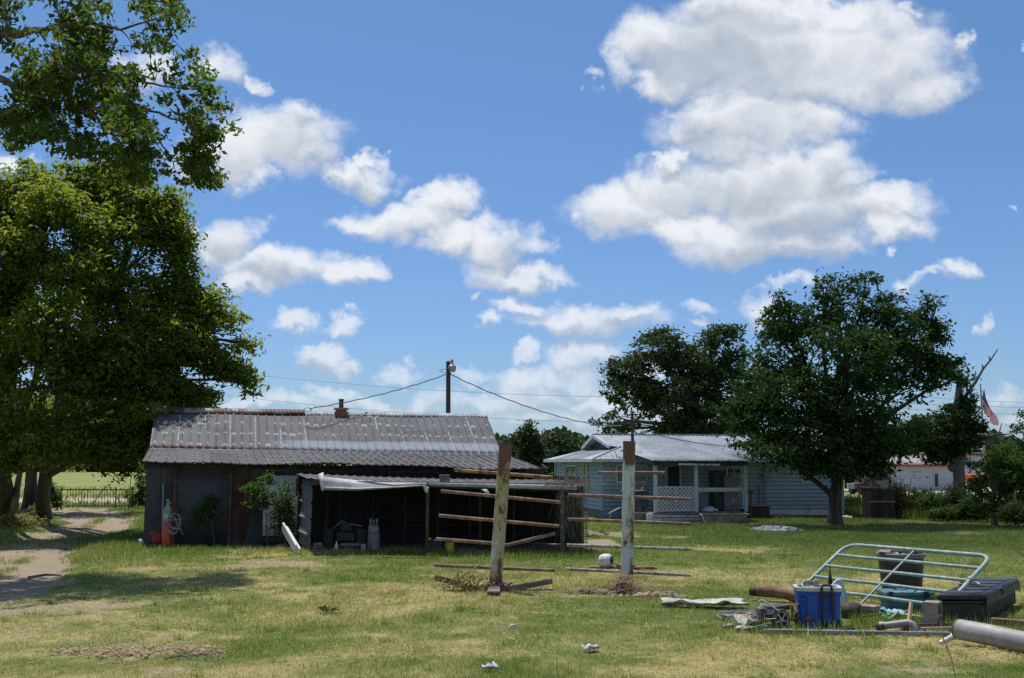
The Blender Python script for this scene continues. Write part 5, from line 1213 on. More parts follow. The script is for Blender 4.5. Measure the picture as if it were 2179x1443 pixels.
# ------------------------------------------------------------------ yard light pole and wires
pb = PY(954, 882, 39.0); pt_ = PY(954, 769, 39.0); t = thing('light_pole', 'dark wooden pole with a yard lamp rising behind the barn ridge', 'utility pole', (pb.x, 39, 0))
b = MB(); b.tube([Vector((pb.x, 39, -.1)), Vector((pb.x, 39, 3)), pt_], [.09, .085, .078], 14); b.build('pole', m_pole, t, smooth=60)
l0 = PY(962, 778, 38.95)
lamp = MB(); lamp.lathe([(.10, -.24), (.135, -.2), (.15, -.06), (.10, 0), (.05, .02), (.04, .08)], l0 + up * .03, 14); lo_ = lamp.build('lamp', M('lamp_housing', (.36, .34, .30), .5, c2=(.45, .43, .4), sc=8), t)
b = MB(); b.lathe([(.035, 0), (.045, .03), (.05, .1), (.02, .13)], l0 + up * .11, 10); b.tube([l0 + Vector((-.1, 0, .0)), l0 + Vector((-.02, 0, .06))], .02, 6); q = b.build('sensor', m_steel, None, local=True); q.data.transform(WM(lo_).inverted()); q.parent = lo_
def wire(name, pts, r, label, m=m_wire, wob=0):
    b = MB(); b.tube(pts, r, 5); return tag(b.build(name, m), label, 'cable')
def sagp(a, c, s, n=16, tw=0): return [a.lerp(c, i / n) - up * s * 4 * (i / n) * (1 - i / n) + Vector((0, 0, tw * math.sin(i * 2.3))) for i in range(n + 1)]
wp = PY(955, 795, 38.85)
wire('drop_wire', sagp(wp, PY(668, 868, 35.0), .12, 20, .012), .016, 'twisted service cable sagging from the pole down to the left of the barn ridge')
b = MB(); cc = PY(655, 872, 35.0); b.tube([cc + Vector((.10 * math.cos(a) * (1 + .05 * a), 0, .06 * math.sin(a))) for a in np.linspace(0, 7.5, 22)], .01, 5); b.tube([cc + Vector((.05, 0, 0)), PY(668, 868, 35)], .01, 5); tag(b.build('wire_coil', m_wire), 'small loose loop of cable end above the barn ridge left of the chimney', 'cable')
wire('drop_wire', sagp(wp, PY(1268, 904, 46.4), .22, 22, .014), .017, 'twisted service cable running from the pole down right to the house roof')
b = MB(); b.tube([PY(935, 788, 38.85), PY(955, 784, 38.85), wp], .01, 5); b.tube([PY(935, 789, 38.85), PY(955, 797, 38.85), PY(968, 790, 38.85)], .01, 5); b.build('guy_wires', m_wire, t)
wire('roof_wire', sagp(PY(1395, 925, 49), PY(1600, 952, 47.0), .12), .018, 'dark cable lying slack above the white roof of the house')
YW = 110
for k_, (a, c, lb) in enumerate([((380, 778), (1480, 845), 'upper of two faint power lines crossing the sky behind the barn'), ((380, 828), (1480, 900), 'lower of two faint power lines crossing the sky just above the barn ridge')]):
    wire('power_line', sagp(PY(*a, YW), PY(*c, YW), .9, 24), .022, lb, m_wireg)
for k_, (a, c, lb) in enumerate([((1900, 840), (2400, 858), 'highest of three thin power lines beside the flag at the right'), ((1900, 856), (2400, 864), 'middle of three thin power lines beside the flag at the right'), ((1900, 868), (2400, 882), 'lowest of three thin power lines beside the flag at the right')]):
    wire('power_line', sagp(PY(*a, YW), PY(*c, YW), .3, 12), .02, lb, m_wireg)
# ------------------------------------------------------------------ trees
lf_pecan = leafmat('pecan_leaf', (.026, .060, .013), (.06, .11, .025), (.09, .17, .03), .30, .6)
lf_elm = leafmat('elm_leaf', (.034, .058, .014), (.075, .108, .027), (.13, .18, .05), .28, .4)
lf_left = leafmat('yard_tree_leaf', (.075, .115, .012), (.145, .185, .022), (.34, .41, .05), .5, .35)
lf_near = leafmat('near_leaf', (.042, .085, .012), (.08, .13, .02), (.20, .30, .04), .38, .5, c3=(.20, .12, .04))
lf_bush = leafmat('bush_leaf', (.04, .09, .015), (.085, .15, .03), (.16, .26, .04), .35, .8)
lf_dark = leafmat('far_leaf', (.018, .036, .014), (.04, .065, .022), (.06, .10, .03), .2, .05)
lf_live = leafmat('oak_leaf', (.02, .045, .012), (.045, .08, .02), (.08, .14, .03), .28, .5)
# pecan at the right of the house
Yp = 42.0
pt0 = PG(1777, 1116)
tp = [Vector((pt0.x, pt0.y, -.1)), PY(1777, 1060, Yp), PY(1782, 1015, Yp), PY(1790, 960, Yp), PY(1795, 880, Yp), PY(1800, 780, Yp), PY(1805, 690, Yp)]
bl_ = [B(1795, 650, Yp, 62, 50), B(1752, 612, Yp, 32, 26), B(1838, 606, Yp, 40, 26), B(1885, 650, Yp, 36, 36), B(1700, 690, Yp + .5, 60, 48), B(1880, 710, Yp - .5, 74, 62), B(1668, 636, Yp, 26, 20), B(1640, 668, Yp, 18, 14), B(1652, 700, Yp, 40, 30),
    B(1975, 668, Yp, 34, 34), B(1990, 725, Yp, 30, 40), B(1800, 760, Yp - 1.5, 105, 70), B(1660, 770, Yp, 58, 46), B(1930, 790, Yp, 84, 62), B(2010, 790, Yp, 38, 38), B(1612, 800, Yp, 30, 36), B(1590, 850, Yp, 40, 44), B(1690, 850, Yp - 1, 92, 64), B(1820, 860, Yp - 1.5, 92, 66), B(1640, 905, Yp - .5, 60, 46), B(1575, 895, Yp, 34, 30),
    B(1740, 930, Yp - 1, 84, 50), B(1850, 930, Yp - 1, 60, 52), B(1690, 968, Yp - 1.2, 42, 30), B(1760, 985, Yp - .5, 42, 26), B(1645, 975, Yp - .5, 22, 18), B(1840, 985, Yp, 34, 24), B(1920, 925, Yp + .5, 55, 38), B(1905, 960, Yp + .5, 40, 24), B(1715, 1000, Yp - 1, 20, 16), B(1600, 940, Yp - 1, 40, 26), B(1660, 945, Yp - 2, 60, 34), B(1800, 985, Yp - 1.5, 56, 30), B(1860, 990, Yp - .5, 40, 24), B(1545, 880, Yp, 20, 18), B(2040, 800, Yp, 18, 26)]
make_tree('pecan_tree', 'big dark green spreading tree with stout trunk beside the blue house', 'tree', tp, .26, bl_, 1650, 34, .38, .20, lf_pecan, m_barkd, 31, shell=.42, t0=.35, zmin=1.5, asp=.42, gap=.8, gk=.5)
pc_ = [o for o in COL.objects if o.name == 'pecan_tree'][0]
b = MB(); b.tube(bez(PY(1778, 1058, Yp), PY(1745, 1030, Yp), PY(1700, 1000, Yp - .6), 8), [.15, .14, .12, .11, .10, .09, .08, .06, .05], 8, jit=.06); b.build('low_limb', m_barkd, pc_, smooth=60)
# elm behind the house
Ye = 62
e0 = PY(1490, 990, Ye)
bl_ = [B(1405, 745, Ye, 66, 40), B(1405, 712, Ye, 20, 12), B(1340, 790, Ye, 54, 36), B(1300, 785, Ye, 18, 12), B(1480, 775, Ye, 70, 46), B(1535, 718, Ye, 42, 28), B(1560, 760, Ye, 38, 40), B(1500, 720, Ye, 16, 16), B(1350, 850, Ye, 62, 44), B(1450, 850, Ye - 1, 80, 56), B(1545, 830, Ye, 54, 60), B(1310, 830, Ye, 26, 20), B(1400, 905, Ye, 70, 42), B(1500, 905, Ye, 80, 42), B(1292, 905, Ye - 2, 24, 30), B(1335, 915, Ye, 34, 34), B(1580, 890, Ye, 40, 50)]
make_tree('elm_tree', 'olive green double crowned tree rising behind the blue house roof', 'tree', [Vector((e0.x, Ye, -.2)), PY(1488, 940, Ye), PY(1478, 880, Ye), PY(1462, 820, Ye), PY(1440, 760, Ye)], .34, bl_, 950, 30, .42, .27, lf_elm, m_bark, 32, shell=.4, t0=.25, twigs=1.6, gap=.8, gk=.25)
# oak with dead top beyond the fence
Yo = 60
o0 = PY(2040, 1045, Yo)
bl_ = [B(1985, 905, Yo, 52, 26), B(2040, 885, Yo, 40, 34), B(2055, 860, Yo, 26, 26), B(2070, 920, Yo, 28, 34), B(2035, 940, Yo, 44, 34), B(1975, 940, Yo, 50, 26), B(1930, 925, Yo, 42, 28), B(2010, 965, Yo, 34, 16), B(2042, 805, Yo, 14, 24), B(1995, 975, Yo + 1, 26, 10)]
ok = make_tree('oak_tree', 'half dead tree with a bare grey upper limb and gnarled trunk by the white building', 'tree', [Vector((o0.x, Yo, -.1)), PY(2041, 1010, Yo), PY(2038, 975, Yo), PY(2030, 940, Yo), PY(2035, 880, Yo), PY(2040, 820, Yo)], .36, bl_, 340, 34, .36, .24, lf_live, m_dead, 33, shell=.4, t0=.3, gap=.6)
b = MB(); b.tube([PY(2032, 900, Yo), PY(2040, 868, Yo), PY(2055, 842, Yo), PY(2075, 815, Yo), PY(2092, 785, Yo), PY(2108, 766, Yo), PY(2123, 743, Yo)], [.13, .11, .09, .075, .06, .045, .025], 8, jit=.12); b.tube([PY(2060, 835, Yo), PY(2056, 820, Yo)], [.09, .04], 6)
b.tube([PY(2092, 785, Yo), PY(2090, 775, Yo)], [.06, .02], 6); b.tube([PY(2107, 767, Yo), PY(2104, 757, Yo)], [.05, .02], 6); b.build('dead_limb', m_dead, ok)
b = MB(); b.tube([PY(2040, 985, Yo), PY(2022, 972, Yo), PY(2010, 962, Yo)], [.26, .2, .12], 8, jit=.1); b.tube([PY(2036, 990, Yo), PY(2020, 998, Yo)], [.22, .2], 8); b.tube([PY(2045, 985, Yo), PY(2060, 925, Yo), PY(2090, 935, Yo), PY(2115, 925, Yo), PY(2150, 924, Yo)], [.2, .12, .09, .07, .03], 6, jit=.1); b.tube([PY(2082, 940, Yo), PY(2110, 950, Yo), PY(2150, 945, Yo)], [.08, .06, .03], 6); b.tube([PY(2095, 938, Yo), PY(2125, 925, Yo), PY(2132, 900, Yo)], [.05, .04, .02], 5); b.build('broken_limbs', m_dead, ok)
# tree with arching branch at the right edge
bl_ = [B(2165, 905, 48, 16, 10), B(2172, 880, 48, 14, 8), B(2150, 918, 48, 14, 7), B(2190, 915, 48, 20, 20), B(2175, 948, 48, 20, 12), B(2130, 955, 48, 24, 8), B(2220, 960, 48, 40, 40)]
e0 = PY(2215, 1060, 48)
make_tree('pecan_sapling', 'thin arching branches of a small tree at the right edge of the photo', 'tree', [Vector((e0.x, 48, 0)), PY(2205, 990, 48), PY(2190, 930, 48)], .10, bl_, 60, 26, .25, .14, lf_pecan, m_bark, 34, shell=.3, t0=.5)
# scrub tree at the fence, right
s0 = PY(2116, 1105, 41)
bl_ = [B(2115, 990, 41, 45, 30), B(2085, 1010, 41, 34, 26), B(2150, 1005, 41, 36, 34), B(2110, 1035, 40.5, 52, 30), B(2165, 1040, 41, 34, 34), B(2070, 1045, 41, 30, 22), B(2130, 970, 41.5, 24, 16), B(2185, 1010, 41, 24, 44), B(2140, 1065, 40.5, 46, 20), B(2195, 1060, 41, 30, 30), B(2090, 1070, 40.5, 26, 18), B(2110, 1085, 40.3, 30, 12), B(2160, 1085, 40.3, 40, 16), B(2060, 985, 41, 14, 14), B(2145, 955, 41.4, 12, 14)]
make_tree('scrub_tree', 'bushy bright green small tree growing on the fence line at the right', 'tree', [Vector((s0.x, 41, -.05)), PY(2114, 1070, 41), PY(2112, 1020, 41)], .10, bl_, 620, 36, .22, .13, lf_bush, m_bark, 35, shell=.4, t0=.2, zmin=.25, gap=.8)
# fence row bushes
for i, (px, py, Yb, rx, rz, lab) in enumerate([(1812, 1068, 50, 20, 14, 'low grey green bush between the pecan trunk and the dark well box'), (1908, 1052, 48.5, 22, 22, 'upright weedy bush just right of the dark well box on the fence line'), (1950, 1062, 47.5, 32, 22, 'rounded scrubby bush below the white building door'),
        (1990, 1066, 46.5, 34, 22, 'wide olive bush left of the gnarled oak trunk'), (2036, 1062, 45.5, 30, 26, 'dense bush in front of the gnarled oak trunk'), (2072, 1080, 43.5, 30, 22, 'low bush in the gap left of the bushy scrub tree'), (2165, 1090, 38.5, 34, 18, 'trailing low bush at the foot of the fence near the right edge'), (2015, 1090, 44, 34, 10, 'flat weedy growth on the lawn edge below the fence row')]):
    g = PG(px, 1110); c = B(px, py, Yb, rx, rz); zc = max(.2, c[2])
    base = Vector((c[0], Yb, 0))
    make_tree('fence_bush', lab, 'bush', [base, base + Vector((.05, 0, .35)), base + Vector((0, .05, max(.5, c[2])))], .03, [(c[0], Yb, zc, c[3], c[3] * .9, c[5]), (c[0] + c[3] * .5, Yb, zc * .7, c[3] * .6, c[3] * .6, c[5] * .7), (c[0] - c[3] * .5, Yb + .2, zc * .75, c[3] * .6, c[3] * .6, c[5] * .7)], 110, 34, .2, .10, lf_bush if i % 2 else lf_elm, m_bark, 50 + i, group='bushes along the fence line', shell=.5, t0=.3, zmin=.03)
# ---- left group
Y1 = 37.5
def LT(lst, Y): return [B(a, b_, Y + dy, c, d) for (a, b_, dy, c, d) in lst]
t1 = PG(92, 1104)
bl_ = LT([(300, 455, 0, 80, 60), (210, 400, 1, 60, 50), (270, 385, 0, 56, 34), (345, 420, 0, 40, 30), (160, 385, 0, 40, 40), (355, 505, 0, 56, 56), (240, 520, -1, 90, 66), (350, 590, 0, 64, 56), (265, 640, -1, 86, 60), (400, 650, 0, 56, 44), (465, 690, 0, 52, 40), (505, 725, 0, 38, 22), (528, 735, 0, 18, 12), (350, 720, -1, 84, 56), (440, 760, 0, 64, 46), (500, 790, 0, 40, 22), (528, 815, 0, 20, 24), (250, 760, -2, 90, 60), (330, 820, -1, 76, 46), (410, 840, 0, 52, 30), (215, 850, -2, 80, 56), (300, 900, -2.5, 52, 44), (250, 950, -2.5, 56, 38), (180, 940, -2, 60, 44), (300, 960, -3, 20, 26), (160, 780, -2, 70, 56), (430, 870, -1, 22, 12), (270, 1002, -2, 20, 16), (225, 1010, -2, 14, 20), (390, 540, 0, 26, 26), (455, 635, 0, 18, 16)], Y1)
make_tree('hackberry_tree', 'tall spreading yellow green tree overhanging the left end of the barn roof', 'tree', [Vector((t1.x, t1.y, -.1)), PY(92, 1050, 44), PY(100, 990, 42), PY(125, 900, 40), PY(160, 780, 39), PY(200, 660, 38), PY(230, 540, 38)], .30, bl_, 2200, 32, .40, .20, lf_left, m_barkd, 36, shell=.42, t0=.25, gap=.75)
t2 = PG(12, 1103)
bl_ = LT([(60, 400, 0, 62, 40), (20, 440, 0, 60, 60), (110, 440, -1, 70, 56), (50, 540, -1, 80, 66), (150, 580, -1, 70, 60), (20, 640, 0, 70, 66), (110, 690, -2, 84, 64), (30, 780, -1, 80, 66), (120, 830, -2, 70, 56), (50, 880, -2, 70, 56), (110, 950, -2.5, 60, 40), (20, 960, -2, 50, 46), (-60, 700, 0, 90, 120), (-60, 480, 0, 90, 90), (-60, 900, 0, 80, 90), (70, 355, 0, 24, 10)], 36)
make_tree('hackberry_tree', 'tall dark leafy tree filling the left edge, nearest to the photo border', 'tree', [Vector((t2.x, t2.y, -.1)), PY(8, 1040, 43), PY(0, 950, 40), PY(20, 820, 38), PY(40, 650, 37), PY(50, 500, 36.5)], .38, bl_, 1300, 34, .44, .21, lf_left, m_barkd, 37, shell=.4, t0=.25, gap=.6)
t3 = PG(33, 1108)
bl_ = LT([(70, 930, 0, 50, 34), (110, 900, 0, 40, 30), (60, 870, 0, 44, 30)], 43)
make_tree('leaning_tree', 'slender pale trunk leaning right between the thick trunks at the left edge', 'tree', [Vector((t3.x, t3.y, -.1)), PY(32, 1070, 43.5), PY(38, 1030, 43.3), PY(47, 980, 43), PY(60, 920, 43)], .17, bl_, 90, 40, .4, .15, lf_left, M('pale_bark', (.24, .20, .14), .95, c2=(.13, .11, .08), sc=3, bump=.8, bsc=15), 38, t0=.6)
t4 = PG(63, 1091)
bl_ = LT([(150, 960, 0, 60, 40), (60, 960, 0, 60, 50), (230, 930, 0, 50, 40), (100, 900, 2, 90, 60), (240, 880, 2, 60, 60), (170, 870, 3, 90, 60)], 50)
make_tree('shade_tree', 'dark trunked tree standing behind and between the two thick left trunks', 'tree', [Vector((t4.x, t4.y, -.1)), PY(65, 1040, 50), PY(70, 960, 50), PY(90, 880, 50)], .34, bl_, 520, 40, .5, .17, lf_left, m_barkd, 39, t0=.4, zmin=2.0)
# near boughs: a tree standing left of the frame
Yn = 24.5
n0 = Vector((-15.8, 27, -.1))
bl_ = [B(30, 40, Yn, 80, 60), (B(110, 60, Yn + 1, 75, 60)), B(190, 30, Yn, 70, 45), B(285, 20, Yn, 70, 34), B(350, 12, Yn, 34, 20), B(255, 75, Yn, 66, 36), B(330, 70, Yn - 1, 40, 34), B(60, 140, Yn, 80, 56), B(150, 150, Yn - 1, 62, 50), B(255, 135, Yn, 50, 24), B(345, 130, Yn, 46, 34), B(385, 100, Yn, 22, 12), B(120, 200, Yn, 62, 36), B(210, 215, Yn, 66, 36), B(300, 185, Yn, 36, 26), B(360, 190, Yn - .5, 46, 36), B(425, 180, Yn, 32, 22), B(450, 215, Yn, 20, 20), B(440, 265, Yn, 30, 26), B(380, 255, Yn - .5, 50, 38), B(300, 250, Yn, 56, 34), B(25, 215, Yn, 38, 50), B(35, 275, Yn, 30, 24), B(120, 260, Yn, 40, 26), B(145, 305, Yn, 40, 22), B(205, 315, Yn, 34, 26), B(330, 305, Yn, 56, 34), B(385, 330, Yn, 34, 36), B(350, 365, Yn, 34, 24), B(410, 295, Yn, 24, 22), B(180, 350, Yn, 40, 18), B(255, 345, Yn, 44, 24), B(300, 350, Yn, 36, 20), B(420, 345, Yn, 16, 24), B(290, 300, Yn - 1, 50, 30), B(160, 60, Yn + 1, 60, 40), B(200, 170, Yn + 1, 60, 30), B(60, 230, Yn, 50, 36), B(-80, 60, Yn, 130, 90), B(-60, 220, Yn, 100, 60), B(80, -60, Yn + 1, 160, 70), B(260, -70, Yn + 1, 110, 60), B(-10, -150, Yn + 2, 240, 90)]
bl_ = [(b_[0], b_[1] + (1.0 if i_ % 2 else -.2), b_[2], b_[3], max(b_[4], 1.5), b_[5]) for i_, b_ in enumerate(bl_)]
nt = make_tree('overhanging_tree', 'near leafy boughs hanging into the top left of the photo', 'tree', [n0, n0 + Vector((.2, 0, 3)), n0 + Vector((.9, -.4, 6.5)), n0 + Vector((1.8, -1, 9.5)), n0 + Vector((2.6, -1.5, 12.5))], .36, bl_, 1500, 22, .23, .17, lf_near, m_bark, 40, shell=.35, t0=.45, twigs=1.4, asp=.5, gap=1.0, gk=.15, gt_=.37, tilt=1.1, upb=.5, mains=[
    ([n0 + Vector((.9, -.4, 6.5)), PY(-60, 140, Yn), PY(0, 172, Yn), PY(55, 188, Yn), PY(95, 225, Yn), PY(140, 290, Yn)], .13, .02),
    ([PY(55, 188, Yn), PY(110, 180, Yn), PY(150, 205, Yn), PY(210, 255, Yn), PY(245, 290, Yn), PY(275, 330, Yn)], .07, .018),
    ([n0 + Vector((1.8, -1, 9.5)), PY(-40, 70, Yn), PY(40, 75, Yn), PY(110, 58, Yn), PY(190, 52, Yn), PY(260, 62, Yn), PY(330, 40, Yn)], .12, .015),
    ([PY(110, 58, Yn), PY(150, 100, Yn), PY(200, 150, Yn), PY(280, 165, Yn), PY(345, 182, Yn), PY(430, 190, Yn)], .06, .012),
    ([PY(200, 150, Yn), PY(260, 215, Yn), PY(320, 235, Yn), PY(400, 262, Yn), PY(450, 270, Yn)], .045, .012),
    ([PY(260, 215, Yn), PY(310, 270, Yn), PY(350, 310, Yn), PY(370, 360, Yn)], .035, .012),
    ([n0 + Vector((2.6, -1.5, 12.5)), PY(-20, -60, Yn), PY(100, -40, Yn + 1), PY(240, -30, Yn), PY(340, 5, Yn)], .12, .02),
    ([n0 + Vector((.9, -.4, 6.5)), PY(-70, 230, Yn), PY(-10, 235, Yn), PY(40, 260, Yn)], .07, .02)])
# ---- bushes by the barn
p = PY(430, 1085, 29.9)
make_tree('wall_vine', 'dark green bush growing up against the barn sliding door', 'vine', [Vector((p.x + .1, 30.9, 0)), Vector((p.x, 30.9, .6)), Vector((p.x + .2, 30.9, 1.0))], .015, [B(432, 1090, 30.95, 22, 22, .16), B(448, 1070, 31.0, 14, 20, .14), B(428, 1110, 30.9, 12, 8, .12), B(450, 1085, 30.95, 12, 12, .12)], 60, 26, .12, .07, lf_bush, m_bark, 60, shell=.4, t0=.3)
make_tree('door_bush', 'leafy green bush growing in front of the white barn door', 'bush', [Vector((PY(608, 1150, 30.6).x, 30.6, 0)), PY(605, 1110, 30.5), PY(598, 1060, 30.4)], .02, [B(600, 1070, 30.5, 26, 26, .3), B(618, 1095, 30.5, 22, 30, .3), B(596, 1110, 30.5, 20, 26, .25), B(612, 1035, 30.6, 14, 14, .2), B(625, 1130, 30.5, 10, 10, .2), B(574, 1020, 30.5, 10, 14, .15), B(600, 1135, 30.4, 14, 12, .2)], 120, 22, .14, .085, lf_bush, m_bark, 61, shell=.3, t0=.3)
make_tree('door_bush', 'small arching green spray left of the bush at the white barn door', 'bush', [Vector((PY(570, 1150, 30.4).x, 30.4, 0)), PY(566, 1100, 30.3), PY(555, 1060, 30.2)], .015, [B(540, 1040, 30.2, 22, 14, .25), B(560, 1050, 30.2, 18, 14, .25), B(545, 1062, 30.1, 16, 10, .2), B(565, 1075, 30.2, 9, 10, .15), B(527, 1076, 30.2, 5, 7, .1)], 60, 22, .11, .085, lf_bush, m_bark, 62, shell=.3, t0=.5)
# iron gate and growth at the left
gY = 57.0
def gx_(px): return (px - CX) / FPX * gY
t = thing('iron_gate', 'black wrought iron gate with thin vertical bars across the end of the track', 'gate', (gx_(230), gY, 0), 0)
zt_, zb_ = PY(200, 1042, gY).z, .06
m_iron = M('black_iron', (.015, .015, .016), .6)
b = MB(); b.beam((gx_(116), gY, zt_), (gx_(290), gY, zt_), .05, .05); b.beam((gx_(150), gY, zb_ + .06), (gx_(288), gY, zb_ + .06), .04, .04); b.build('rails', m_iron, t)
for px in np.linspace(152, 286, 23):
    b = MB(); b.tube([(gx_(px), gY, zb_), (gx_(px), gY, zt_)], .013, 5); b.build('bar', m_iron, t)
for px, w_ in ((139, .035), (254, .03), (289, .06)):
    b = MB(); b.tube([(gx_(px), gY + .03, -.1), (gx_(px), gY + .03, zt_ + .12)], w_, 8); b.build('gate_post', m_iron, t)
b = MB(); b.beam((gx_(205), gY - .15, .1), (gx_(236), gY - .15, 1.15), .05, .04); b.beam((gx_(244), gY - .15, 1.1), (gx_(272), gY - .15, .1), .09, .05); tag(b.build('timber_props', m_woodw), 'crossed wooden props leaning against the iron gate', 'timber')
make_tree('gate_bush', 'dark leafy bush left of the iron gate beside the thick trunk', 'bush', [Vector((gx_(118), 54, 0)), Vector((gx_(118), 54, .6)), Vector((gx_(120), 54, 1.2))], .03, [B(113, 1055, 54, 12, 22), B(120, 1068, 54, 10, 10), B(105, 1040, 54, 8, 12)], 60, 30, .2, .13, lf_bush, m_bark, 63)
make_tree('gate_bush', 'bright green climber on the iron gate post at the barn corner', 'bush', [Vector((gx_(297), 56, 0)), Vector((gx_(298), 56, .8)), Vector((gx_(299), 56, 1.9))], .03, [B(300, 1030, 56, 10, 24), B(290, 1062, 56, 12, 14), B(305, 1065, 56, 10, 16), B(271, 1055, 56, 7, 10), B(304, 1000, 56, 7, 14)], 90, 30, .2, .12, lf_bush, m_bark, 64)
make_tree('roadside_bush', 'dry yellow green weeds piled at the foot of the left trunks', 'bush', [PG(40, 1118), PG(40, 1118) + up * .3, PG(45, 1118) + up * .5], .02, [B(30, 1105, 40, 30, 10, .8), B(62, 1112, 39, 24, 8, .7), B(85, 1085, 45, 14, 8, .6)], 90, 26, .2, .10, leafmat('weed_leaf', (.14, .13, .04), (.26, .21, .08), (.3, .28, .08)), m_bark, 65, zmin=.02)
# ---- distant trees
def far_tree(px, top, bot, Y, w, lab, seed, n=150, conical=False, mat=lf_dark, grp='distant trees on the horizon'):
    k = Y / FPX; rr = random.Random(seed); base = PY(px, bot, Y); zt = PY(px, top, Y).z; x = base.x; zb = .0
    bl_ = []
    hgt_ = zt - zb
    for i in range(7):
        f = rr.random(); ww = w * k * (.5 if not conical else .45 * (1 - f) + .12)
        bl_.append((x + rr.uniform(-1, 1) * w * k * .5 * (1 - .3 * f), Y + rr.uniform(-2, 2), zb + hgt_ * (.28 + .5 * f), ww, ww, hgt_ * .26))
    bl_.append((x, Y, zt - hgt_ * .16, w * k * (.28 if not conical else .12), w * k * .3, hgt_ * .16))
    ls = max(.3, Y * .0038)
    make_tree('far_tree', lab, 'tree', [Vector((x, Y, 0)), Vector((x, Y, hgt_ * .4)), Vector((x, Y, hgt_ * .7))], w * k * .05, bl_, n, 26, ls * 1.8, ls, mat, m_barkd, seed, group=grp, shell=.6, twigs=.15)
far_tree(1093, 930, 1000, 165, 22, 'small dark tree at the right end of the barn roof, leftmost of the horizon clump', 71)
far_tree(1125, 895, 1000, 160, 24, 'pointed dark evergreen standing tallest in the horizon clump right of the barn', 72, 190, True)
far_tree(1140, 928, 1000, 162, 34, 'rounded dark tree wrapped round the pointed evergreen on the horizon', 73, 200)
far_tree(1182, 924, 1000, 168, 38, 'broad dark tree in the middle of the horizon clump', 74, 220)
far_tree(1218, 934, 1000, 172, 30, 'lower dark tree right of the middle of the horizon clump', 75, 180)
far_tree(1246, 944, 1000, 176, 24, 'lowest dark tree of the horizon clump, next to the blue house roof', 76, 150)
far_tree(1275, 950, 1000, 176, 24, 'dark horizon tree hidden behind the left of the blue house roof', 77, 110)
for i, (px, top, w_) in enumerate([(100, 955, 60), (165, 948, 60), (225, 950, 60), (290, 945, 60), (40, 950, 60), (350, 950, 50)]):
    far_tree(px, top, 1003, 230, w_, ['dark pasture edge tree seen just right of the thick left trunk', 'dark pasture edge tree second from the left trunks beyond the field', 'dark pasture edge tree behind the middle of the iron gate', 'dark pasture edge tree beside the barn corner beyond the field', 'dark pasture edge tree behind the thick left trunks', 'dark pasture edge tree hidden behind the left end of the barn'][i], 80 + i, 150, grp='trees at the far edge of the pasture')
r_ = np.random.RandomState(99); n = 26000
th = r_.uniform(-.62, .72, n); D_ = r_.uniform(330, 360, n); X = np.sin(th) * D_; Y = np.cos(th) * D_
hh = 5.5 + 5 * vnoise(th * 30 + 50, th * 0 + 2) + 3 * vnoise(th * 90, th * 0 + 8)
P_ = np.stack([X, Y, .5 + hh * r_.rand(n) ** .7], -1)
V, F_ = leaves(P_, r_.normal(size=(n, 3)) + np.array([0, -.5, .6]), r_.uniform(1.2, 2.6, n), r_, .8)
o = npmesh('far_wood', V, F_, lf_dark); tag(o, 'continuous dark line of woods along the far horizon', 'woods', kind='stuff')
far_tree(2170, 965, 1020, 110, 30, 'dark green tree behind the bushy scrub tree near the right edge', 90, 200, mat=lf_live, grp='trees behind the white building')
far_tree(2105, 975, 1020, 112, 24, 'dark green tree peeping between flagpole and scrub tree', 91, 150, mat=lf_live, grp='trees behind the white building')
# ------------------------------------------------------------------ white building, flag
Yw = 90.0
wb = thing('metal_building', 'white metal sided building with red trimmed roofs behind the fence row', 'building', (PY(1960, 1045, Yw).x, Yw, 0))
def wX(px, Y=Yw): return (px - CX) / FPX * Y
def wZ(py, Y=Yw): return PY(1090, py, Y).z
m_ws = M('white_siding', (.50, .54, .58), .6, c2=(.44, .48, .52), sc=.5); m_redt = M('red_trim', (.42, .05, .035), .5)
b = MB(); b.corr((wX(1890), Yw, 0), (wX(2030), Yw, 0), (wX(2030), Yw, wZ(992)), (wX(1890), Yw, wZ(992)), .3, .03, rows=1); b.box(((wX(1890) + wX(2030)) / 2, Yw + 4, wZ(992) / 2), (wX(2030) - wX(1890) - .1, 7.9, wZ(992) - .05)); b.build('wall', m_ws, wb, smooth=20)
b = MB(); b.beam((wX(1885), Yw - .5, wZ(991)), (wX(2020), Yw - .5, wZ(991)), .12, .16); b.build('eave_trim', m_redt, wb)
b = MB(); b.corr((wX(1885), Yw - .5, wZ(989)), (wX(2020), Yw - .5, wZ(989)), (wX(2015), Yw + 4.5, wZ(972, Yw + 4.5)), (wX(1890), Yw + 4.5, wZ(972, Yw + 4.5)), .3, .04, rows=1); b.build('roof', M('pink_roof', (.30, .25, .25), .6), wb, solid=.05)
Yt = 97
b = MB(); b.corr((wX(1955, Yt), Yt, 0), (wX(2092, Yt), Yt, 0), (wX(2092, Yt), Yt, wZ(967, Yt)), (wX(1955, Yt), Yt, wZ(967, Yt)), .3, .03, rows=1); b.box(((wX(1955, Yt) + wX(2092, Yt)) / 2, Yt + 5, wZ(967, Yt) / 2), (wX(2092, Yt) - wX(1955, Yt) - .1, 9.8, wZ(967, Yt) - .1)); b.build('tall_wall', m_ws, wb, smooth=20)
b = MB(); b.beam((wX(1953, Yt), Yt - .1, wZ(967, Yt)), (wX(2094, Yt), Yt - .1, wZ(967, Yt)), .15, .2); b.build('tall_trim', m_redt, wb)
b = MB(); b.beam((wX(1953, Yt), Yt - .05, wZ(964, Yt)), (wX(2094, Yt), Yt - .05, wZ(964, Yt)), .3, .06); b.build('tall_roof_edge', m_ws, wb)
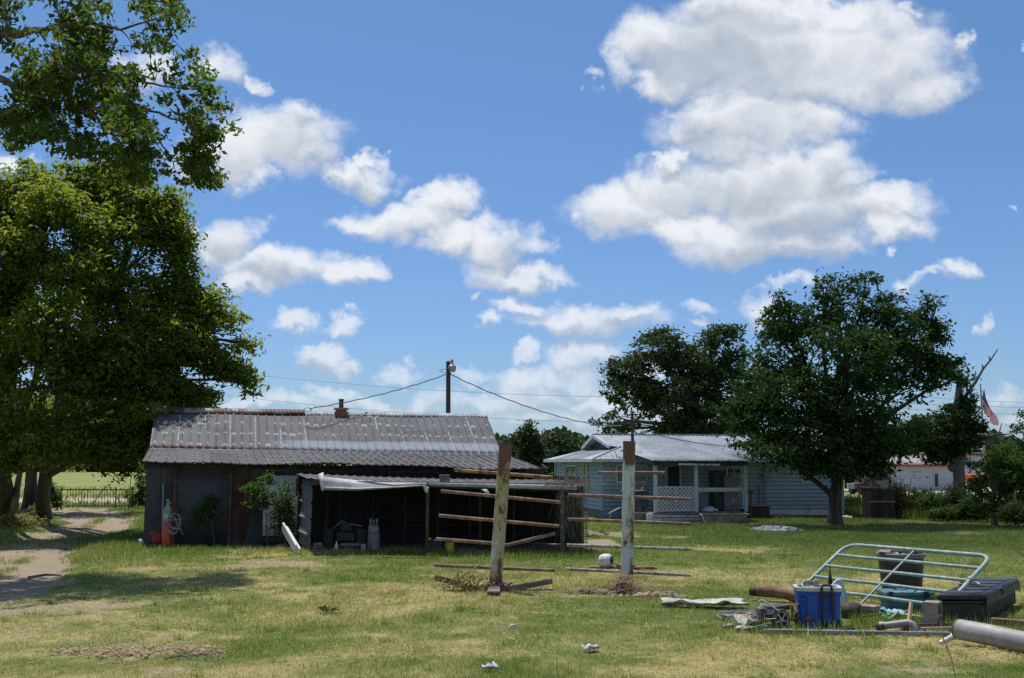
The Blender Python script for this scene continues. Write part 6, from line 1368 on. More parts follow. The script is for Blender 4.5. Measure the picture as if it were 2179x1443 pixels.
d = MB(); d.box(((wX(1980) + wX(1989)) / 2, Yw - .06, wZ(1022)), (wX(1990) - wX(1979), .08, wZ(1006) - wZ(1038))); dd = d.build('door', m_trimh, wb)
d = MB(); d.box((wX(1984.5), Yw - .11, wZ(1022)), (.28, .03, wZ(1008) - wZ(1036))); o = d.build('door_glass', m_glass, None, local=True); o.data.transform(WM(dd).inverted()); o.parent = dd
d = MB(); d.box((wX(1945), Yw - .06, wZ(1011)), (.55, .06, wZ(1003) - wZ(1018))); dd = d.build('window', M('pale_window', (.35, .38, .42), .3), wb)
d = MB()
for q in (1007, 1011, 1014): d.box((wX(1945), Yw - .1, wZ(q)), (.55, .02, .05))
o = d.build('window_bars', m_trimh, None, local=True); o.data.transform(WM(dd).inverted()); o.parent = dd
d = MB(); d.box((wX(1966), Yw - .06, wZ(1015.5)), (.18, .03, .12)); d.build('notice', M('notice_blue', (.12, .18, .35), .5), wb)
# open vehicle bay
d = MB(); d.box((wX(1868), Yw + 3, wZ(1020) / 1), (wX(1890) - wX(1846), 6, .1)); d.box((wX(1868), Yw + 6, wZ(1018)), (wX(1890) - wX(1830), .1, 2.2)); d.box((wX(1862), Yw + 2.5, wZ(990)), (wX(1890) - wX(1826), 7, .2)); d.build('bay_shell', m_dark, wb)
for px in (1829, 1833): d = MB(); d.box((wX(px), Yw - .2, wZ(1012)), (.12, .1, wZ(985) - wZ(1040))); d.build('bay_post', m_redt if px == 1833 else m_ws, wb)
# pale gravel yard strip in front of it
b = MB(); b.add([(wX(1790), 72, .08), (wX(2200, 80), 74, .08), (wX(2300), 100, .08), (wX(1780), 100, .08)], [(0, 1, 2, 3)]); tag(b.build('gravel_yard', plain_ground('yard_gravel', (.42, .37, .31), (.34, .3, .26), 1), local=True), kind='structure')
# orange trailer and a red truck
def truck(px, Y, name, lab, cat, mt, w_=2.2, z=0, h_=1.0, rz=.15):
    x = wX(px, Y); t = thing(name, lab, cat, (x, Y, z), rz)
    b = MB(); b.prism([(-w_ / 2, .4), (w_ / 2, .4), (w_ / 2, .75), (w_ * .3, .8), (w_ * .15, h_ + .25), (-w_ * .15, h_ + .28), (-w_ * .25, .85), (-w_ / 2, .8)], -.75, .75); b.build('body', mt, t, local=True, bevel=.03)
    b = MB(); b.prism([(w_ * .26, .82), (w_ * .13, h_ + .2), (-w_ * .13, h_ + .22), (-w_ * .22, .86)], -.76, .76); b.build('windows', m_glass, t, local=True)
    for sx in (-1, 1):
        for sy in (-1, 1): b = MB(); b.lathe([(.08, -.1), (.3, -.1), (.33, -.05), (.33, .05), (.3, .1), (.08, .1)], (sx * w_ * .32, sy * .7, .33), 16, axis=(0, 1, 0)); b.build('wheel', m_blackr, t, local=True)
truck(1833, 82, 'red_truck', 'dark red pickup parked in front of the open bay behind the well box', 'truck', M('maroon', (.05, .01, .01), .5), 1.8)
x = wX(2082, 88); t = thing('orange_tractor', 'orange farm machine parked behind the oak trunk beside the white building', 'machine', (x, 88, 0))
b = MB(); b.box((x, 88, 1.05), (2.4, 1.2, .7)); b.build('hopper', M('orange_paint', (.6, .12, .02), .5), t, bevel=.05)
b = MB(); b.box((x, 87.9, .55), (2.6, 1.0, .18)); b.build('frame', m_trimh, t, bevel=.02)
for s in (-.8, .8): b = MB(); b.lathe([(.1, -.12), (.36, -.12), (.4, 0), (.36, .12), (.1, .12)], (x + s, 87.3, .4), 16, axis=(0, 1, 0)); b.build('wheel', m_blackr, t)
t = thing('mailbox', 'small pale box on a post left of the dark well box', 'mailbox', (wX(1804, 62), 62, 0)); b = MB(); b.box((wX(1804, 62), 62, 1.0), (.35, .3, .3)); b.build('box', m_trimh, t, bevel=.03); b = MB(); b.tube([(wX(1804, 62), 62, 0), (wX(1804, 62), 62, .86)], .04, 6); b.build('post', m_wood, t)
# flagpole and flag
Yg = 85
t = thing('flagpole', 'tall grey flagpole standing right of the white building', 'flagpole', (wX(2089, Yg), Yg, 0))
b = MB(); b.tube([(wX(2089, Yg), Yg, 0), (wX(2089, Yg), Yg, wZ(940, Yg)), (wX(2088, Yg), Yg, wZ(820, Yg))], [.12, .09, .05], 10); b.build('pole', m_steel, t); b = MB(); b.lathe([(0, 0), (.08, .05), (.08, .1), (0, .15)], (wX(2088, Yg), Yg, wZ(820, Yg)), 10); b.build('finial', m_steel, t)
fm = bpy.data.materials.new('flag_cloth'); fm.use_nodes = True; ft = fm.node_tree; ft.nodes.clear(); k = NT(ft)
uvn = k.n('ShaderNodeTexCoord').outputs['UV']; sp = k.n('ShaderNodeSeparateXYZ', inp={0: uvn}); u_, v_ = sp.outputs[0], sp.outputs[1]
stripe = k.math('GREATER_THAN', k.math('FRACT', k.math('MULTIPLY_ADD', v_, 6.5, .0)), .5)
col = k.mix(stripe, (.45, .03, .04, 1), (.70, .70, .72, 1)); can = k.math('MULTIPLY', k.math('LESS_THAN', u_, .4), k.math('GREATER_THAN', v_, .462))
sx_ = k.math('SUBTRACT', k.math('FRACT', k.math('MULTIPLY', u_, 15)), .5); sy_ = k.math('SUBTRACT', k.math('FRACT', k.math('MULTIPLY', v_, 9.3)), .5)
star = k.math('LESS_THAN', k.math('ADD', k.math('MULTIPLY', sx_, sx_), k.math('MULTIPLY', sy_, sy_)), .05)
col = k.mix(can, col, k.mix(star, (.03, .045, .15, 1), (.7, .7, .72, 1)))
bs = k.n('ShaderNodeBsdfDiffuse', inp={0: col}); tl = k.n('ShaderNodeBsdfTranslucent', inp={0: col}); k.n('ShaderNodeOutputMaterial', inp={0: k.n('ShaderNodeMixShader', inp={0: .35, 1: bs.outputs[0], 2: tl.outputs[0]}).outputs[0]})
b = MB(); vs = []; uvs = []; nU, nV = 30, 14
for j in range(nV + 1):
    for i in range(nU + 1):
        u, v = i / nU, j / nV
        top = PY(2090, 828, Yg).lerp(PY(2126, 905, Yg), u); bot = PY(2090, 868, Yg).lerp(PY(2114, 903, Yg), u ** .9)
        p = bot.lerp(top, v); p = p + Vector((.06 * math.sin(u * 14 + v * 2), .22 * math.sin(u * 9 + v * 4), .05 * math.sin(u * 11)))
        vs.append(p); uvs.append((u, v))
b.add(vs, [(j * (nU + 1) + i, j * (nU + 1) + i + 1, (j + 1) * (nU + 1) + i + 1, (j + 1) * (nU + 1) + i) for j in range(nV) for i in range(nU)], uvs)
tag(b.build('flag', fm, smooth=60), 'red white and blue striped flag with starred corner hanging from the flagpole', 'flag')
# wire fence posts on the right
for i, (px, yb, lab) in enumerate([(1898, 50.5, 'thin dark fence post just right of the well box'), (1916, 49.5, 'pale grey fence post standing in weeds below the white building window'), (1938, 48.6, 'dark fence post with a wire loop below the left of the white building'), (1972, 47.4, 'dark fence post left of the white building door line'), (2008, 46.2, 'fence post showing between oak trunk and bushes'), (2100, 40.5, 'crooked fence post left of the scrub tree stem'), (2148, 39, 'fence post right of the scrub tree stem'), (1822, 53, 'short dark post between pecan trunk and well box')]):
    x = wX(px, yb); b = MB(); b.tube([(x, yb, -.05), (x + .02, yb, 1.25)], [.05, .045], 8, jit=.08); tag(b.build('fence_post', (m_wood, m_conc)[i == 1]), lab, 'fence post', 'posts of the wire fence on the right')
b = MB(); pl = [(wX(px, yb), yb) for px, yb in ((1790, 54), (1898, 50.5), (1972, 47.4), (2100, 40.5), (2200, 37.5))]
for z in (.35, .65, .95, 1.2): b.tube([(x, y, z) for x, y in pl], .005, 4)
tag(b.build('fence_wire', m_rustd), 'four strands of wire strung along the posts on the right', 'fence wire')
# well box
wx_, wy_ = wX(1860, 46.5), 46.5
t = thing('well_box', 'dark weathered timber box with a broken top standing right of the pecan trunk', 'well box', (wx_, wy_, 0), .1)
b = MB()
for i in range(11): b.box((-.47 + i * .094, -.45, .36 + .01 * math.sin(i * 3)), (.088, .03, .70)); 
for i in range(11): b.box((-.49 + i * .098, -.47, .98 + .02 * math.sin(i * 5)), (.092, .03, .52))
b.build('front_boards', m_dark, t, local=True)
b = MB(); b.box((0, 0, .6), (1.0, .88, 1.2)); b.build('body', m_dark, t, local=True); b = MB(); b.box((0, -.48, .71), (1.08, .04, .06)); b.build('batten', m_wood, t, local=True); b = MB(); b.box((0, -.48, .04), (1.15, .06, .06)); b.build('batten', m_wood, t, local=True)
b = MB(); b.box((.03, 0, 1.26), (1.1, .9, .05), Matrix.Rotation(.06, 3, 'Y')); b.build('lid', M('lid_metal', (.2, .21, .23), .6), t, local=True)
b = MB(); b.tube([(-.12, .3, 1.0), (-.13, .3, 2.9)], .1, 8, jit=.06); b.build('post', m_wood, t, local=True)
c = Vector((wx_ + .75, wy_ - .1, 0)); b = MB()
for i in range(40):
    a = c + Vector((r_.normal() * .14, r_.normal() * .1, 0)); e = a + Vector((r_.normal() * .2, r_.normal() * .1, r_.uniform(.4, 1.7))); b.tube(bez(a, a.lerp(e, .5) + Vector((r_.normal() * .1, 0, 0)), e, 4), .012, 4, cap=False)
vt = thing('dry_vine', 'dark dead creeper hanging on the right side of the well box', 'vine', c); b.build('stems', m_dark, vt)
n = 900; P_ = np.array(c) + r_.normal(size=(n, 3)) * np.array([.2, .16, .35]) + np.array([0, 0, .8]); P_[:, 2] = np.abs(P_[:, 2]); V, F_ = leaves(P_, r_.normal(size=(n, 3)), r_.uniform(.06, .12, n), r_, .5); npmesh('leaves', V, F_, leafmat('dead_dark_leaf', (.04, .03, .02), (.08, .06, .03), (.08, .06, .02)), vt)
# ------------------------------------------------------------------ the junk pile on the right
m_green = M('gate_green', (.22, .32, .285), .55, c2=(.34, .40, .385), sc=4, lo=.5, hi=.62, c3=(.42, .46, .46), sc3=11, lo3=.6, hi3=.66, bump=.15, bsc=30)
BLg, BRg = Vector((4.66, 18.8, .05)), Vector((6.12, 16.35, .05))
dg = (BRg - BLg).normalized(); ng = Vector((-dg.y, dg.x, 0)); 
if ng.y < 0: ng = -ng
UPg = ng * 1.37 + up * .84; Lg = (BRg - BLg).length
def GP(u, v): return BLg + dg * (u * Lg) + UPg * v
gt = thing('tube_gate', 'pale green tubular farm gate propped slanting over the junk pile', 'gate', BLg)
def rc(u0, v0, u1, v1, u2, v2): return bez(GP(u0, v0), GP(u1, v1), GP(u2, v2), 8)
# outer frame with rounded upper corners
path = [GP(0, 0), GP(0, .45)] + rc(0, .84, 0, 1.0, .10, 1.0) + [GP(.3, 1.0), GP(.6, 1.0)] + rc(.92, 1.0, 1.0, 1.0, 1.0, .86) + [GP(1.0, .5), GP(1.0, 0)]
b = MB(); b.tube(path, .033, 12); b.build('outer_frame', m_green, gt, smooth=60)
for v in (.0, .2, .4, .60, .80):
    b = MB(); b.tube([GP(0, v), GP(.25, v - .004), GP(.5, v + .003), GP(.75, v), GP(1.0, v)], .026, 10); b.build('rail', m_green, gt, smooth=60)
b = MB(); b.tube([GP(.5, 1.0) - ng * .03 - up * .02, GP(.5, .0) - ng * .03 + up * .0], .018, 8); b.build('brace', M('brace_grey', (.30, .35, .35), .5, c2=(.2, .24, .24), sc=6), gt)
b = MB(); hpt = GP(1.0, .62); b.lathe([(.045, -.03), (.05, 0), (.045, .03)], hpt, 10, axis=UPg); b.box(hpt + Vector((.05, -.02, 0)), (.1, .03, .04)); b.build('hinge', m_steel, gt)
b = MB(); b.beam(GP(-.01, -.02), GP(-.0, .12), .07, .05); b.build('end_latch', M('latch_grey', (.33, .36, .35), .6), gt)
# trash can
g = Vector((PY(1919, 1250, 19.6).x, 19.6, 0)); t = thing('trash_can', 'big battered dark brown plastic trash can standing behind the green gate', 'trash can', g)
def topz(py, Y): return PY(1090, py, Y).z
h_ = topz(1176, 19.6)
m_can = M('can_brown', (.055, .042, .045), .6, c2=(.09, .065, .065), sc=3, lo=.5, hi=.6, c3=(.22, .2, .2), sc3=2.3, lo3=.68, hi3=.70)
b = MB(); b.lathe([(.30, 0), (.33, .04), (.385, h_ - .06), (.39, h_ - .02), (.37, h_ - .02), (.33, .06), (0, .05)], g, 30, sy=.95); b.build('body', m_can, t)
b = MB(); b.lathe([(.39, h_ - .075), (.415, h_ - .07), (.415, h_ - .01), (.405, h_), (.38, h_ - .0), (.38, h_ - .06)], g, 30, sy=.95, caps=False); b.build('rim', M('can_rim', (.20, .17, .17), .6, c2=(.12, .1, .1), sc=4), t)
b = MB()
for k_ in range(9): b.box(g + Vector((rnd.uniform(-.22, .15), rnd.uniform(-.2, .2), h_ - .09 + rnd.uniform(0, .07))), (rnd.uniform(.08, .2), rnd.uniform(.06, .16), rnd.uniform(.02, .06)), Matrix.Rotation(rnd.uniform(-.5, .5), 3, 'X') @ Matrix.Rotation(rnd.random() * 3, 3, 'Z'))
b.beam(g + Vector((-.36, -.2, h_ + .02)), g + Vector((-.2, .1, h_ + .05)), .2, .02); tag(b.build('rubbish', M('rubbish', (.13, .10, .09), .9, c2=(.3, .26, .25), sc=6), bevel=.01), 'brown scraps filling the top of the trash can', 'rubbish')
b = MB(); b.beam(g + Vector((.12, -.1, h_ + .0)), g + Vector((.36, .05, h_ + .05)), .16, .02); tag(b.build('black_bag', m_black), 'torn black plastic at the right of the trash can rim', 'plastic')
# toolbox
c0 = Vector((PY(2098, 1318, 16.3).x, 16.3, 0)); hT = topz(1264, 16.3)
dl = Vector((1.8, 2.7, 0)).normalized(); dw = Vector((-1, 0.0, 0)); LT_, WT = 2.7, .68
t = thing('toolbox', 'long low black plastic truck toolbox lying in weeds at the right edge', 'toolbox', c0)
def TB(a, w_, z): return c0 + dl * a + dw * w_ + up * z
def hexa(b, a0, a1, w0, w1, z0, z1): 
    vs = [TB(a0, w0, z0), TB(a0, w1, z0), TB(a1, w1, z0), TB(a1, w0, z0), TB(a0, w0, z1), TB(a0, w1, z1), TB(a1, w1, z1), TB(a1, w0, z1)]
    b.add(vs, [(0, 1, 2, 3), (7, 6, 5, 4), (0, 4, 5, 1), (1, 5, 6, 2), (2, 6, 7, 3), (3, 7, 4, 0)])
b = MB(); hexa(b, .03, LT_ - .03, .04, WT - .04, .0, hT - .13); b.build('body', m_black, t, bevel=.02)
b = MB(); hexa(b, 0, LT_, 0, WT, hT - .14, hT - .10); b.build('seam_rim', m_black, t, bevel=.01)
b = MB(); hexa(b, -.01, LT_ * .52, -.02, WT + .02, hT - .095, hT); b.build('lid', m_black, t, bevel=.03)
b = MB(); hexa(b, LT_ * .53, LT_ + .01, -.02, WT + .02, hT - .095, hT); b.build('lid', m_black, t, bevel=.03)
b = MB()
for k_ in range(5): hexa(b, .1 + k_ * .5, .45 + k_ * .5, .08, WT - .08, hT + .001, hT + .012)
b.build('lid_panels', M('black_scuffed', (.035, .037, .042), .5, c2=(.06, .062, .07), sc=4), t, bevel=.006)
b = MB()
for k_ in range(12): hexa(b, .15 + k_ * .2, .25 + k_ * .2, -.0, .05, .03, hT - .15)
b.build('side_ribs', m_black, t, bevel=.01)
b = MB(); hexa(b, -.015, LT_ + .01, -.035, -.022, hT - .17, hT - .06); b.build('side_band', M('black_scuffed', (0, 0, 0)), t)
b = MB(); hexa(b, LT_ * .4, LT_ * .44, -.05, 0, hT - .12, hT - .02); b.build('latch', m_blackr, t, bevel=.005)
c = TB(1.35, .52, hT + .03); tag(MB().tube([c + Vector((.16 * math.cos(a), .1 * math.sin(a), .01 * math.sin(a * 3))) for a in np.linspace(0, 12, 50)], .018, 6).build('strap', M('strap_tan', (.22, .14, .07), .8, c2=(.4, .38, .35), sc=12)), 'coiled tan strap lying on top of the black toolbox', 'strap')
# teal tote
g = Vector((PY(1926, 1300, 17.75).x, 17.75, 0)); hh = topz(1257, 17.75); t = thing('tote', 'open teal plastic storage tote standing behind the lower gate rails', 'tote', g)
m_teal = M('teal_plastic', (.075, .19, .22), .5, c2=(.10, .24, .27), sc=2); w_, d_ = .70, .42
def tray(b, cx, cy, z0, z1, w0, d0, w1, d1, th):
    vs = []
    for (w2, d2, z) in ((w0, d0, z0), (w1, d1, z1), (w1 - th, d1 - th, z1), (w0 - th, d0 - th, z0 + th)):
        vs += [Vector((cx + sx * w2 / 2, cy + sy * d2 / 2, z)) for sx, sy in ((-1, -1), (1, -1), (1, 1), (-1, 1))]
    fs = [(3, 2, 1, 0), (12, 13, 14, 15)]
    for r_i in range(3):
        for k_ in range(4): fs.append((r_i * 4 + k_, r_i * 4 + (k_ + 1) % 4, (r_i + 1) * 4 + (k_ + 1) % 4, (r_i + 1) * 4 + k_))
    b.add(vs, fs)
b = MB(); tray(b, g.x, g.y, 0, hh, w_ * .88, d_ * .85, w_, d_, .03); b.build('body', m_teal, t, bevel=.02)
b = MB(); tray(b, g.x, g.y, hh - .05, hh + .005, w_ + .06, d_ + .06, w_ + .07, d_ + .07, .04); b.build('rim', M('teal_light', (.16, .30, .34), .45, c2=(.10, .22, .26), sc=3), t, bevel=.012)
for s in (-.3, .25): b = MB(); b.box(g + Vector((s, -.25, hh - .03)), (.07, .03, .09)); b.build('latch', M('teal_dark', (.02, .05, .06), .5), t, bevel=.006)
b = MB(); b.tube([g + Vector((.22 + .12 * math.cos(a), -.16, hh + .0 + .04 * math.sin(a))) for a in np.linspace(0, 3.14, 10)], .014, 6); tag(b.build('black_loop', m_black), 'curved black hose end sticking from the teal tote', 'hose')
# cinder block on end
g = Vector((PY(1985, 1325, 15.75).x, 15.75, 0)); rot = Matrix.Rotation(R(-22), 3, 'Z'); t = thing('cinder_block', 'rough grey cinder block standing on end against the green gate', 'cinder block', g)
def CB(x, y, z): return g + rot @ Vector((x, y, z))
hb_ = .375; b = MB()
# block on end: solid face front-left, cored face toward front-right
W1, D1 = .20, .24
def cb_box(x0, x1, y0, y1, z0, z1):
    vs = [CB(x, y, z) for z in (z0, z1) for y in (y0, y1) for x in (x0, x1)]
    b.add(vs, [(0, 2, 3, 1), (4, 5, 7, 6), (0, 1, 5, 4), (2, 6, 7, 3), (0, 4, 6, 2), (1, 3, 7, 5)])
g = g
rot = Matrix.Rotation(R(-38), 3, 'Z')
A1, A2 = .21, .235        # depth through cores (x) and width (y)
cb_box(-A1 / 2, A1 / 2, -A2 / 2, -A2 / 2 + .035, 0, hb_); cb_box(-A1 / 2, A1 / 2, A2 / 2 - .035, A2 / 2, 0, hb_)
for z in (0.0, hb_ / 2 - .018, hb_ - .036): cb_box(-A1 / 2 + .001, A1 / 2 - .001, -A2 / 2 + .034, A2 / 2 - .034, z + .001, z + .035)
rot = Matrix.Rotation(R(-38), 3, 'Z')
o = b.build('block', m_conc, t, bevel=.006, smooth=20)
# blue cooler
g = Vector((PY(1741, 1325, 16.0).x, 16.0, 0)); t = thing('cooler', 'big blue wheeled cooler with white rim and black telescopic handle, lid missing', 'cooler', g)
m_blue = M('cooler_blue', (.010, .075, .36), .42, c2=(.014, .095, .42), sc=2, c3=(.02, .05, .2), sc3=7, lo3=.66, hi3=.72, spec=.5); hc = topz(1247, 16.0)
rz = R(-8); Rm = Matrix.Rotation(rz, 3, 'Z')
def ring(w2, d2, z, rr=.06, n=4):
    pts = []
    for (sx, sy, a0) in ((1, -1, -math.pi / 2), (1, 1, 0), (-1, 1, math.pi / 2), (-1, -1, math.pi)):
        for k_ in range(n + 1):
            a = a0 + k_ / n * math.pi / 2; pts.append(g + Rm @ Vector((sx * (w2 / 2 - rr) + rr * math.cos(a), sy * (d2 / 2 - rr) + rr * math.sin(a), z)))
    return pts
def loft(b, rings, capb=True, capt=False):
    n = len(rings[0]); vs = [p for r_i in rings for p in r_i]; fs = []
    for i in range(len(rings) - 1):
        for k_ in range(n): fs.append((i * n + k_, i * n + (k_ + 1) % n, (i + 1) * n + (k_ + 1) % n, (i + 1) * n + k_))
    if capb: fs.append(tuple(range(n - 1, -1, -1)))
    if capt: fs.append(tuple((len(rings) - 1) * n + k_ for k_ in range(n)))
    b.add(vs, fs)
cw, cd = .62, .42
b = MB(); loft(b, [ring(cw * .93, cd * .93, .0), ring(cw * .94, cd * .94, .075), ring(cw * .90, cd * .9, .085), ring(cw * .95, cd * .95, hc - .13), ring(cw * .99, cd * .98, hc - .12), ring(cw, cd, hc - .045)]); b.build('body', m_blue, t, bevel=.004, smooth=45)
b = MB(); loft(b, [ring(cw + .012, cd + .012, hc - .055), ring(cw + .03, cd + .03, hc - .03), ring(cw + .025, cd + .025, hc), ring(cw - .07, cd - .07, hc), ring(cw - .09, cd - .09, hc - .3)], capb=False, capt=True); b.build('rim', M('rim_white', (.55, .56, .55), .5, c2=(.42, .42, .4), sc=6), t, smooth=45)
def CL_(x, y, z): return g + Rm @ Vector((x, y, z))
hx_ = .10
for s in (-.065, .065): b = MB(); b.beam(CL_(hx_ + s, -cd / 2 - .02, .06), CL_(hx_ + s, -cd / 2 - .03, hc - .06), .03, .02, up=(0, 1, 0)); b.build('handle_rod', M('rod_dark', (.03, .02, .025), .5), t)
b = MB(); b.tube([CL_(hx_ - .07, -cd / 2 - .035, hc - .08), CL_(hx_ - .07, -cd / 2 - .035, hc + .0), CL_(hx_ - .045, -cd / 2 - .03, hc + .04), CL_(hx_ + .045, -cd / 2 - .03, hc + .04), CL_(hx_ + .07, -cd / 2 - .035, hc + .0), CL_(hx_ + .07, -cd / 2 - .035, hc - .08)], .017, 8); b.box(CL_(hx_, -cd / 2 - .02, hc - .085), (.18, .035, .04), Rm); b.box(CL_(hx_, -cd / 2 - .02, .05), (.19, .04, .05), Rm); b.build('handle', m_black, t, bevel=.003)
b = MB(); b.tube([CL_(-.27, -cd / 2 + .0, hc - .15), CL_(-.25, -cd / 2 - .03, hc - .155), CL_(-.19, -cd / 2 - .03, hc - .17), CL_(-.17, -cd / 2 + .0, hc - .175)], .018, 8); b.build('side_grip', m_blue, t)
for x0_, x1_ in ((-.17, -.02), (.20, .28)): b = MB(); b.box(CL_((x0_ + x1_) / 2, -cd / 2 + .012, .28), (x1_ - x0_, .02, .34), Rm); b.build('front_panel', m_blue, t, bevel=.008)
for s in (-.27, .27): b = MB(); b.lathe([(.02, -.02), (.055, -.02), (.06, 0), (.055, .02), (.02, .02)], CL_(s, -cd / 2 - .02, .06), 16, axis=Rm @ Vector((1, 0, 0))); b.build('wheel', m_blackr, t)
b = MB(); b.lathe([(.0, 0), (.022, .005), (.022, .03), (0, .035)], CL_(hx_ + .03, -cd / 2 - .06, .045), 10, axis=(0, -1, 0)); b.build('drain_plug', m_trimh, t)
b = MB(); b.lathe([(.10, -.03), (.115, 0), (.115, .02), (.10, .03), (.085, .0), (.0, -.02)], CL_(-.10, .06, hc - .02), 20, axis=(.1, -.6, .8)); tag(b.build('round_basket', M('basket', (.24, .22, .18), .7, c2=(.5, .5, .5), sc=20)), 'round grey pan standing inside the open blue cooler', 'pan')
b = MB(); b.box(CL_(.0, .02, hc + .01), (.06, .05, .14), Rm); tag(b.build('wood_offcut', m_wood, bevel=.004), 'short wood block sticking out of the blue cooler', 'wood')
# white plastic panel and black cone behind it
b = MB(); p = [PY(1775, 1290, 16.9), PY(1806, 1290, 16.9), PY(1803, 1270, 16.9), PY(1794, 1238, 17.0), PY(1789, 1232, 17.0), PY(1781, 1233, 17.0), PY(1772, 1243, 17.0)]
b.add(p + [q + Vector((0, .05, 0)) for q in p], [(0, 1, 2, 3, 4, 5, 6), (13, 12, 11, 10, 9, 8, 7)] + [(i, i + 7, (i + 1) % 7 + 7, (i + 1) % 7) for i in range(7)])
tag(b.build('plastic_fin', M('pale_plastic', (.50, .56, .54), .5, c2=(.42, .48, .47), sc=2), bevel=.008), 'pointed white plastic panel standing just right of the blue cooler', 'plastic panel')
p = PY(1767, 1240, 17.4); b = MB(); b.lathe([(.055, -.36), (.05, -.1), (.035, .02), (.012, .16), (.006, .26)], p, 10); tag(b.build('black_spout', m_blackr), 'black pointed spout rising behind the blue cooler', 'spout')
# pressure washer cart
g = PG(1668, 1338); t = thing('engine_cart', 'small rusty engine cart on two spoked wheels in front of the blue cooler', 'engine cart', g)
m_eng = M('engine_grey', (.09, .09, .09), .6, .1, c2=(.20, .20, .20), sc=9)
def E(px, py, dy=0.0): return PY(px, py, g.y + dy)
w0 = E(1661, 1319, .02); w1 = E(1708, 1316, .30)
for wv, nmx in ((w0, 0), (w1, 1)):
    ax = Vector((.42, -.9, .05)).normalized(); rr = .138
    b = MB(); b.lathe([(.118, -.03), (.135, -.034), (rr + .012, -.02), (rr + .016, 0), (rr + .012, .02), (.135, .034), (.118, .03), (.112, 0), (.118, -.03)], wv, 30, axis=ax, caps=False); wh = b.build('wheel', M('cart_tyre', (.035, .033, .03), .9, c2=(.12, .10, .085), sc=12), t)
    q = MB(); q.lathe([(.106, .02), (.117, -.03), (.117, .036), (.104, .03)], wv, 28, axis=ax, caps=False); q.lathe([(.0, .04), (.03, .038), (.035, -.03)], wv, 12, axis=ax)
    u = ax.cross(Vector((0, 0, 1))).normalized(); v = ax.cross(u)
    for k_ in range(5):
        a = k_ * math.tau / 5 + .3; d_ = u * math.cos(a) + v * math.sin(a); s_ = (u * -math.sin(a) + v * math.cos(a))
        q.add([wv + d_ * .02 - s_ * .006 + ax * .032, wv + d_ * .02 + s_ * .006 + ax * .032, wv + d_ * .108 + s_ * .017 + ax * .024, wv + d_ * .108 - s_ * .017 + ax * .024], [(0, 1, 2, 3)])
    o = q.build('rim', M('hub_grey', (.42, .43, .44), .45, .2), None, local=True, solid=0); o.data.transform(WM(wh).inverted()); o.parent = wh
    q = MB(); q.lathe([(.0, 0), (.104, 0), (.104, -.01), (0, -.01)], wv, 20, axis=ax); o = q.build('back_disc', m_blackr, None, local=True); o.data.transform(WM(wh).inverted()); o.parent = wh
b = MB(); b.box(E(1634, 1303, .15), (.16, .26, .19), .4); b.lathe([(.07, -.09), (.085, -.05), (.085, .06), (.05, .1)], E(1626, 1301, .05), 14, axis=(-.9, -.3, 0))
for k_ in range(6): b.box(E(1622, 1295 + k_ * 3.2, -.02), (.09, .07, .006), .4)
b.build('engine', m_eng, t, bevel=.008)
b = MB(); b.box(E(1655, 1292, .18), (.28, .22, .06), .3); b.box(E(1645, 1298, .0), (.18, .03, .09), .2); b.build('tank', M('sooty', (0, 0, 0)), t, bevel=.015)
b = MB(); b.box(E(1640, 1302, -.03), (.12, .02, .07), .2); b.build('plate', M('plate_grey', (.2, .22, .24), .5, c2=(.35, .3, .3), sc=14), t)
b = MB(); b.box(E(1628, 1303, -.05), (.025, .02, .04), .2); b.build('tag', m_red, t)
m_rb = M('rust_bright', (.22, .09, .045), .85, c2=(.10, .045, .03), sc=8)
b = MB(); b.beam(E(1634, 1289, .28), E(1700, 1287, .1), .12, .015); b.beam(E(1685, 1289, .05), E(1688, 1302, .05), .03, .02, up=(0, 1, 0)); b.tube([E(1685, 1289, .0), E(1686, 1310, .0), E(1683, 1322, 0)], .014, 6); b.tube([E(1699, 1289, .2), E(1701, 1308, .15), E(1698, 1325, .1)], .014, 6); b.build('top_rack', m_rb, t)
b = MB(); b.tube([E(1609, 1326, .1), E(1618, 1314, .05), E(1640, 1316, 0), E(1661, 1319, .1), E(1708, 1316, .3)], .014, 7); b.tube([E(1620, 1330, -.05), E(1626, 1316, -.05), E(1636, 1312, -.03)], .013, 6); b.tube([E(1612, 1322, .3), E(1640, 1318, .3), E(1705, 1320, .3)], .014, 6); b.build('chassis', m_rb, t)
b = MB(); b.tube([E(1613, 1280, .1), E(1622, 1277, .05), E(1632, 1282, .0), E(1645, 1292, -.02), E(1658, 1301, -.03)], .011, 7); b.tube([E(1613, 1280, .1), E(1614, 1300, .12)], .011, 6); b.tube([E(1626, 1314, -.06), E(1632, 1318, -.1), E(1650, 1316, -.1)], .008, 6); b.build('handle', M('bare_tube', (.45, .44, .40), .5), t)
b = MB(); b.box(E(1705, 1306, .32), (.24, .12, .14), .5, taper=.7); b.box(E(1716, 1318, .15), (.16, .16, .10), .2, taper=.6); b.build('pump', m_blackr, t, bevel=.02)
b = MB(); b.lathe([(.03, 0), (.05, .02), (.03, .05)], E(1720, 1317, .0), 8, axis=(0, -1, .3)); tag(b.build('rusty_fitting', m_rb), 'small rusty fitting lying at the front foot of the blue cooler', 'fitting')
